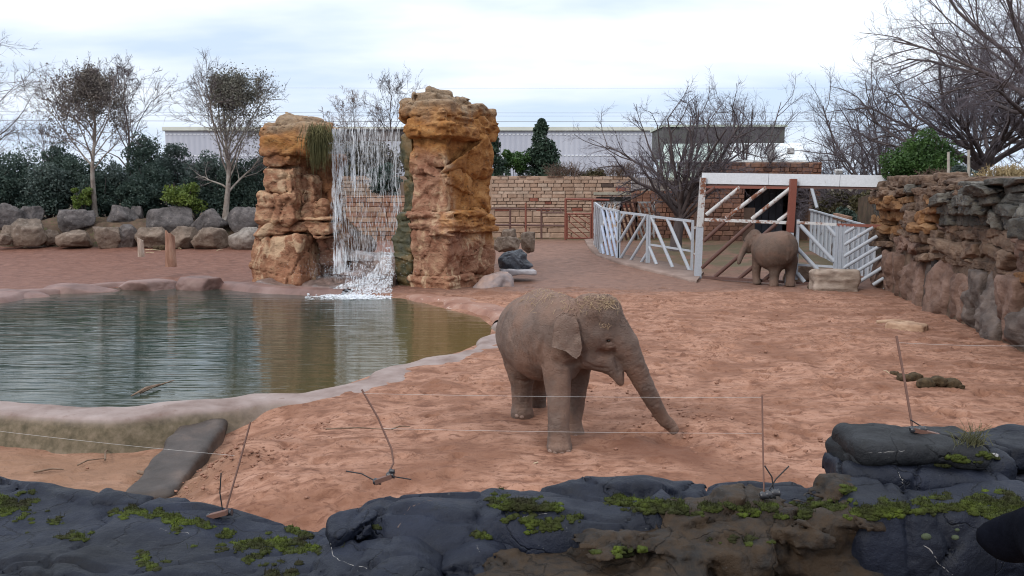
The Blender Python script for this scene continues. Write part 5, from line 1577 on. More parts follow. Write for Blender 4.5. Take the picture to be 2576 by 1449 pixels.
# plank fence behind, each upright plank its own piece
pf = thing('plank_fence', 'pale upright plank fence running back from the gate to the right', 'fence', at(2070, 650, 44))
p0, p1 = at(2036, 640, 47.0), at(2200, 700, 37.0)
t0, t1 = at(2036, 526, 47.0), at(2200, 572, 37.0)
npl = 44
PLM = [paint('plank_paint_a', (0.40, 0.44, 0.50), (0.12, 0.085, 0.07), 0.56), paint('plank_paint_b', (0.52, 0.55, 0.60), (0.16, 0.11, 0.09), 0.60), paint('plank_paint_c', (0.30, 0.32, 0.36), (0.10, 0.07, 0.06), 0.52)]
for k in range(npl):
    f0, f1 = k / npl, (k + 0.84) / npl
    pm0 = p0 + (p1 - p0) * (f0 + f1) / 2; tm0 = t0 + (t1 - t0) * (f0 + f1) / 2
    pm0[2] = zt(pm0[0], pm0[1]) - 0.05; tm0[:2] = pm0[:2]
    wd = np.linalg.norm((p1 - p0)[:2]) / npl * 0.86
    ang = math.atan2(p1[1] - p0[1], p1[0] - p0[0])
    obj('plank', Buf().box(((pm0 + tm0) / 2), (wd, 0.04, tm0[2] - pm0[2] + RNG.uniform(-0.04, 0.04)), np.array(Matrix.Rotation(ang, 3, 'Z'))), PLM[(k * 7) % 3], pf, smooth=False)
rail(pf, t0 + np.array([0, -0.06, -0.02]), t1 + np.array([0, -0.06, -0.02]), 0.09, 0.07, WHITE, 'top_rail')
# rough plank lying on top
pl = thing('timber_baulk', 'two brown timber baulks resting on top of the pale plank fence', 'timber', t0 + (t1 - t0) * 0.55)
TIMB = gen('brown_timber', [(0.3, (0.16, 0.085, 0.055)), (0.7, (0.33, 0.20, 0.14))], 4, 0.85, 0.4, 0.02, 14, 'Object', (1, 1, 4))
for k, (x0, y0, x1, y1) in enumerate(((1400, 660, 1520, 688), (1398, 684, 1490, 706))):
    f = 0.52
    d_ = 42.4
    obj('baulk', Buf().beam(at(*z4g(x0, y0), d_ + 0.6), at(*z4g(x1, y1), d_ - 1.4), 0.2, 0.15), TIMB, pl, smooth=False)
# leaning white pole by the brick corner
a, c_ = at(*z4g(1208, 436), 45.5), at(*z4g(1255, 606), 45.0)
o = obj('leaning_pole', Buf().tube([a, c_], 0.085, 10), WHITE, loc=c_); tag(o, 'pale leaning pole between the beam and the plank fence', 'pole')
# stone block trough
SB = Sculpt((11.2, 31.6, -0.2), (14.0, 34.4, 1.2), 0.04)
ta, tb2 = on_z(2052, 733, 0), on_z(2164, 733, 0)
tcn = (ta + tb2) / 2; hgt = at(2100, 681, tcn[1])[2]
SB.slab(tcn + np.array([0, 0.45, hgt / 2 - 0.05]), ((tb2 - ta)[0] / 2, 0.45, hgt / 2 + 0.06), 0.1, 0.03, warp=0.07, wf=1.6, seed=3)
Xs, Ys, Zs = SB.ax(); SB.F += (0.03 * vnoise(Xs * 1.2, Ys * 1.2, Zs * 9, 8)).astype(np.float32)
o = obj('stone_block', SB.buf(), gen('pale_block_stone', [(0.3, (0.16, 0.12, 0.095)), (0.5, (0.30, 0.235, 0.19)), (0.7, (0.42, 0.34, 0.29))], 1.5, 0.85, 0.6, 0.04, 7, 'World', (1, 1, 2.5)), loc=tcn); tag(o, 'pale layered stone block at the foot of the right hand fence', 'stone block')
a = at(2040, 690, 36.5); o = obj('rock', boulder(a + np.array([-0.1, 0.3, -0.05]), (0.55, 0.5, 0.5), 402, planes=9, level=3, noise=0.12), LIMET, loc=a); tag(o, 'brown rock behind the fence left of the pale stone block', 'rock')

# ---- rusty rail fence and small gate by the sandstone wall
def z3(x, y):
    return (1203.4 + x * 0.3723, 207.5 + y * 0.3723)
DR = 54.0
def rp3(x, y, dd=0.0):
    return at(*z3(x, y), DR + dd)
rf = thing('rail_fence', 'rusty brown two rail fence in front of the sandstone wall', 'fence', rp3(350, 1030))
for y in (852, 962):
    obj('rail', Buf().tube([rp3(60, y), rp3(580, y + 6)], 0.06, 8), BROWN, rf)
obj('rail', Buf().tube([rp3(428, 880, -0.1), rp3(576, 880, -0.1)], 0.05, 8), BROWN, rf)
for x, y0, y1 in ((320, 812, 1030), (426, 850, 1052), (215, 850, 1040)):
    obj('post', Buf().tube([rp3(x, y1 + 6), rp3(x, y0)], 0.065, 8), BROWN if x != 320 else RUST, rf)
for x in (455, 505, 552):
    obj('bracket', Buf().tube([rp3(x, 880, -0.1), rp3(x + 6, 858, -0.1)], 0.03, 6), BROWN, rf)
gg = thing('keeper_gate', 'small red brown gate with falling bars beside the pen fence', 'gate', rp3(680, 1060))
for x in (588, 770):
    obj('post', Buf().tube([rp3(x, 1064), rp3(x + 2, 785)], 0.075, 8), RUST, gg)
obj('header', Buf().tube([rp3(585, 788), rp3(885, 794)], 0.07, 8), RUST, gg)
for x in (600, 758):
    obj('stile', Buf().tube([rp3(x, 1056, -0.05), rp3(x, 884, -0.05)], 0.05, 8), RUST, gg)
for y in (888, 1052):
    obj('gate_rail', Buf().tube([rp3(600, y, -0.05), rp3(758, y, -0.05)], 0.05, 8), RUST, gg)
for (a, c_) in (((610, 892), (750, 1005)), ((655, 892), (752, 960)), ((705, 892), (752, 920)), ((604, 930), (740, 1048)), ((604, 985), (690, 1048)), ((604, 1025), (640, 1048))):
    obj('diagonal_bar', Buf().tube([rp3(*a, -0.05), rp3(*c_, -0.05)], 0.035, 6), RUST, gg)
o = thing('gate_post', 'rusty post at the left end of the white pen fence', 'post', rp3(778, 1040))
obj('shaft', Buf().tube([rp3(778, 1050, 0.2), rp3(776, 850, 0.2)], 0.07, 8), RUST, o)
for y in (852, 968):
    obj('stub', Buf().tube([rp3(764, y, 0.2), rp3(800, y, 0.2)], 0.05, 6), RUST, o)

# ================================================================== TREES AND SHRUBS
def bark(name, a, c_, pale=None):
    b = NB(name)
    po = b.co('Object'); f = b.noise(b.co('Object', (3, 3, 0.8)), 3.0, 6, 0.65)
    c = b.ramp(f, [(0.3, a), (0.7, c_)])
    if pale:
        c = b.mix(b.ramp(b.noise(po, 1.3, 4), [(0.45, 0.0), (0.6, 0.8)]), c, pale)
    return b.fin(c, 0.9, b.bump(f, 0.7, 0.04), 0.2)
BARK = bark('grey_brown_bark', (0.055, 0.040, 0.036), (0.125, 0.095, 0.085))
BARKP = bark('pale_bark', (0.14, 0.11, 0.095), (0.27, 0.23, 0.20), (0.34, 0.31, 0.28))
BARKD = bark('dark_bark', (0.055, 0.043, 0.044), (0.115, 0.092, 0.090))
TWIG = gen('twigs', [(0.3, (0.075, 0.060, 0.065)), (0.7, (0.13, 0.105, 0.112))], 0.5, 0.9, 0)
TWIGD = gen('dark_twigs', [(0.3, (0.085, 0.072, 0.084)), (0.7, (0.15, 0.13, 0.15))], 0.5, 0.9, 0)
TWIGW = gen('warm_twigs', [(0.3, (0.15, 0.10, 0.09)), (0.7, (0.25, 0.18, 0.165))], 0.5, 0.9, 0)

def unit(a):
    return a / (np.linalg.norm(a, axis=-1, keepdims=True) + 1e-9)
def poly_branch(S, D, L, rng, K=4, wig=0.25, trop=0.06):
    n = len(S)
    P = [S]; d = D
    for k in range(K):
        d = unit(d + rng.normal(0, wig / K ** 0.5, (n, 3)) + np.array([0, 0, trop]))
        P.append(P[-1] + d * (L / K)[:, None])
    return np.stack(P, 1), d
def spawn(P, L, R, m, rng, ratio, ang, lo=0.25, rr=0.55):
    n, K1, _ = P.shape
    t = rng.uniform(lo, 1.0, (n, m)) * (K1 - 1)
    i = np.minimum(t.astype(int), K1 - 2); f = t - i
    rows = np.arange(n)[:, None]
    A, B = P[rows, i], P[rows, i + 1]
    S = (A + (B - A) * f[..., None]).reshape(-1, 3)
    tang = unit(B - A).reshape(-1, 3)
    rnd = rng.normal(size=tang.shape); side = unit(rnd - (rnd * tang).sum(1)[:, None] * tang)
    a = rng.normal(ang, 0.22, len(S))[:, None]
    D = tang * np.cos(a) + side * np.sin(a)
    tt = (t / (K1 - 1)).reshape(-1)
    L2 = np.repeat(L, m) * ratio * rng.uniform(0.55, 1.25, len(S)) * (1.15 - 0.45 * tt)
    R2 = np.repeat(R, m) * rr * (1.1 - 0.4 * tt)
    return S, D, L2, R2
def put_branches(buf, P, R, tip=0.35, sides=3):
    n, K1, _ = P.shape
    w_ = np.linspace(1, tip, K1)
    for k in range(K1 - 1):
        buf.segs(P[:, k], P[:, k + 1], R * w_[k], R * w_[k + 1], sides)
def tree(label, base, H, wid, seed, trunk=0.3, nl=14, kids=(7, 6, 4), tr=0.16, up=0.75, barkm=BARK, twigm=TWIG, lean=(0, 0), fork=False, cat='tree', group=None, name='bare_tree', tw=0.009, droop=0.05, leafy=None, crown=0.5, rnd_top=1.0, fel=(0.35, 1.25), ft=0.30):
    rng = np.random.default_rng(seed)
    base = np.array(base, float)
    root = thing(name, label, cat, base, group)
    tb_ = Buf(); cb = Buf()
    K = 12
    top = H * (ft if fork else 0.93)
    zs = np.linspace(-0.15, top, K)
    wob = np.stack([0.04 * H * vnoise(zs * 0.35, 0, 0, seed), 0.04 * H * vnoise(zs * 0.35, 5, 0, seed + 1), zs], 1)
    wob[:, :2] -= wob[0, :2]
    tp = base + wob + np.stack([lean[0] * zs, lean[1] * zs, 0 * zs], 1)
    rad = tr * (1 - 0.86 * (zs.clip(0) / (H * 0.93)) ** 0.8)
    rad[0] *= 1.35
    tb_.tube(tp, rad, 9)
    tl = trunk if not fork else 0.16
    if fork:
        h0 = rng.uniform(0.55, 1.0, nl); S0 = np.stack([np.interp(h0, np.linspace(0, 1, K), tp[:, i]) for i in range(3)], 1)
        az = np.arange(nl) * 2.4 + rng.uniform(0, 0.6, nl); el = rng.uniform(fel[0], fel[1], nl)
        D0_ = np.stack([np.cos(az) * np.cos(el), np.sin(az) * np.cos(el), np.sin(el)], 1)
        L0 = np.minimum(wid / np.maximum(np.cos(el), 0.2), (H - base[2] * 0 - H * 0.25) / np.maximum(np.sin(el), 0.2)) * rng.uniform(0.8, 1.0, nl)
        R0 = tr * rng.uniform(0.22, 0.46, nl)
    else:
        h0 = tl + (0.92 - tl) * np.linspace(0, 1, nl) ** 0.9
        S0 = np.stack([np.interp(h0 * H, zs, tp[:, i]) for i in range(3)], 1)
        az = np.arange(nl) * 2.4 + rng.uniform(0, 0.7, nl)
        q = (h0 - tl) / (1 - tl)
        el = up + 0.45 * q + rng.normal(0, 0.12, nl)
        D0_ = np.stack([np.cos(az) * np.cos(el), np.sin(az) * np.cos(el), np.sin(el)], 1)
        env = np.sin(np.clip((q * (1 - 0.1) + 0.18), 0, 1) * np.pi) ** 0.55 * rnd_top + 0.12
        L0 = wid * env / np.maximum(np.cos(el), 0.45) * rng.uniform(0.8, 1.1, nl)
        L0 = np.minimum(L0, (1.0 - h0) * H / np.maximum(np.sin(el), 0.3) * 0.9 + 0.25)
        R0 = np.interp(h0 * H, zs, rad) * rng.uniform(0.35, 0.6, nl)
    P, _ = poly_branch(S0, D0_, L0, rng, 6, 0.35, droop)
    put_branches(tb_, P, R0, 0.28, 6)
    L, R = L0, R0
    rat = (0.48, 0.50, 0.52)
    pts = [P[:, 3:].reshape(-1, 3)]
    for lv, m in enumerate(kids):
        S1, D1_, L1, R1 = spawn(P, L, R, m, rng, rat[lv], 0.65, 0.2 if lv else 0.25, 0.36)
        R1 = np.maximum(R1, tw * (0.75 if lv == len(kids) - 1 else 1.0))
        P, _ = poly_branch(S1, D1_, L1, rng, 4 if lv == 0 else 3, 0.35, droop)
        put_branches(tb_ if lv == 0 else cb, P, R1, 0.4, 4 if lv == 0 else 3)
        L, R = L1, R1
        pts.append(P[:, 1:].reshape(-1, 3))
    obj('trunk', tb_, barkm, root)
    tag(obj('crown', cb, twigm, root), kind='stuff')
    if leafy:
        ctr, rad3, cnt, lm, ls = leafy
        C = np.concatenate(pts[1:])
        q = (((C - np.array(ctr)) / np.array(rad3)) ** 2).sum(1)
        C = C[q < 1 + 0.3 * rng.normal(size=len(C))]
        if len(C):
            C = C[rng.integers(0, len(C), cnt)] + rng.normal(0, 0.22, (cnt, 3))
            tag(obj('foliage', Buf().leaves(C, ls, rng), lm, root), kind='stuff')
    return root
def gz(x, y):
    return float(zt(x, y)) + (1.3 if (x < -9 and y > 51) else 0.0)
def tbase(u, d):
    x = (u - CU) / FPX * d
    return np.array([x, d, gz(x, d)])
def hgt_of(u, v, d):
    b0 = tbase(u, d); return at(u, v, d)[2] - b0[2]
OLEAF = leafmat('brown_oak_leaves', (0.115, 0.098, 0.084), (0.22, 0.19, 0.165))
OLEAF2 = leafmat('olive_oak_leaves', (0.105, 0.100, 0.082), (0.21, 0.20, 0.16))
SP = FPX  # pixels per metre at one metre
d = 60; tree('tall bare tree at the left edge rising above the frame of shrubs', tbase(-60, d), hgt_of(-60, 115, d), 5.0, 11, 0.18, 22, (7, 6, 5), 0.22, 0.5, BARK, TWIG, tw=0.009, droop=0.03)
d = 52; tree('pale trunked tree with brown leaves at left behind the boulders', tbase(243, d), hgt_of(243, 205, d), 2.9, 12, 0.36, 22, (8, 7, 5), 0.19, 0.80, BARKP, TWIG, tw=0.010,
             leafy=(at(215, 285, d), (2.15, 2.6, 2.5), 15000, OLEAF, 0.065), name='leafy_tree')
d = 63; tree('slender bare tree between the two leafy trees at left', tbase(342, d), hgt_of(342, 185, d), 2.5, 13, 0.30, 20, (7, 6, 4), 0.16, 0.75, BARK, TWIG, tw=0.011)
d = 52; tree('pale trunked tree with leaves on its right side behind the boulders', tbase(570, d), hgt_of(570, 215, d), 3.0, 14, 0.20, 26, (8, 7, 5), 0.20, 0.85, BARKP, TWIG, tw=0.010,
             leafy=(at(612, 275, d), (1.9, 2.4, 2.75), 15000, OLEAF2, 0.065), name='leafy_tree')
d = 74; tree('small bare tree between the left edge and the brown leaved tree', tbase(130, d), hgt_of(130, 330, d), 2.6, 15, 0.35, 14, (6, 6, 4), 0.11, 0.7, BARK, TWIG, tw=0.010)
d = 76; tree('bare tree behind the weir leaning right of the left rock tower', tbase(978, d), hgt_of(978, 208, d), 2.3, 16, 0.42, 16, (6, 6, 4), 0.17, 0.75, BARKD, TWIG, lean=(-0.02, 0), tw=0.011)
for k, (u, vt, wd) in enumerate(((905, 238, 1.7), (868, 262, 1.4), (940, 270, 1.5), (835, 280, 1.2))):
    d = 84 + k; tree(['warm brown bare bush tree behind the middle of the weir', 'thin bare tree behind the left end of the weir', 'low bare tree behind the weir beside the leaning one', 'thinnest bare sapling behind the weir next to the left tower'][k], tbase(u, d), hgt_of(u, vt, d), wd, 40 + k, 0.3, 14, (6, 5, 4), 0.10, 0.95, BARK, TWIGW, tw=0.011)
d = 47; tree('low forked bare tree in the pen left of the gate', tbase(1700, d), hgt_of(1700, 262, d), 3.6, 17, fel=(0.55, 1.35), ft=0.36, nl=20, kids=(8, 8, 6), tr=0.36, barkm=BARKD, twigm=TWIGD, fork=True, tw=0.009, droop=0.03)
d = 56; tree('bare tree behind the gate rising over the dark roof', tbase(1850, d), hgt_of(1850, 265, d), 3.6, 18, fel=(0.55, 1.35), ft=0.4, nl=16, kids=(8, 7, 6), tr=0.25, barkm=BARKD, twigm=TWIGD, fork=True, tw=0.009, droop=0.05)
# the oaks on the right
d = 31; tree('great bare oak filling the upper right corner', tbase(2640, d) + np.array([0, 0, 4.0]), 10.0, 6.0, 19, nl=22, kids=(9, 8, 7), tr=0.25, barkm=BARKD, twigm=TWIGD, fork=True, tw=0.008, droop=0.02)
d = 40; tree('bare oak behind the green bush above the rock wall', tbase(2440, d) + np.array([0, 0, 3.4]), 7.6, 5.2, 20, nl=20, kids=(10, 9, 6), tr=0.30, barkm=BARKD, twigm=TWIGD, fork=True, tw=0.009, droop=0.02)
d = 52; tree('bare tree at the far left of the right hand oaks', tbase(2200, d), 8.8, 4.6, 21, nl=20, kids=(9, 9, 6), tr=0.26, barkm=BARKD, twigm=TWIGD, fork=True, tw=0.009, droop=0.03)
d = 60; tree('distant bare tree between the oaks and the white roof', tbase(2100, d), 6.8, 3.2, 22, nl=18, kids=(8, 8, 6), tr=0.2, barkm=BARKD, twigm=TWIGD, fork=True, tw=0.010, droop=0.04)
d = 46; tree('bare oak standing right of the green bush', tbase(2600, d) + np.array([0, 0, 3.4]), 9.0, 5.6, 23, nl=20, kids=(9, 9, 6), tr=0.30, barkm=BARKD, twigm=TWIGD, fork=True, tw=0.009, droop=0.02)

# ---- shrubs
LG_D = leafmat('dark_laurel', (0.026, 0.048, 0.041), (0.070, 0.104, 0.080))
LG_M = leafmat('blue_green_shrub', (0.050, 0.074, 0.066), (0.115, 0.152, 0.132))
LG_B = leafmat('bright_bush', (0.075, 0.115, 0.022), (0.18, 0.235, 0.045), 1.0)
LG_Y = leafmat('yew_green', (0.022, 0.055, 0.014), (0.075, 0.145, 0.036), 1.2)
LG_O = leafmat('olive_brush', (0.050, 0.042, 0.022), (0.12, 0.105, 0.05), 1.0)
LG_W = leafmat('brown_grey_thicket', (0.060, 0.052, 0.042), (0.13, 0.112, 0.090), 1.0)
LG_C = leafmat('conifer_green', (0.020, 0.040, 0.028), (0.060, 0.095, 0.060))
BRUSH = gen('brown_brush', [(0.3, (0.085, 0.055, 0.042)), (0.7, (0.16, 0.11, 0.085))], 0.6, 0.9, 0)
CORE = gen('shrub_shade', [(0.3, (0.008, 0.012, 0.008)), (0.7, (0.018, 0.026, 0.016))], 1.0, 0.95, 0)
def shrub(label, u0, u1, v0, v1, d, mt, seed, n=2600, ls=0.10, shape='dome', name='shrub', cat='shrub', group=None, clumps=16, dep=None, core=True):
    rng = np.random.default_rng(seed)
    a = at(u0, v1, d); c_ = at(u1, v0, d)
    cx, hw, z0, z1 = (a[0] + c_[0]) / 2, (c_[0] - a[0]) / 2, a[2], c_[2]
    dep = dep or hw * 0.9
    root = thing(name, label, cat, (cx, d, z0), group)
    C = []
    for k in range(clumps):                                   # foliage gathered in clumps with gaps between
        if shape == 'cone':
            t = rng.uniform(0, 1) ** 1.3; rr = (1 - t) ** 0.75 * rng.uniform(0.2, 0.9); th = rng.uniform(0, 2 * np.pi)
            cc = (cx + hw * rr * np.cos(th), d + dep * rr * np.sin(th), z0 + (z1 - z0) * (0.05 + 0.9 * t)); cr_ = hw * (0.16 + 0.28 * (1 - t))
        else:
            th = rng.uniform(0, 2 * np.pi); ph = math.asin(rng.uniform(-0.3, 1)) if shape == 'dome' else rng.uniform(-0.6, 1.4); rr = rng.uniform(0.35, 0.82)
            cc = (cx + hw * rr * np.cos(th) * math.cos(ph), d + dep * rr * np.sin(th) * math.cos(ph), z0 + (z1 - z0) * (0.28 + 0.66 * rr * math.sin(ph))); cr_ = min(hw, (z1 - z0)) * rng.uniform(0.26, 0.42)
        m = n // clumps
        dv = unit(rng.normal(size=(m, 3))) * (rng.uniform(0.25, 1.0, m) ** 0.5)[:, None] * cr_
        dv[:, 2] *= 0.8
        C.append(np.array(cc) + dv)
    C = np.concatenate(C)
    C = C[C[:, 2] > z0 - 0.1]
    tag(obj('foliage', Buf().leaves(C, ls, rng), mt, root), kind='stuff')
    sb_ = Buf()
    for k in range(7):
        th = rng.uniform(0, 6.28); e = np.array([cx + hw * 0.5 * math.cos(th), d + dep * 0.5 * math.sin(th), z0 + (z1 - z0) * rng.uniform(0.45, 0.75)])
        s0 = np.array([cx + hw * 0.08 * math.cos(th), d + 0.05 * math.sin(th), min(z0, gz(cx, d)) - 0.1])
        sb_.tube([s0, (s0 + e) / 2 + rng.normal(0, 0.06, 3), e], [0.04, 0.028, 0.012], 5)
    obj('stem', sb_, BARKD, root)
    return root
HG = 'evergreen shrubs behind the boulders'
rs = np.random.default_rng(77)
hed = [(-60, 110, 385, 535, 54.5, LG_D, 'dark evergreen shrub at the left edge behind the boulders'), (60, 190, 440, 540, 53.6, LG_M, 'grey green shrub behind the tan pyramid boulder'), (150, 250, 410, 540, 55.2, LG_D, 'dark shrub behind the brown leaved tree trunk'),
       (240, 350, 420, 545, 54.6, LG_M, 'blue green shrub right of the pale left trunk'), (310, 420, 362, 470, 57.5, LG_D, 'tall dark bush with a rounded top in the middle of the hedge'), (330, 450, 430, 545, 54.2, LG_D, 'dark shrub above the flat topped boulder'),
       (390, 490, 390, 500, 56.4, LG_M, 'blue green shrub left of the right hand leafy tree'), (470, 590, 400, 540, 55.0, LG_M, 'grey green shrub behind the right hand leafy tree trunk'), (560, 680, 410, 540, 54.4, LG_D, 'dark shrub beside the left rock tower'),
       (520, 640, 450, 545, 53.8, LG_D, 'low dark shrub at the foot of the right hand leafy tree'), (100, 200, 400, 470, 60.0, LG_D, 'distant dark shrub below the small bare tree'), (430, 540, 480, 548, 53.2, LG_D, 'low dark shrub behind the yellow green bush'),
       (200, 300, 470, 548, 53.0, LG_D, 'low dark shrub at the foot of the pale left trunk'), (640, 720, 380, 520, 57.0, LG_D, 'dark shrub half hidden behind the left rock tower'), (300, 390, 480, 548, 53.0, LG_D, 'low dark shrub above the grey pointed boulder'), (-40, 60, 450, 548, 53.2, LG_D, 'low dark shrub above the rounded grey boulder'), (90, 160, 480, 548, 53.1, LG_D, 'low dark shrub left of the small bright bush')]
for i, (u0, u1, v0, v1, d, mt, lb_) in enumerate(hed):
    shrub(lb_, u0 - 8, u1 + 8, v0 - 62, v1 + 14, d, mt, 500 + i, 8000, 0.090, 'dome', group=HG, clumps=52)
shrub('bright yellow green bush above the wide cracked boulder', 400, 512, 430, 540, 51.2, LG_B, 541, 3000, 0.085, clumps=22)
shrub('small bright green bush left of the pale trunk', 178, 234, 435, 540, 51.6, LG_B, 542, 1500, 0.08, clumps=14)
shrub('tall dark conifer in front of the grey warehouse', 1306, 1420, 296, 450, 66, LG_C, 543, 9000, 0.12, 'cone', name='conifer', cat='tree', clumps=80)
shrub('conifer half hidden behind the taller rock tower', 1195, 1282, 312, 450, 63, LG_C, 544, 5200, 0.12, 'cone', name='conifer', cat='tree', clumps=34)
shrub('rounded dark hedge bush between the two conifers', 1245, 1335, 362, 440, 65, LG_Y, 545, 2800, 0.11, clumps=18)
shrub('dense green yew bush above the rock wall at right', 2222, 2418, 312, 462, 33.0, LG_Y, 546, 13000, 0.06, clumps=60)
shrub('dark ivy clump on top of the rock wall beside the two stakes', 2372, 2448, 412, 452, 30.0, LG_M, 547, 1800, 0.05, clumps=14)
shrub('olive scrub on the bank behind the plank fence', 2050, 2150, 470, 560, 52, LG_O, 548, 2600, 0.11, clumps=20)
shrub('brown scrub on the bank left of the rock wall', 2120, 2250, 455, 570, 50, LG_O, 549, 3000, 0.11, clumps=22)
shrub('dark green scrub low behind the plank fence', 2080, 2180, 520, 575, 48.5, LG_D, 550, 1600, 0.09, clumps=14)
shrub('yellow green bush drooping over the sandstone wall', 1455, 1530, 415, 455, 58.6, LG_O, 551, 1500, 0.09, clumps=14)
shrub('grey ivy mat on the sandstone wall seen through the waterfall', 920, 1015, 395, 492, 56.8, LG_D, 552, 3000, 0.10, 'mat', clumps=26, dep=0.4)
shrub('dark shrub on the wall top behind the left side of the waterfall', 850, 930, 400, 455, 60.5, LG_O, 553, 1500, 0.10, clumps=14)
shrub('tall brown grey thicket behind the waterfall above the sandstone wall', 815, 1035, 322, 452, 63, LG_W, 554, 9000, 0.11, clumps=60)
shrub('brown grey thicket behind the left rock tower', 640, 840, 330, 470, 64, LG_W, 555, 6000, 0.11, clumps=44)
def brush(label, u0, u1, v0, v1, d, seed, n=120, mt=BRUSH):
    rng = np.random.default_rng(seed); B = Buf()
    a = at(u0, v1, d); c_ = at(u1, v0, d)
    S0 = np.stack([rng.uniform(a[0], c_[0], n), rng.normal(d, 0.35, n), np.full(n, a[2])], 1)
    L = (c_[2] - a[2]) * rng.uniform(0.5, 1.05, n)
    D_ = unit(np.stack([rng.normal(0, 0.35, n), rng.normal(0, 0.35, n), np.ones(n)], 1))
    P, _ = poly_branch(S0, D_, L, rng, 4, 0.45, 0.0)
    put_branches(B, P, np.full(n, 0.016), 0.5, 3)
    S1, D1_, L1, R1 = spawn(P, L, np.full(n, 0.016), 6, rng, 0.45, 0.7); P1, _ = poly_branch(S1, D1_, L1, rng, 3, 0.4, 0.0)
    put_branches(B, P1, np.full(len(S1), 0.010), 0.6, 3)
    o = obj('bramble', B, mt, loc=((a[0] + c_[0]) / 2, d, a[2])); tag(o, label, 'shrub', 'bare brambles on the walls')
brush('brown bramble on the wall top right of the tall conifer', 1385, 1460, 408, 446, 58.4, 601)
brush('brown bramble on the wall top at the end of the sandstone wall', 1520, 1600, 405, 448, 58.4, 602)
brush('dry tan grass tuft on the rock wall at the right edge', 2490, 2590, 414, 452, 24.0, 603, 160, gen('dry_grass', [(0.3, (0.22, 0.16, 0.08)), (0.7, (0.40, 0.31, 0.17))], 0.7, 0.9, 0))
brush('bare brush on top of the rock wall left of the ivy', 2330, 2390, 420, 455, 31.5, 604, 90)

# ================================================================== WALLS AND BUILDINGS
def unit_stone(bev=0.10, seed=0):
    """a dressed stone: box with a chamfered, slightly uneven front"""
    rng = np.random.default_rng(seed)
    V = []
    for y, k in ((0.5, 1.0), (-0.3, 1.0), (-0.5, 1 - bev * 2)):
        for sx_, sz2 in ((-1, -1), (1, -1), (1, 1), (-1, 1)):
            V.append([0.5 * sx_ * (k if y < -0.4 else 1) + rng.uniform(-0.03, 0.03), y + (rng.uniform(-0.08, 0.08) if y < -0.4 else 0), 0.5 * sz2 * (1 - bev * 3 if y < -0.4 else 1) + rng.uniform(-0.03, 0.03)])
    F = [[8, 9, 10, 11]]
    for a in (0, 4):
        for j in range(4):
            F.append([a + j, a + (j + 1) % 4, a + 4 + (j + 1) % 4, a + 4 + j])
    return Buf().add(V, F).mesh('stone', False)
def stonemat(name, col, spread=0.25):
    return gen(name, [(0.3, tuple(x * 0.75 for x in col)), (0.7, tuple(x * 1.15 for x in col))], 2.5, 0.9, 0.6, 0.02, 14, 'World', vary=spread)
SAND_ST = [stonemat('buff_sandstone', (0.40, 0.28, 0.21), 0.07), stonemat('tan_sandstone', (0.355, 0.235, 0.17), 0.07), stonemat('pale_sandstone', (0.45, 0.335, 0.26), 0.07), stonemat('red_brick_stone', (0.24, 0.085, 0.06)), stonemat('dark_stone', (0.09, 0.06, 0.05))]
RED_ST = [stonemat('red_sandstone', (0.21, 0.105, 0.072)), stonemat('brown_sandstone', (0.165, 0.085, 0.062)), stonemat('light_red_sandstone', (0.27, 0.145, 0.10))]
MORT = gen('buff_mortar', [(0.3, (0.31, 0.21, 0.155)), (0.7, (0.40, 0.295, 0.225))], 1.2, 0.95, 0.4, 0.02, 9, 'World')
MORTR = gen('red_mortar', [(0.3, (0.22, 0.13, 0.095)), (0.7, (0.33, 0.215, 0.16))], 1.2, 0.95, 0.4, 0.02, 9, 'World')
STN = [unit_stone(0.08, k) for k in range(5)]
for m_ in STN:
    m_.materials.append(SAND_ST[0])
def masonry(root, x0, x1, y, z0, z1, ch, ln, mats, wts, seed, proud=0.05, ragged=0.0, skip=None):
    rng = np.random.default_rng(seed); z = z0; cnt = 0
    while z < z1 - 0.05:
        h_ = ch * rng.uniform(0.85, 1.15); h_ = min(h_, z1 - z) if z1 - z < h_ * 1.6 else h_
        x = x0 - rng.uniform(0, ln)
        while x < x1:
            L = ln * rng.uniform(0.55, 1.5)
            a, c_ = max(x, x0), min(x + L, x1)
            if c_ - a > 0.08 and not (ragged and z + h_ > z1 - ch * 1.2 and rng.uniform() < ragged) and not (skip and skip((a + c_) / 2, z + h_ / 2)):
                mt = mats[rng.choice(len(mats), p=wts)]
                inst('stone', STN[int(rng.integers(5))], mt, root, ((a + c_) / 2, y - proud / 2 + rng.uniform(-0.012, 0.012), z + h_ / 2), ((c_ - a) - 0.035, 0.16, h_ - 0.03)); cnt += 1
            x += L
        z += h_
    return cnt
# ---- old sandstone wall behind the path
YW = 58.0
xw0, xw1 = at(845, 500, YW)[0], at(1588, 500, YW)[0]
zw1 = at(1400, 442, YW)[2]
sw = thing('sandstone_wall', 'old buff sandstone wall with scattered red stones behind the path', 'wall', ((xw0 + xw1) / 2, YW, 0.9))
wb_ = Buf(); wb_.box(((xw0 + xw1) / 2, YW + 0.35, (zw1 + 0.3) / 2), (xw1 - xw0, 0.62, zw1 - 0.35)); obj('core', wb_, MORT, sw, smooth=False)
xa, xb = at(1236, 500, YW)[0], xw1
masonry(sw, xa, xb, YW, 2.75, zw1, 0.235, 0.62, SAND_ST, [0.46, 0.31, 0.17, 0.04, 0.02], 61, ragged=0.35)
masonry(sw, xa, xb, YW, 0.9, 2.75, 0.36, 1.25, SAND_ST[:3], [0.2, 0.8, 0.0], 62, proud=0.03)
masonry(sw, at(852, 500, YW)[0], at(1005, 500, YW)[0], YW, 2.75, zw1, 0.27, 0.75, SAND_ST, [0.48, 0.31, 0.17, 0.02, 0.02], 63, ragged=0.2)
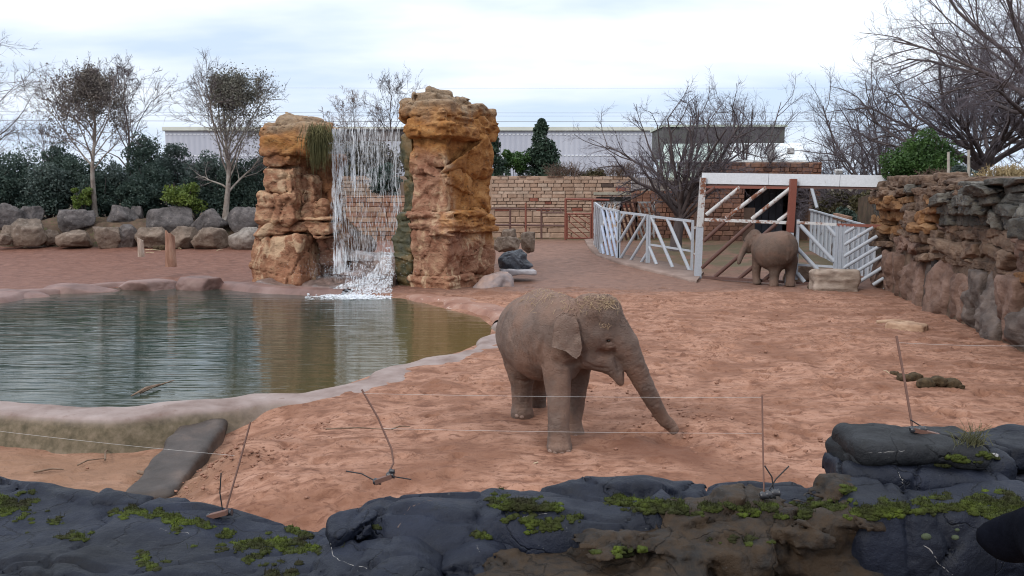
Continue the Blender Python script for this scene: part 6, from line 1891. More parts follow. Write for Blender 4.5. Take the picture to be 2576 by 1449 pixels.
# black box painted as the shade in a low opening at its right end
lo_ = Buf(); p0_, p1_ = at(1500, 508, YW - 0.12), at(1588, 498, YW - 0.12); lo_.box(((p0_[0] + p1_[0]) / 2, YW - 0.10, (p0_[2] + p1_[2]) / 2), (p1_[0] - p0_[0], 0.06, 0.42)); obj('slot', lo_, gen('opening_shade', [(0.3, (0.012, 0.010, 0.010)), (0.7, (0.02, 0.018, 0.016))], 3, 0.9, 0), sw, smooth=False)
lo_ = Buf(); lo_.box(((p0_[0] + p1_[0]) / 2, YW - 0.12, p1_[2] + 0.30), (p1_[0] - p0_[0] + 0.4, 0.12, 0.17)); obj('lintel', lo_, gen('pale_lintel', [(0.3, (0.26, 0.24, 0.19)), (0.7, (0.36, 0.34, 0.28))], 3, 0.8, 0.3), sw, smooth=False)
# lower brown wall seen through the waterfall
lw_ = thing('low_wall', 'lower brown wall seen through the right half of the waterfall', 'wall', at(945, 590, 54.5))
a, c_ = at(872, 600, 54.5), at(1022, 492, 54.5)
bb = Buf(); bb.box(((a[0] + c_[0]) / 2, 54.75, (0.7 + c_[2]) / 2), (c_[0] - a[0], 0.45, c_[2] - 0.7)); obj('core', bb, MORTR, lw_, smooth=False)
masonry(lw_, a[0], c_[0], 54.5, 0.9, c_[2], 0.30, 0.9, [SAND_ST[1], RED_ST[2]], [0.6, 0.4], 64, proud=0.04)
# ---- red stone wall with planks on top
YR = 57.2
rx0, rx1 = at(1590, 500, YR)[0], at(1768, 500, YR)[0]
rz1 = at(1650, 479, YR)[2]
rw_ = thing('red_stone_wall', 'rough red sandstone wall behind the forked tree', 'wall', ((rx0 + rx1) / 2, YR, 0.9))
bb = Buf(); bb.box(((rx0 + rx1) / 2, YR + 0.3, (rz1 + 0.4) / 2), (rx1 - rx0, 0.5, rz1 - 0.4)); obj('core', bb, MORTR, rw_, smooth=False)
masonry(rw_, rx0, rx1, YR, 0.9, rz1, 0.30, 0.42, RED_ST, [0.45, 0.35, 0.2], 65, proud=0.05)
bb = Buf(); bb.box(((rx0 + rx1) / 2, YR + 0.15, rz1 + 0.035), (rx1 - rx0 + 0.1, 0.5, 0.06)); obj('coping', bb, gen('pale_coping', [(0.3, (0.42, 0.40, 0.37)), (0.7, (0.55, 0.53, 0.50))], 3, 0.8, 0.2), rw_, smooth=False)
tf_ = thing('timber_fence', 'weathered grey plank fence along the top of the red stone wall', 'fence', ((rx0 + rx1) / 2, YR + 0.2, rz1 + 0.07))
TIMG = [gen('grey_plank_%s' % 'abc'[k], [(0.3, tuple(x * c0 for x in (0.15, 0.125, 0.115))), (0.7, tuple(x * c0 for x in (0.26, 0.225, 0.21)))], 3, 0.9, 0.4, 0.01, 12, 'World', (3, 1, 0.5)) for k, c0 in enumerate((0.8, 1.0, 1.15))]
pz = at(1650, 446, YR)[2] - rz1 - 0.07
for k in range(34):
    x = rx0 + (rx1 - rx0) * (k + 0.5) / 34
    obj('plank', Buf().box((x, YR + 0.2, rz1 + 0.07 + pz / 2), ((rx1 - rx0) / 34 - 0.02, 0.03, pz + RNG.uniform(-0.03, 0.03))), TIMG[k % 3], tf_, smooth=False)
# ---- elephant house
YH = 54.0
eh = thing('elephant_house', 'red stone elephant house with a dark doorway and white sloping roof behind the gate', 'building', (at(1900, 500, YH)[0], YH, 0.9))
hx0, hx1 = at(1772, 500, YH)[0], at(2064, 500, YH)[0]
hz1 = at(1900, 408, YH)[2]
dx0, dx1 = at(1872, 500, YH)[0], at(2042, 500, YH)[0]
dz1 = at(1950, 466, YH)[2]
def hbox(name, x0, x1, y0, y1, z0, z1, mt, parent=eh):
    bb = Buf(); bb.box(((x0 + x1) / 2, (y0 + y1) / 2, (z0 + z1) / 2), (x1 - x0, y1 - y0, z1 - z0)); return obj(name, bb, mt, parent, smooth=False)
BRW = gen('brown_render', [(0.3, (0.10, 0.062, 0.05)), (0.7, (0.17, 0.105, 0.085))], 1.2, 0.9, 0.4, 0.02, 8, 'World')
wl1 = hbox('wall', hx0, dx0, YH, YH + 0.5, 0.5, hz1, MORTR); masonry(wl1, hx0, dx0, YH, 0.9, hz1, 0.30, 0.5, RED_ST, [0.4, 0.4, 0.2], 66)
wl2 = hbox('wall', dx1, hx1, YH, YH + 0.5, 0.5, hz1, MORTR); masonry(wl2, dx1, hx1, YH, 0.9, hz1, 0.22, 0.34, RED_ST, [0.5, 0.2, 0.3], 67)
wl3 = hbox('wall', dx0, dx1, YH + 0.02, YH + 0.5, dz1, hz1, MORTR); masonry(wl3, dx0, dx1, YH + 0.02, dz1, hz1, 0.28, 0.5, RED_ST, [0.35, 0.45, 0.2], 68)
hbox('back_wall', hx0, hx1, YH + 7, YH + 7.3, 0.5, hz1, BRW); hbox('side_wall', hx0, hx0 + 0.3, YH + 0.5, YH + 7, 0.5, hz1, BRW); hbox('side_wall', hx1 - 0.3, hx1, YH + 0.5, YH + 7, 0.5, hz1, BRW); hbox('ceiling', dx0 - 0.4, dx1 + 0.4, YH + 0.5, YH + 7, dz1, dz1 + 0.1, BRW)
GREYD = gen('grey_door_steel', [(0.3, (0.06, 0.065, 0.085)), (0.7, (0.10, 0.105, 0.13))], 1.5, 0.6, 0.2, 0.01, 10, 'World')
ddx0, ddx1 = at(1898, 500, YH + 1.5)[0], at(1990, 500, YH + 1.5)[0]
nd = 5
for k in range(nd):
    hbox('door_panel', ddx0 + (ddx1 - ddx0) * k / nd, ddx0 + (ddx1 - ddx0) * (k + 1) / nd - 0.04, YH + 3.0, YH + 3.08, 0.9, dz1 - 0.15, GREYD)
hbox('inner_wall', dx0, ddx0 - 0.02, YH + 1.2, YH + 1.4, 0.5, 3.0, MORTR)
# roof: white sheets, the left ones greenish glazing
RW = gen('white_roof_sheet', [(0.3, (0.70, 0.74, 0.76)), (0.7, (0.82, 0.85, 0.87))], 1.5, 0.5, 0.1, 0.01, 10, 'World')
RGZ = gen('green_glazing', [(0.3, (0.42, 0.52, 0.46)), (0.7, (0.60, 0.70, 0.63))], 1.0, 0.35, 0.1, 0.01, 10, 'World', spec=0.6)
CLD0 = gen('sill_cream', [(0.3, (0.34, 0.36, 0.28)), (0.7, (0.45, 0.47, 0.38))], 2, 0.7, 0, kind='World')
RDK = gen('roof_window', [(0.3, (0.16, 0.14, 0.125)), (0.7, (0.25, 0.22, 0.20))], 2, 0.4, 0.1, 0.01, 10, 'World')
re0, re1 = at(1662, 408, YH + 0.9), at(2028, 404, YH + 0.9); rt0, rt1 = at(1672, 364, YH + 6.5), at(2018, 362, YH + 6.5)
roof = thing('roof_anchor', '', '', (0, 0, 0)) if False else None
nsh = 9
rfp = hbox('roof', re0[0], re1[0], YH + 0.55, YH + 0.75, hz1 + 0.02, hz1 + 0.12, RW)
for k in range(nsh):
    f0, f1 = k / nsh, (k + 0.985) / nsh
    q = [re0 + (re1 - re0) * f0, re0 + (re1 - re0) * f1, rt0 + (rt1 - rt0) * f1, rt0 + (rt1 - rt0) * f0]
    V = np.array(q + [p + np.array([0, 0, 0.06]) for p in q])
    sh = obj('roof_sheet', Buf().add(V, [[0, 3, 2, 1], [4, 5, 6, 7], [0, 1, 5, 4], [1, 2, 6, 5], [2, 3, 7, 6], [3, 0, 4, 7]]), RGZ if k < 4 else RW, rfp, smooth=False)
gx0, gx1 = at(1652, 420, YH + 1.2)[0], at(1770, 420, YH + 1.2)[0]; gz0, gz1 = at(1700, 446, YH + 1.2)[2], at(1700, 407, YH + 1.2)[2]
for k in range(7):
    hbox('glazed_panel', gx0 + (gx1 - gx0) * k / 7, gx0 + (gx1 - gx0) * (k + 1) / 7 - 0.05, YH + 1.2, YH + 1.28, gz0, gz1, RGZ)
hbox('glazing_sill', gx0, gx1, YH + 1.15, YH + 1.35, gz0 - 0.2, gz0 - 0.01, CLD0)
def on_roof(u, v, lift=0.07):
    n_ = np.cross(re1 - re0, rt0 - re0); n_ = n_ / np.linalg.norm(n_)
    r = ray(u, v); o_ = np.array([0, 0, HC]); t = ((re0 + n_ * lift * 1.5 - o_) @ n_) / (r @ n_); return o_ + r * t
for (u0, v0, u1, v1) in ((1980, 374, 1998, 386), (1930, 364, 1950, 402), (1868, 364, 1884, 384)):
    q = [on_roof(u0, v1), on_roof(u1, v1), on_roof(u1, v0), on_roof(u0, v0)]; n_ = np.array([0, -0.02, 0.05]); V = np.array(q + [p + n_ for p in q])
    obj('roof_window', Buf().add(V, [[0, 3, 2, 1], [4, 5, 6, 7], [0, 1, 5, 4], [1, 2, 6, 5], [2, 3, 7, 6], [3, 0, 4, 7]]), RDK, rfp, smooth=False)
# dark upper storey behind the roof
us = thing('plant_block', 'dark grey green flat roofed block above the white sloping roof', 'building', (at(1820, 360, 64)[0], 64, 0.9))
a, c_ = at(1668, 372, 62.5), at(1975, 320, 62.5)
nbp = 16
CLD = [gen('cladding_%s' % 'ab'[k], [(0.3, (0.085, 0.088, 0.080)), (0.7, (0.125, 0.128, 0.116))], 0.8, 0.7, 0.15, 0.01, 8, 'World', (2, 1, 0.4)) for k in range(2)]
bb = Buf(); bb.box(((a[0] + c_[0]) / 2, 65.1, (a[2] - 0.6 + c_[2]) / 2), (c_[0] - a[0] - 0.02, 5, c_[2] - a[2] + 0.6)); obj('wall', bb, CLD[0], us, smooth=False)
for k in range(nbp):
    bb = Buf(); bb.box((a[0] + (c_[0] - a[0]) * (k + 0.5) / nbp, 62.55, (a[2] - 0.6 + c_[2]) / 2), ((c_[0] - a[0]) / nbp - 0.015, 0.07, c_[2] - a[2] + 0.6)); obj('cladding_panel', bb, CLD[k % 2], us, smooth=False)
bb = Buf(); bb.box(((a[0] + c_[0]) / 2, 65.0, c_[2] + 0.09), (c_[0] - a[0] + 0.25, 5.4, 0.16)); obj('roof_trim', bb, gen('pale_trim', [(0.3, (0.42, 0.48, 0.40)), (0.7, (0.55, 0.60, 0.52))], 2, 0.6, 0), us, smooth=False)
# ---- warehouse
b = NB('corrugated_cladding')
po = b.co('World'); wv = b.n('ShaderNodeTexWave', wave_type='BANDS', bands_direction='X'); wv.inputs['Scale'].default_value = 0.55; b.l(po, wv.inputs['Vector'])
c = b.ramp(b.noise(b.co('World', (0.6, 1, 0.15)), 0.4, 4), [(0.3, (0.42, 0.43, 0.50)), (0.7, (0.52, 0.53, 0.60))])
c = b.mix(b.math('MULTIPLY', wv.outputs['Fac'], 0.18), c, (0.30, 0.31, 0.38))
CORR = b.fin(c, 0.6, b.bump(wv.outputs['Fac'], 0.5, 0.06), 0.4)
wh = thing('warehouse', 'long pale grey corrugated warehouse far behind the wall', 'building', (-12, 97, 0.9))
wz = at(1400, 329, 92)[2]
wx0, wx1 = at(415, 329, 92)[0], at(1640, 329, 92)[0]
bb = Buf(); bb.box(((wx0 + wx1) / 2, 97, (wz + 0.5) / 2), (wx1 - wx0, 10, wz - 0.5)); obj('wall', bb, CORR, wh, smooth=False)
bb = Buf(); bb.box(((wx0 + wx1) / 2, 96.9, wz + 0.2), (wx1 - wx0 + 0.4, 10.4, 0.38)); obj('eaves_trim', bb, gen('cream_trim', [(0.3, (0.52, 0.53, 0.47)), (0.7, (0.62, 0.63, 0.57))], 1, 0.6, 0), wh, smooth=False)
WSTR = gen('pale_rooflight', [(0.3, (0.68, 0.70, 0.74)), (0.7, (0.8, 0.82, 0.85))], 1, 0.5, 0)
for v in (338, 391):
    z = at(1400, v, 92)[2]; bb = Buf()
    for k in range(int((wx1 - wx0) / 0.42)):
        bb.box((wx0 + 0.21 + k * 0.42, 91.97, z), (0.26, 0.06, 0.10))
    tag(obj('rivet_strip', bb, WSTR, wh, smooth=False), kind='stuff')
# far low roofs and bank at the left edge
HILL = gen('far_hill', [(0.3, (0.085, 0.07, 0.055)), (0.7, (0.14, 0.12, 0.085))], 0.15, 0.95, 0, kind='World')
hx = np.linspace(-160, 120, 80); hb_ = Buf()
hzv = 3.6 + 3.4 * vnoise(hx * 0.03, 0, 0, 4) + 3.0 * sstep(-40, -70, hx)
V = np.stack([np.stack([hx, np.full(80, 118.0), np.full(80, 0.5)], 1), np.stack([hx, np.full(80, 124.0), hzv], 1), np.stack([hx, np.full(80, 190.0), hzv * 0.8], 1)], 1)
I = np.arange(240).reshape(80, 3); hb_.add(V.reshape(-1, 3), np.stack([I[:-1, :-1], I[1:, :-1], I[1:, 1:], I[:-1, 1:]], -1).reshape(-1, 4))
o = obj('hill', hb_, HILL); tag(o, kind='structure')
# overhead power lines
CABLE = gen('power_cable', [(0.3, (0.16, 0.17, 0.19)), (0.7, (0.22, 0.23, 0.25))], 1, 0.6, 0)
for k, (v, r) in enumerate(((284, 0.012), (292, 0.010), (306, 0.022), (222, 0.008))):
    dd = 84 + k
    x = np.linspace(-75, 75, 41); zc_ = at(1400, v, dd)[2]
    o = obj('power_line', Buf().tube(np.stack([x, np.full(41, dd), zc_ + 0.25 * ((x - 4) / 75) ** 2], 1), r, 4), CABLE, loc=(0, dd, zc_))
    tag(o, ['upper thin power line of the pair above the warehouse roof', 'lower thin power line of the pair above the warehouse roof', 'thick dark power line just above the warehouse roof', 'faint high power line crossing the open sky'][k], 'cable')

# ================================================================== RIGHT ROCK WALL
def wallstone(name, lo, mid_, hi, rough=0.85, alt=None):
    return gen(name, [(0.28, lo), (0.5, mid_), (0.72, hi)], 1.3, rough, 0.9, 0.07, 5.5, 'World', (1, 1, 1.6), vary=0.22, fine=alt)
RWO = wallstone('wall_ochre', (0.08, 0.036, 0.017), (0.20, 0.102, 0.045), (0.30, 0.175, 0.09))
RWG = wallstone('wall_grey_olive', (0.030, 0.028, 0.025), (0.082, 0.076, 0.066), (0.165, 0.152, 0.132), 0.8, (7, (0.022, 0.023, 0.030), 0.55))
RWB = wallstone('wall_brown', (0.045, 0.027, 0.019), (0.125, 0.080, 0.056), (0.215, 0.148, 0.105))
RWM = wallstone('wall_mud', (0.075, 0.043, 0.033), (0.15, 0.092, 0.07), (0.22, 0.145, 0.118))
RWK = wallstone('wall_grey_brown', (0.042, 0.033, 0.030), (0.095, 0.074, 0.066), (0.175, 0.138, 0.118))
rk = thing('rock_wall', 'layered sandstone rock wall closing the yard at right', 'rock wall', (13.4, 27.0, 0.0))
WPTS = np.array([on_z(2208, 718, 0)[:2], on_z(2350, 778, 0)[:2], on_z(2480, 836, 0)[:2], on_z(2576, 884, 0)[:2], [11.0, 15.0], [10.2, 11.5]])
ws_ = np.concatenate([[0], np.cumsum(np.linalg.norm(np.diff(WPTS, axis=0), axis=1))])
def wpos(s_):
    p = np.array([np.interp(s_, ws_, WPTS[:, i]) for i in (0, 1)])
    q = np.array([np.interp(s_ + 0.4, ws_, WPTS[:, i]) for i in (0, 1)]) - np.array([np.interp(s_ - 0.4, ws_, WPTS[:, i]) for i in (0, 1)])
    t = q / np.linalg.norm(q); n_ = np.array([t[1], -t[0]])
    if n_[0] > 0:
        n_ = -n_
    return p, t, n_
ztop = lambda s_: np.interp(s_, ws_, [4.33, 4.28, 4.16, 4.06, 3.95, 3.9])
# core
cb = Buf(); ss = np.linspace(0, ws_[-1], 60); rows = []
for s_ in ss:
    p, t, n_ = wpos(s_); zt_ = float(ztop(s_))
    prof = [(0.10, -0.3), (0.02, 0.8), (-0.02, 1.7), (-0.16, 2.6), (-0.16, zt_ - 0.5), (-0.12, zt_ - 0.12), (-0.4, zt_ - 0.05), (-2.0, zt_ - 0.08)]
    rows.append([[p[0] + n_[0] * o_ + 0.08 * float(vnoise(s_ * 0.9, z, 0, 5)), p[1] + n_[1] * o_, z] for o_, z in prof])
V = np.array(rows); I = np.arange(60 * 8).reshape(60, 8)
cb.add(V.reshape(-1, 3), np.stack([I[:-1, :-1], I[:-1, 1:], I[1:, 1:], I[1:, :-1]], -1).reshape(-1, 4))
obj('core', cb, RWB, rk)
rr_ = np.random.default_rng(8)
nst = 0
z = 1.55
row = 0
while z < 4.2:
    h_ = rr_.uniform(0.13, 0.42)
    s_ = -0.35 + rr_.uniform(-0.3, 0)
    while s_ < 18.5:
        L = rr_.uniform(0.5, 1.7) * (1.5 if rr_.uniform() < 0.35 else 1.0)
        zt_ = float(ztop(s_ + L / 2))
        if z + h_ * 0.5 < zt_:
            hh_ = min(h_, zt_ - z + rr_.uniform(-0.02, 0.08))
            p, t, n_ = wpos(np.clip(s_ + L / 2, 0.0, 20))
            if s_ + L / 2 < 0:
                p = p + t * (s_ + L / 2)
            over = 0.10 + 0.22 * sstep(2.3, 3.7, z) + 0.30 * float(vnoise(s_ * 0.5, z * 1.2, 0, 12)) + rr_.uniform(-0.07, 0.12)
            rise = 0.16 * float(vnoise(s_ * 0.35, z * 0.5, 0, 3))
            k = float(fbm(s_ * 0.3, z * 0.7, 0, 2, 33))
            if z > 3.45 and s_ > 4 or z > 2.7 and s_ > 7.5:
                mt = RWG if k > -0.5 else RWB
            elif z > 3.5:
                mt = RWB
            elif s_ < 6 and z > 2.0:
                mt = RWO if k > -0.25 else RWB
            else:
                mt = RWB if k > -0.1 else (RWO if k < -0.35 else RWM)
            if s_ + L / 2 < 1.2 and 2.7 < z < 3.2:
                mt = RWG
            ang = math.atan2(t[1], t[0]) + rr_.normal(0, 0.10)
            R = np.array(Matrix.Rotation(ang, 3, 'Z') @ Matrix.Rotation(rr_.normal(0, 0.05), 3, 'Y'))
            c3 = (p[0] + n_[0] * (over - 0.30), p[1] + n_[1] * (over - 0.30), z + hh_ / 2 + rise)
            obj('stone', block(c3, (L / 2 * 1.10, 0.42, hh_ / 2 * 1.16), 900 + nst, rr_.uniform(10, 22), 4 if s_ < 13 else 3, 0.13, 2.2, R, 0.0, 4), mt, rk)
            nst += 1
        s_ += L
    z += h_ * 0.96; row += 1
# big smooth slabs at the foot
s_ = -0.1
while s_ < 18.5:
    L = rr_.uniform(0.9, 2.3)
    if s_ < ws_[1] + 0.15 < s_ + L or s_ < ws_[1] - 0.15 < s_ + L:
        if s_ > ws_[1] - 0.5:
            s_ = ws_[1] + 0.15
        else:
            L = ws_[1] - 0.15 - s_
    p, t, n_ = wpos(np.clip(s_ + L / 2, 0, 20))
    H_ = rr_.uniform(1.5, 2.1)
    ang = math.atan2(t[1], t[0]) + rr_.normal(0, 0.12)
    R = np.array(Matrix.Rotation(ang, 3, 'Z') @ Matrix.Rotation(rr_.normal(0, 0.06), 3, 'X'))
    pr = rr_.uniform(-0.26, -0.02)
    mt = RWM if s_ < 5 else (RWK if rr_.uniform() < 0.35 else RWM)
    obj('foot_slab', block((p[0] + n_[0] * pr, p[1] + n_[1] * pr, H_ / 2 - 0.25), (L / 2 * 1.12, 0.36, H_ / 2 + 0.1), 1500 + nst, 12, 4, 0.14, 2.2, R, 0.0, 9), mt, rk); nst += 1
    s_ += L
# black box painted as the shade inside the slot between foot slabs
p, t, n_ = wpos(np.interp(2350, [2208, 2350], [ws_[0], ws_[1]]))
bb = Buf(); bb.box((p[0] + n_[0] * 0.02, p[1] + n_[1] * 0.02, 0.85), (0.34, 0.2, 1.9), np.array(Matrix.Rotation(math.atan2(t[1], t[0]), 3, 'Z'))); obj('slot_shade', bb, gen('black_shade', [(0.3, (0.012, 0.010, 0.011)), (0.7, (0.03, 0.026, 0.026))], 3, 0.8, 0.3, 0.02, 8), rk, smooth=False)
# ground behind the wall
tb_ = Buf(); P2 = np.array([[p[0] + 0.9, p[1], float(ztop(s_)) - 0.15] for s_, p in ((s_, wpos(s_)[0]) for s_ in ss)])
P3 = P2 + np.array([40, 12, 0.5]); P2b = P2.copy(); P2b[0] += np.array([1.0, 6.0, 0]); 
V = np.stack([P2, P2 + np.array([6, 2, 0.25]), P3], 1); I = np.arange(60 * 3).reshape(60, 3)
tb_.add(V.reshape(-1, 3), np.stack([I[:-1, :-1], I[:-1, 1:], I[1:, 1:], I[1:, :-1]], -1).reshape(-1, 4))
e0 = P2[0]
fx = np.array([[e0[0], e0[1], e0[2]], [e0[0] + 3, e0[1] + 12, 3.6], [e0[0] + 40, e0[1] + 14, 4.0], [e0[0] + 6, e0[1] + 2, e0[2] + 0.25]])
tb_.add(np.vstack([fx]), [[0, 3, 2, 1]])
tb_.add(np.vstack([fx[0], fx[1], fx[1] - (0, 0, 3.6), fx[0] - (0, 0, fx[0][2])]), [[0, 1, 2, 3]])
o = obj('terrace', tb_, BANKE); tag(o, kind='structure')
PALEP = gen('pale_stake', [(0.3, (0.28, 0.25, 0.22)), (0.7, (0.42, 0.38, 0.33))], 5, 0.9, 0.3)
for k, (u, v0, v1) in enumerate(((2386, 382, 425), (2437, 377, 420))):
    o = obj('stake', Buf().tube([at(u, v1 + 25, 29.5), at(u, v0, 29.5)], [0.05, 0.045], 7), PALEP, loc=at(u, v1, 29.5)); tag(o, ['left of the two pale stakes on top of the rock wall', 'right of the two pale stakes on top of the rock wall'][k], 'stake')
# lamp on the brick corner above the beam
lm = thing('floodlight', 'small white floodlight above the gate beam on the stone house', 'lamp', at(2108, 445, 53.6))
WP = gen('white_plastic', [(0.3, (0.65, 0.66, 0.68)), (0.7, (0.75, 0.76, 0.78))], 4, 0.5, 0)
obj('arm', Buf().tube([at(2108, 452, 53.7), at(2108, 436, 53.7)], 0.05, 6), BROWN, lm)
obj('head', Buf().box(at(2109, 431, 53.6), (0.42, 0.3, 0.2), np.array(Matrix.Rotation(0.4, 3, 'X'))), WP, lm, smooth=False)

# ================================================================== NEAR PARAPET OF DARK ROCK
def slate(name, base, sheen, brown=None, wet=0.42):
    b = NB(name)
    po = b.co('World'); f = b.noise(po, 3.0, 7, 0.62, 0.4); f2 = b.noise(po, 14, 7, 0.7); f3 = b.noise(po, 60, 4, 0.7)
    c = b.ramp(f, [(0.28, tuple(x * 0.45 for x in base)), (0.5, base), (0.74, tuple(x * 1.7 for x in base))])
    if brown:
        c = b.mix(b.ramp(f2, [(0.40, 0.0), (0.58, 0.9)]), c, brown)
        c = b.mix(b.ramp(b.noise(po, 6, 5, 0.7, 1.0), [(0.62, 0.0), (0.70, 0.8)]), c, tuple(min(1, x * 2.3) for x in brown))
    c = b.mix(b.ramp(f2, [(0.30, 0.8), (0.42, 0.0)]), c, tuple(x * 0.4 for x in base))
    c = b.mix(b.ramp(f3, [(0.69, 0.0), (0.75, 0.8)]), c, (0.13, 0.13, 0.125))
    ckv = b.n('ShaderNodeVectorMath', operation='ADD'); nvz = b.n('ShaderNodeTexNoise'); nvz.inputs['Scale'].default_value = 4.0; nvz.inputs['Detail'].default_value = 5.0; b.l(po, nvz.inputs['Vector'])
    nsc = b.n('ShaderNodeVectorMath', operation='SCALE'); nsc.inputs['Scale'].default_value = 0.35; b.l(nvz.outputs['Color'], nsc.inputs[0]); b.l(po, ckv.inputs[0]); b.l(nsc.outputs[0], ckv.inputs[1])
    crk = b.voro(ckv.outputs[0], 2.3)
    crm_ = b.ramp(crk, [(0.0, 0.0), (0.010, 1.0)])
    c = b.mix(b.ramp(crk, [(0.0, 0.6), (0.008, 0.0)]), c, tuple(x * 0.25 for x in base))
    rg_ = b.ramp(f2, [(0.3, wet), (0.7, wet + 0.28)])
    n1 = b.bump(f, 0.5, 0.05); n2 = b.bump(f2, 0.6, 0.016, n1); n3 = b.bump(f3, 0.6, 0.005, n2); n3 = b.bump(crm_, 0.5, 0.010, n3)
    return b.fin(c, rg_, n3, 0.22)
SLATE = slate('dark_blue_rock', (0.0075, 0.0097, 0.0185), 0.5, wet=0.42)
SLATEG = slate('grey_top_rock', (0.016, 0.017, 0.020), 0.5, wet=0.5)
CRAG = slate('brown_crag_rock', (0.015, 0.0110, 0.0085), 0.4, (0.036, 0.022, 0.012), 0.5)
FR = []
def frock(name, label, parts, mat, seed, h=0.013, namp=0.014, nf=9.0, cracks=0, ridge=0.0, group=None):
    lo = np.min([np.array(p[0]) - np.linalg.norm(p[1]) for p in parts], 0) - 0.05
    hi = np.max([np.array(p[0]) + np.linalg.norm(p[1]) for p in parts], 0) + 0.05
    ext = []
    for c3, hf, *_ in parts:
        ext.append((np.array(c3) - np.array(hf) * 1.25 - 0.06, np.array(c3) + np.array(hf) * 1.25 + 0.06))
    lo = np.min([e[0] for e in ext], 0); lo[2] = max(lo[2], 2.26); hi = np.max([e[1] for e in ext], 0)
    S = Sculpt(lo, hi, h)
    for i, (c3, hf, rnd, yaw_, tx, ty) in enumerate(parts):
        R = np.array(Matrix.Rotation(yaw_, 3, 'Z') @ Matrix.Rotation(tx, 3, 'X') @ Matrix.Rotation(ty, 3, 'Y'))
        S.slab(c3, hf, rnd, 0.04, R, warp=0.02 + 0.02 * min(hf), wf=3.2, seed=seed + i)
    X, Y, Z = S.ax()
    S.F = S.F + namp * fbm(X * nf, Y * nf, Z * nf * 1.2, 4, seed + 20)
    plates = np.floor(fbm(X * 3.2, Y * 3.2, Z * 5.0, 2, seed + 40) * 3.5) / 3.5
    S.F = S.F + namp * 1.3 * plates
    if ridge:
        lz = np.floor((Z + 0.05 * fbm(X * 3, Y * 3, Z * 2, 2, seed + 61)) / 0.045)
        S.F = S.F + ridge * vnoise(X * 4, Y * 4, lz * 3.7, seed + 62) + ridge * 0.9 * np.floor(fbm(X * 6, Y * 6, Z * 8, 3, seed + 60) * 3) / 3
    rng = np.random.default_rng(seed)
    cx, cy = (lo[0] + hi[0]) / 2, (lo[1] + hi[1]) / 2
    for _ in range(cracks):
        a = rng.uniform(0, np.pi)
        dd = (X - cx - rng.uniform(-0.3, 0.3)) * math.cos(a) + (Y - cy - rng.uniform(-0.15, 0.15)) * math.sin(a) + 0.06 * fbm(X * 4, Y * 4, Z * 4, 3, seed + 70)
        S.F = S.F + 0.020 * np.exp(-(dd / 0.010) ** 2)
    vol = float(np.prod(hi - lo))
    fracture(S, int(np.clip(vol * 45, 3, 11)), seed + 90, 0.008, 0.045, 0.020, 0.008, 1.2)
    S.F = S.F.astype(np.float32)
    c0 = np.mean([np.array(p[0]) for p in parts], 0)
    o = obj(name, S.buf(), mat, loc=c0)
    tag(o, label, 'rock', group)
    FR.append(o)
    return o
PG = 'dark rocks of the near parapet'
frock('parapet_rock', 'broad dark blue slab of the parapet at bottom left', [((-1.45, 2.12, 2.165), (1.15, 0.72, 0.32), 0.08, -0.275, 0.0, 0.0), ((-1.5, 2.0, 2.265), (0.5, 0.35, 0.25), 0.15, 0.2, 0, 0.03), ((-0.85, 2.15, 2.185), (0.35, 0.3, 0.30), 0.14, -0.3, 0.0, 0.0)], SLATE, 71, 0.016, 0.008, 6.0, 4, group=PG)
frock('parapet_rock', 'small dark ridge on the back edge of the bottom left slab', [((*at(355, 1262, 2.74)[:2], 2.47), (0.17, 0.05, 0.045), 0.03, -0.22, 0, 0.02)], SLATE, 72, 0.009, 0.008, 12, 0, group=PG)
frock('parapet_rock', 'rounded dark blue dome rock left of the centre of the parapet', [((-0.24, 2.54, 2.28), (0.29, 0.20, 0.305), 0.17, 0.05, 0, 0), ((-0.1, 2.47, 2.26), (0.2, 0.16, 0.29), 0.12, -0.1, 0, 0)], SLATE, 73, 0.013, 0.012, 6.0, 3, group=PG)
frock('parapet_rock', 'small split block sitting on the left of the dome rock', [((*at(888, 1290, 2.37)[:2], 2.555), (0.062, 0.05, 0.032), 0.018, 0.35, 0.05, -0.1)], SLATE, 74, 0.007, 0.008, 16, 1, group=PG)
frock('parapet_rock', 'low cracked dark rock below the split block', [((-0.40, 2.20, 2.19), (0.21, 0.25, 0.33), 0.13, 0.1, 0, 0)], SLATE, 75, 0.013, 0.014, 8.0, 4, group=PG)
frock('parapet_rock', 'square dark block between the low cracked rock and the brown crag', [((-0.10, 2.24, 2.17), (0.095, 0.17, 0.33), 0.05, 0.08, 0, -0.04)], SLATE, 76, 0.010, 0.010, 10, 1, group=PG)
frock('parapet_rock', 'long smooth grey blue rock along the back of the parapet', [((0.18, 2.57, 2.275), (0.34, 0.20, 0.305), 0.10, 0.02, 0, 0.0), ((0.66, 2.67, 2.26), (0.40, 0.12, 0.305), 0.09, 0.0, 0, 0.02)], SLATE, 77, 0.013, 0.010, 6.0, 2, group=PG)
frock('parapet_rock', 'brown craggy rock face at the bottom centre right', [((0.42, 2.38, 2.24), (0.30, 0.11, 0.32), 0.04, -0.12, 0, 0.0), ((0.74, 2.42, 2.27), (0.32, 0.13, 0.330), 0.04, 0.05, 0, 0.0), ((0.20, 2.27, 2.17), (0.30, 0.12, 0.34), 0.05, 0.0, 0, 0.05)], CRAG, 78, 0.009, 0.012, 10, 4, 0.030, group=PG)
frock('parapet_rock', 'dark upright rock face at bottom right with a pale vein', [((1.28, 2.46, 2.28), (0.33, 0.14, 0.36), 0.06, 0.03, 0, 0.02), ((1.7, 2.40, 2.2), (0.25, 0.2, 0.38), 0.08, 0.0, 0, 0)], SLATE, 79, 0.012, 0.010, 8.0, 2, group=PG)
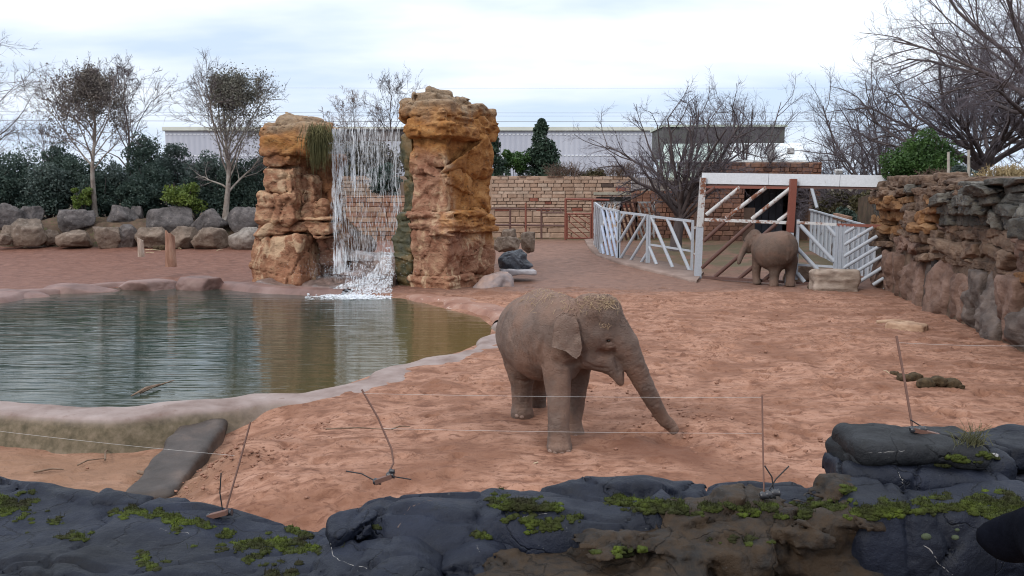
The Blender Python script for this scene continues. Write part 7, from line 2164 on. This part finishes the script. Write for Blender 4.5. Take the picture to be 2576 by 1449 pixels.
frock('parapet_rock', 'low dark ledge under the stacked rocks at right', [((1.1, 2.72, 2.25), (0.45, 0.14, 0.30), 0.07, 0.0, 0, 0.0), ((1.7, 2.66, 2.22), (0.3, 0.2, 0.33), 0.07, 0, 0, 0)], SLATE, 80, 0.013, 0.010, 7.0, 1, group=PG)
frock('parapet_rock', 'bottom slab of the stacked rocks at right', [((1.33, 2.76, 2.575), (0.26, 0.14, 0.055), 0.035, -0.06, 0, 0.05)], SLATE, 81, 0.009, 0.007, 10, 0, group=PG)
frock('parapet_rock', 'wedge slab in the middle of the stacked rocks at right', [((1.46, 2.80, 2.625), (0.17, 0.13, 0.042), 0.028, 0.05, 0, 0.06)], SLATE, 82, 0.008, 0.007, 12, 0, group=PG)
frock('parapet_rock', 'grey block under the cap of the stacked rocks', [((1.27, 2.82, 2.62), (0.15, 0.13, 0.055), 0.03, 0.05, 0, 0.0)], SLATEG, 83, 0.008, 0.008, 12, 1, group=PG)
frock('parapet_rock', 'flat cap rock on top of the stack at right', [((1.335, 2.79, 2.680), (0.20, 0.12, 0.026), 0.022, -0.04, 0.0, 0.02)], SLATEG, 84, 0.007, 0.006, 10, 0, group=PG)
frock('parapet_rock', 'upper dark slab at the right edge of the parapet', [((1.78, 2.88, 2.64), (0.24, 0.13, 0.055), 0.03, 0.0, 0, 0.0)], SLATE, 85, 0.009, 0.007, 10, 0, group=PG)
frock('parapet_rock', 'lower dark slab at the right edge of the parapet', [((1.76, 2.78, 2.575), (0.24, 0.12, 0.065), 0.035, 0.0, 0, 0.0)], SLATE, 86, 0.009, 0.007, 10, 1, group=PG)
# the retaining wall that carries the parapet
rw2 = Buf(); rw2.box((0, 2.15, 0.98), (16, 1.0, 2.7)); o = obj('retaining_wall', rw2, gen('retaining_concrete', [(0.3, (0.10, 0.085, 0.075)), (0.7, (0.17, 0.15, 0.13))], 2, 0.9, 0.5, 0.02, 9, 'World'), loc=(0, 2.15, -0.4), smooth=False); tag(o, 'concrete retaining wall under the dark parapet rocks', 'wall')
bvf = bvh_of(*FR)
# the parapet goes on to both sides, out of the picture
frock('parapet_rock', 'dark parapet slab continuing beyond the left edge', [((-3.9, 2.3, 2.2), (1.35, 0.6, 0.30), 0.12, 0.1, 0, 0)], SLATE, 87, 0.035, 0.012, 6.0, 0, group=PG)
frock('parapet_rock', 'dark parapet slab continuing beyond the right edge', [((3.3, 2.6, 2.25), (1.35, 0.45, 0.32), 0.12, -0.05, 0, 0), ((2.6, 2.75, 2.5), (0.6, 0.25, 0.12), 0.06, 0.1, 0, 0)], SLATE, 88, 0.035, 0.012, 6.0, 0, group=PG)

# ---- moss
b = NB('moss')
po = b.co('World'); f = b.noise(po, 11, 4, 0.6); f2 = b.noise(po, 60, 3, 0.6)
c = b.ramp(f, [(0.30, (0.020, 0.018, 0.009)), (0.46, (0.026, 0.030, 0.009)), (0.64, (0.055, 0.072, 0.011)), (0.82, (0.105, 0.14, 0.018))])
c = b.mix(b.ramp(f2, [(0.3, 0.5), (0.5, 0.0)]), c, (0.018, 0.018, 0.008))
MOSS = b.fin(c, 0.9, b.bump(f2, 0.9, 0.006), 0.15)
rm = np.random.default_rng(33)
mb = Buf(); MC, MS, MN = [], [], []
def moss(cu, cv, su, sv, n, size=0.010):
    for _ in range(n):
        u, v = rm.normal(cu, su), rm.normal(cv, sv)
        if float(vnoise(u * 0.045, v * 0.08, 0, 9)) < (0.12 if u < 1240 else -0.12):
            continue
        q = shoot(bvf, u, v)
        if q is None or q[1][2] < 0.15 or q[0][1] > 3.4:
            continue
        MC.append(q[0] - np.array([0, 0, 0.002])); MS.append(size * rm.uniform(0.4, 1.3)); MN.append(q[1])
for a in ((10, 1268, 35, 14, 420), (80, 1250, 20, 8, 90), (335, 1285, 28, 8, 170), (415, 1298, 30, 8, 170), (470, 1320, 26, 8, 130), (560, 1340, 22, 8, 110), (430, 1240, 10, 4, 20), (500, 1325, 25, 6, 60), (195, 1352, 22, 5, 60), (380, 1408, 16, 12, 120), (120, 1325, 30, 12, 60),
          (690, 1375, 60, 16, 620), (640, 1400, 40, 10, 200), (760, 1345, 20, 10, 90), (720, 1440, 30, 6, 60), (930, 1330, 10, 5, 25),
          (1060, 1215, 12, 3, 30), (1160, 1222, 30, 4, 70), (1275, 1218, 22, 5, 90), (1290, 1265, 32, 8, 260), (1370, 1275, 20, 6, 90), (1300, 1310, 18, 6, 70), (1440, 1300, 14, 6, 60), (1560, 1250, 14, 10, 120), (1620, 1268, 40, 7, 300), (1740, 1278, 60, 6, 460), (1880, 1280, 60, 7, 520), (2010, 1282, 50, 9, 560), (2100, 1284, 60, 8, 560), (2200, 1280, 50, 7, 420), (2300, 1272, 50, 7, 420), (2420, 1262, 40, 9, 420), (2520, 1275, 40, 16, 620), (2560, 1300, 20, 16, 320), (2440, 1150, 28, 5, 130), (2400, 1165, 26, 5, 90), (1360, 1320, 26, 7, 120), (1560, 1385, 30, 6, 60), (1210, 1345, 12, 4, 30), (2140, 1232, 20, 4, 60), (1850, 1355, 40, 5, 70)):
    moss(*a)
MC, MS, MN = np.array(MC), np.array(MS), np.array(MN)
D1, F1 = ico(1)
jit = 1 + 0.35 * rm.normal(size=(len(MC), len(D1), 1)) * 0.6
V = MC[:, None] + D1[None] * jit * MS[:, None, None] * np.array([1.15, 1.0, 0.62])
mb.add(V.reshape(-1, 3), ((np.arange(len(MC)) * len(D1))[:, None, None] + F1[None]).reshape(-1, 3))
nb = len(MC) * 5
ix = rm.integers(0, len(MC), nb)
A = MC[ix] + rm.normal(0, 1, (nb, 3)) * MS[ix][:, None] * np.array([0.6, 0.6, 0.2]); B = A + rm.normal(0, 0.0035, (nb, 3)) + np.array([0, 0, 1.0]) * (MS[ix] * rm.uniform(0.4, 1.1, nb))[:, None]
mb.segs(A, B, np.full(nb, 0.0011), np.full(nb, 0.0004), 3)
o = obj('moss', mb, MOSS, loc=(0, 2.5, 2.6), smooth=True); tag(o, 'green moss cushions growing over the dark parapet rocks', 'moss', kind='stuff')
# pale lichen domes
LICH = gen('grey_green_lichen', [(0.3, (0.035, 0.046, 0.026)), (0.7, (0.07, 0.085, 0.05))], 40, 0.95, 0.8, 0.003, 200, 'World')
for k, (u, v, r) in enumerate(((2330, 1350, 0.012), (2403, 1352, 0.009), (1265, 1216, 0.010), (2408, 1333, 0.006))):
    q = shoot(bvf, u, v)
    if q:
        D2, F2 = ico(3)
        o = obj('lichen_cushion', Buf().add(q[0] + D2 * np.array([r * 1.2, r * 0.7, r * 0.8]), F2), LICH, loc=q[0]); tag(o, ['pale round lichen cushion above the pale vein at bottom right', 'smaller lichen cushion right of the pale vein', 'round lichen cushion on the back edge of the smooth rock', 'tiny lichen cushion above the dark right face'][k], 'lichen')
# mineral veins in the rock
VEIN = gen('quartz_vein', [(0.3, (0.16, 0.15, 0.145)), (0.7, (0.30, 0.28, 0.27))], 30, 0.7, 0.2, kind='World')
VEINR = gen('pink_vein', [(0.3, (0.075, 0.050, 0.043)), (0.7, (0.125, 0.085, 0.073))], 30, 0.7, 0.2, kind='World')
def vein(px, r, mt=VEIN, seed=0):
    P = np.array(px, float); m = 40
    t = np.linspace(0, 1, len(P)); q = np.linspace(0, 1, m)
    U = np.interp(q, t, P[:, 0]) + 2.2 * vnoise(q * 14, seed, 0, seed); W_ = np.interp(q, t, P[:, 1]) + 2.2 * vnoise(q * 14, seed, 5, seed + 1)
    pts, own = [], None
    for u, v in zip(U, W_):
        s_ = shoot(bvf, u, v)
        if s_ is not None and (not pts or np.linalg.norm(s_[0] - pts[-1]) < 0.06):
            pts.append(s_[0] - s_[1] * r * 0.45)
    if len(pts) < 4:
        return
    best = min(FR, key=lambda o_: min((Vector(o_.matrix_world.translation) - Vector(pts[len(pts) // 2])).length, 9))
    c0 = np.array(pts[len(pts) // 2])
    best = min(FR, key=lambda o_: min(np.linalg.norm(np.array([x.co for x in list(o_.data.vertices)[::40]]) + WL[o_.name] - c0, axis=1)))
    rr = r * 0.72 * (0.5 + 0.7 * np.abs(vnoise(np.linspace(0, 9, len(pts)), seed, 3, seed)))
    obj('mineral_vein', Buf().tube(pts, rr, 5), mt, best)
for i, (px, r, mt) in enumerate([([(832, 1368), (838, 1395), (850, 1410), (880, 1420), (925, 1428)], 0.0028, VEIN), ([(818, 1322), (814, 1345)], 0.0022, VEIN), ([(888, 1250), (880, 1282)], 0.0018, VEIN), ([(950, 1232), (1000, 1236)], 0.0012, VEIN), ([(1000, 1325), (1030, 1275), (1065, 1262), (1110, 1255)], 0.0042, VEINR), ([(400, 1330), (440, 1338), (476, 1342)], 0.0014, VEIN), ([(2320, 1366), (2345, 1390), (2362, 1420), (2395, 1445)], 0.0030, VEIN), ([(2262, 1190), (2275, 1222), (2285, 1245)], 0.0026, VEIN), ([(1200, 1370), (1208, 1395)], 0.0022, VEIN), ([(548, 1228), (620, 1345)], 0.0, VEIN), ([(2180, 1140), (2290, 1132)], 0.0014, VEIN), ([(1310, 1300), (1380, 1290)], 0.0012, VEIN)]):
    if r:
        vein(px, r, mt, 40 + i)

# ---- tuft of grass and a pebble on the right hand rocks
gt = Buf(); rt_ = np.random.default_rng(12)
q = None
for dv in range(0, 60, 6):
    q = q or shoot(bvf, 2442, 1118 + dv)
if q:
    n = 90
    A_ = q[0] + rt_.normal(0, 0.016, (n, 3)) * np.array([1.6, 1, 0.2]); dirs = unit(rt_.normal(0, 0.55, (n, 3)) + np.array([0, 0, 1.0])); L_ = rt_.uniform(0.03, 0.09, n)[:, None]
    M_ = A_ + dirs * L_ * 0.6; B_ = M_ + unit(dirs + np.array([0, 0, -0.5])) * L_ * 0.4
    gt.segs(A_, M_, np.full(n, 0.0012), np.full(n, 0.0009), 3); gt.segs(M_, B_, np.full(n, 0.0009), np.full(n, 0.0003), 3)
    o = obj('grass_tuft', gt, leafmat('tuft_grass', (0.07, 0.075, 0.03), (0.16, 0.15, 0.075), 20), loc=q[0]); tag(o, 'small dry grass tuft growing between the stacked rocks at right', 'grass')
q = shoot(bvf, 2500, 1150)
if q:
    o = obj('pebble', boulder(q[0] + np.array([0, 0, 0.004]), (0.016, 0.011, 0.008), 5, 8, 2, 0.05), gen('pale_pebble', [(0.3, (0.2, 0.19, 0.19)), (0.7, (0.3, 0.29, 0.29))], 40, 0.8, 0), loc=q[0]); tag(o, 'small pale pebble lying on the lower right slab', 'pebble')

# ---- electric fence stakes and wires
RODM = paint('rusty_rod', (0.14, 0.068, 0.050), (0.22, 0.13, 0.10), 0.58)
INS = gen('black_plastic', [(0.3, (0.012, 0.012, 0.015)), (0.7, (0.03, 0.03, 0.036))], 20, 0.35, 0.2, 0.002, 60, spec=0.5)
WIRE = gen('fence_wire', [(0.3, (0.42, 0.40, 0.39)), (0.7, (0.58, 0.55, 0.53))], 5, 0.45, 0, metal=None) if False else gen('fence_wire', [(0.3, (0.42, 0.40, 0.39)), (0.7, (0.58, 0.55, 0.53))], 5, 0.45, 0)
CBL = gen('black_cable', [(0.3, (0.015, 0.015, 0.017)), (0.7, (0.03, 0.03, 0.034))], 9, 0.5, 0)
SD = 2.80
def stake(label, rod, r, brk, cables, dd, ins):
    for dv in (2, 8, 16, 26, 40):
        q = shoot(bvf, rod[0][0], rod[0][1] + dv)
        if q is not None and 2.3 < q[0][1] < 3.1:
            dd = q[0][1] - 0.012
            break
    base = at(*rod[0], dd)
    root = thing('fence_stake', label, 'stake', base, 'electric fence stakes on the parapet')
    P = [at(u, v, dd + 0.10 * k / max(1, len(rod) - 1)) for k, (u, v) in enumerate(rod)]
    obj('rod', Buf().tube(P, r * 0.75, 7), RODM, root)
    if brk:
        obj('bracket', Buf().beam(at(*brk[0], dd - 0.02), at(*brk[1], dd - 0.03), 0.022, 0.014), RODM, root, smooth=False)
    for (u, v, s_) in ins:
        c0 = at(u, v, dd - 0.02)
        ii = obj('insulator', Buf().tube([c0 + np.array([-0.012 * s_, 0, 0]), c0 + np.array([-0.006 * s_, 0, 0.001]), c0 + np.array([0.006 * s_, 0, 0]), c0 + np.array([0.012 * s_, 0, 0.001])], [0.008 * s_, 0.012 * s_, 0.009 * s_, 0.012 * s_], 10), INS, root)
    for cpx in cables:
        obj('cable', Buf().tube([at(u, v, dd - 0.01) for u, v in cpx], 0.0022, 5), CBL, root)
stake('leftmost rusty stake leaning right on the bottom left slab', [(567, 1288), (598, 1180), (630, 1062)], 0.0042, ((525, 1300), (572, 1288)), [[(560, 1285), (553, 1240), (556, 1190)]], 2.66, [(528, 1302, 1.0), (575, 1290, 0.9)])
stake('bent rusty stake on the dome rock leaning left', [(972, 1200), (990, 1165), (985, 1130), (950, 1050), (910, 980)], 0.0045, ((945, 1212), (985, 1198)), [[(940, 1208), (910, 1192), (870, 1185)], [(985, 1198), (1035, 1206)]], 2.74, [(948, 1212, 1.0), (982, 1196, 1.0), (986, 1186, 0.7)])
stake('thin upright stake with two crossed black cables on the smooth rock', [(1922, 1246), (1919, 1120), (1917, 995)], 0.0034, None, [[(1930, 1240), (1952, 1205), (1985, 1172)], [(1947, 1240), (1942, 1200), (1924, 1172)]], 2.76, [(1922, 1247, 1.0), (1936, 1244, 1.0), (1950, 1240, 1.0), (1942, 1248, 0.8)])
stake('rusty flat stake standing on the cap of the right hand rock stack', [(2296, 1080), (2276, 960), (2255, 845)], 0.0055, ((2296, 1080), (2362, 1096)), [[(2290, 1056), (2330, 1080), (2375, 1098)]], 2.74, [(2300, 1082, 1.1), (2318, 1080, 1.0), (2345, 1096, 1.1), (2362, 1098, 0.9), (2380, 1100, 1.0)])
def wire(label, pts, sag=0.004):
    P = []
    for (a, c_) in zip(pts[:-1], pts[1:]):
        A, B = at(*a), at(*c_)
        for t in np.linspace(0, 1, 9):
            P.append(A + (B - A) * t - np.array([0, 0, sag * 4 * t * (1 - t)]))
    o = obj('electric_wire', Buf().tube(P, 0.00042, 4), WIRE, loc=P[0]); tag(o, label, 'wire', 'electric fence wires')
wire('upper fence wire strung from the bent stake to the thin upright stake', [(915, 990, 2.83), (1917, 1000, 2.86)])
wire('lower fence wire crossing in front of the near elephant', [(965, 1078, 2.8), (1918, 1090, 2.8)])
wire('fence wire at right running from the flat stake to the right edge', [(2262, 862, 2.85), (2600, 870, 2.9)])
wire('fence wire at bottom left running from the left edge to the leftmost stake', [(-40, 1080, 2.8), (590, 1146, 2.70)])

# ---- dark sleeve of the viewer resting on the parapet in the corner
SLV = gen('navy_sleeve', [(0.3, (0.0022, 0.0026, 0.005)), (0.7, (0.005, 0.0058, 0.010))], 30, 1.0, 0.5, 0.003, 120, 'World', spec=0.04)
S = Sculpt((0.85, 0.9, 2.2), (1.7, 1.75, 3.0), 0.012)
S.chain([(at(2488, 1350, 1.60), 0.026), (at(2540, 1352, 1.58), 0.042), (at(2620, 1345, 1.52), 0.055), (at(2700, 1400, 1.42), 0.07)], 0.02)
S.noise(14, 0.006, 3, 5)
o = obj('coat_sleeve', S.buf(), SLV, loc=at(2560, 1400, 1.5)); tag(o, 'dark navy sleeve edge reaching in at the bottom right corner', 'sleeve')

# ================================================================== THINGS LYING ON THE SAND
DRK = gen('dark_wet_concrete', [(0.3, (0.028, 0.020, 0.016)), (0.5, (0.055, 0.041, 0.035)), (0.7, (0.115, 0.078, 0.060))], 1.6, 0.6, 0.6, 0.03, 8, 'World', spec=0.4)
a = ground_hit(520, 1086); c_ = ground_hit(375, 1250)
mid3 = (a + c_) / 2; L = np.linalg.norm((a - c_)[:2]); ang = math.atan2((a - c_)[1], (a - c_)[0])
S = Sculpt(np.minimum(a, c_) - np.array([0.8, 0.7, 0.7]), np.maximum(a, c_) + np.array([0.8, 0.7, 0.8]), 0.035)
tl_ang = math.atan2(a[2] - c_[2] + 0.12, L)
R = np.array(Matrix.Rotation(ang, 3, 'Z') @ Matrix.Rotation(-tl_ang, 3, 'Y'))
S.slab(mid3 + np.array([0, 0, -0.03]), (L / 2 + 0.15, 0.36, 0.20), 0.10, 0.03, R, warp=0.05, wf=1.8, seed=6)
o = obj('concrete_ramp', S.buf(), DRK, loc=mid3); tag(o, 'dark half buried concrete ramp running down from the pool rim', 'ramp')
DUNG = gen('elephant_dung', [(0.3, (0.032, 0.022, 0.012)), (0.6, (0.075, 0.050, 0.027)), (0.8, (0.125, 0.088, 0.048))], 14, 0.95, 1.0, 0.02, 40, 'Object')
for k, (u, v, r, n, lb_) in enumerate(((2290, 958, 0.13, 2, 'pair of dung balls on the sand near the right stake'), (2360, 974, 0.15, 3, 'largest dung heap on the sand at right'), (2420, 978, 0.07, 1, 'single small dung ball right of the largest heap'), (2250, 944, 0.08, 1, 'small dark dung ball left of the pair'), (2043, 727, 0.16, 1, 'dark dung lump at the edge of the sand before the gate'), (402, 628, 0.2, 2, 'dung lumps lying before the lower boulders'), (380, 624, 0.16, 1, 'single dung lump left of the lumps before the boulders'))):
    p = ground_hit(u, v); rd = np.random.default_rng(70 + k); root = thing('dung', lb_, 'dung', p)
    for j in range(n):
        q = p + np.array([(j - (n - 1) / 2) * r * 1.7, rd.uniform(-0.05, 0.05), r * 0.45 + (0.3 * r if j == 1 and n == 3 else 0)])
        obj('ball', block(q, (r * rd.uniform(0.9, 1.2), r * 0.9, r * rd.uniform(0.6, 0.75)), 800 + k * 5 + j, 2.6, 3, 0.14, 1.5), DUNG, root)
LOGM = gen('pale_log', [(0.3, (0.22, 0.13, 0.085)), (0.5, (0.36, 0.23, 0.155)), (0.7, (0.48, 0.34, 0.24))], 2.5, 0.9, 0.6, 0.02, 12, 'World')
a, c_ = ground_hit(2232, 822), ground_hit(2330, 832); m3 = (a + c_) / 2
o = obj('timber_slab', block(m3 + np.array([0, 0, 0.03]), (np.linalg.norm(c_ - a) / 2, 0.28, 0.14), 841, 7, 4, 0.10, 1.4, np.array(Matrix.Rotation(math.atan2((c_ - a)[1], (c_ - a)[0]), 3, 'Z'))), LOGM, loc=m3); tag(o, 'sand coloured flat slab half buried by the right rock wall', 'slab')
a, c_ = ground_hit(2205, 812), ground_hit(2300, 814)
o = obj('log', Buf().tube([a + (0, 0, 0.02), (a + c_) / 2 + np.array([0, 0.05, 0.05]), c_ + (0, 0, 0.02)], [0.05, 0.07, 0.05], 8), LOGM, loc=a); tag(o, 'thin pale log just behind the half buried slab', 'log')
STK = gen('stick_wood', [(0.3, (0.10, 0.065, 0.045)), (0.7, (0.23, 0.155, 0.11))], 8, 0.9, 0.5, 0.004, 40, 'World')
STKP = gen('peeled_wood', [(0.3, (0.42, 0.33, 0.21)), (0.7, (0.60, 0.50, 0.34))], 8, 0.8, 0.3, 0.004, 40, 'World')
def stick(label, u0, v0, u1, v1, r, mt=STK, lift=0.03, name='stick'):
    a, c_ = ground_hit(u0, v0), ground_hit(u1, v1); rd = np.random.default_rng(int(u0 * 7 + v0))
    m3 = (a + c_) / 2 + rd.normal(0, 0.03, 3); m3[2] = max(a[2], c_[2]) + lift + 0.02
    o = obj(name, Buf().tube([a + (0, 0, lift), m3, c_ + (0, 0, lift)], [r, r * 0.9, r * 0.5], 6), mt, loc=a); tag(o, label, 'stick', 'sticks on the sand')
stick('long thin stick lying left of the bent stake', 985, 1085, 1032, 1078, 0.012)
stick('long dark stick beside the near pool rim', 820, 1084, 985, 1086, 0.012)
stick('broken branch by the dark concrete ramp', 348, 1196, 422, 1222, 0.03, STK, 0.05)
stick('short stick on the tan sand at left', 85, 1193, 160, 1186, 0.016)
stick('forked twig in the tan sand at left', 265, 1165, 275, 1135, 0.016, STK, 0.05)
stick('bent twig under the forked twig', 195, 1175, 262, 1158, 0.012)
stick('thin twig beside the forked twig', 270, 1108, 330, 1088, 0.012)
stick('stubby stick against the pool rim', 488, 1118, 492, 1090, 0.022, STK, 0.06)
for k, (u0, v0, u1, v1) in enumerate(((84, 606, 98, 598), (100, 608, 116, 602), (114, 606, 138, 609), (108, 611, 128, 612), (165, 608, 182, 609), (118, 603, 132, 606))):
    stick(['peeled white branch leaning left in the pile by the tan boulder', 'second peeled branch in the pile by the tan boulder', 'thick peeled branch in the pile by the tan boulder', 'lowest peeled branch in the pile by the tan boulder', 'lone peeled branch by the tan slab boulder', 'short peeled branch on top of the pile by the tan boulder'][k], u0, v0 + 3, u1, v1 + 3, 0.045, STKP, 0.08)
for k, (u0, v0, u1, v1) in enumerate(((365, 630, 405, 631), (367, 637, 388, 637), (446, 626, 456, 627), (545, 632, 560, 630), (60, 624, 68, 624), (2240, 945, 2222, 935), (1340, 1172, 1352, 1170))):
    stick(['pale straw lying right of the small stump', 'short pale straw under the longer one by the small stump', 'pale straw right of the tall stump', 'pale straw before the pale streaky boulder', 'pale straw on the red soil at far left', 'thin twig beside the small dark dung ball', 'small pale twig near the dome rock'][k], u0, v0, u1, v1, 0.02 if v0 < 700 else 0.008, STKP, 0.03)
# floating branch in the pool
a, c_ = on_z(330, 996, WZ + 0.03), on_z(402, 972, WZ + 0.03)
fb2 = Buf(); fb2.tube([a, (a + c_) / 2 + (0, 0, 0.05), c_ + (0, 0, 0.03)], [0.012, 0.03, 0.028], 7); fb2.tube([c_ * 0.3 + a * 0.7, a * 0.6 + c_ * 0.4 + np.array([0.2, 0.3, 0.08])], [0.02, 0.008], 5); fb2.tube([c_ + (0, 0, 0.03), c_ + np.array([0.25, 0.1, 0.10])], [0.018, 0.008], 5)
o = obj('floating_branch', fb2, STK, loc=a); tag(o, 'broken branch floating near the front of the pool', 'branch')
# loose clods and pebbles thrown up by the elephant
cl = Buf(); rd = np.random.default_rng(55); D1, F1 = ico(1)
n = 1500
cx_ = rd.uniform(-7, 13, n); cy_ = rd.uniform(9.3, 31, n)
k = 420
cx_[:k] = rd.normal(2.9, 0.9, k); cy_[:k] = rd.normal(13.2, 0.9, k); cx_[k:k + 300] = rd.normal(-3.8, 0.45, 300); cy_[k:k + 300] = rd.normal(11.9, 0.7, 300)
ok = poly_sd(POND, cx_, cy_) > 1.4
cx_, cy_ = cx_[ok], cy_[ok]
rz_ = 0.006 + 0.020 * rd.uniform(0, 1, len(cx_)) ** 2.5 * (1 + 0.5 * (cy_ > 16))
V = np.stack([cx_, cy_, zt(cx_, cy_) + rz_ * 0.3], 1)[:, None] + D1[None] * (1 + 0.3 * rd.normal(size=(len(cx_), len(D1), 1)) * 0.6) * rz_[:, None, None] * np.array([1.3, 1.2, 0.75])
cl.add(V.reshape(-1, 3), ((np.arange(len(cx_)) * len(D1))[:, None, None] + F1[None]).reshape(-1, 3))
o = obj('sand_clods', cl, gen('clod', [(0.3, (0.17, 0.08, 0.052)), (0.7, (0.34, 0.185, 0.13))], 0.7, 0.95, 0.4, 0.01, 20, 'World')); tag(o, 'loose clods of damp red sand scattered over the yard', 'clods', kind='stuff')
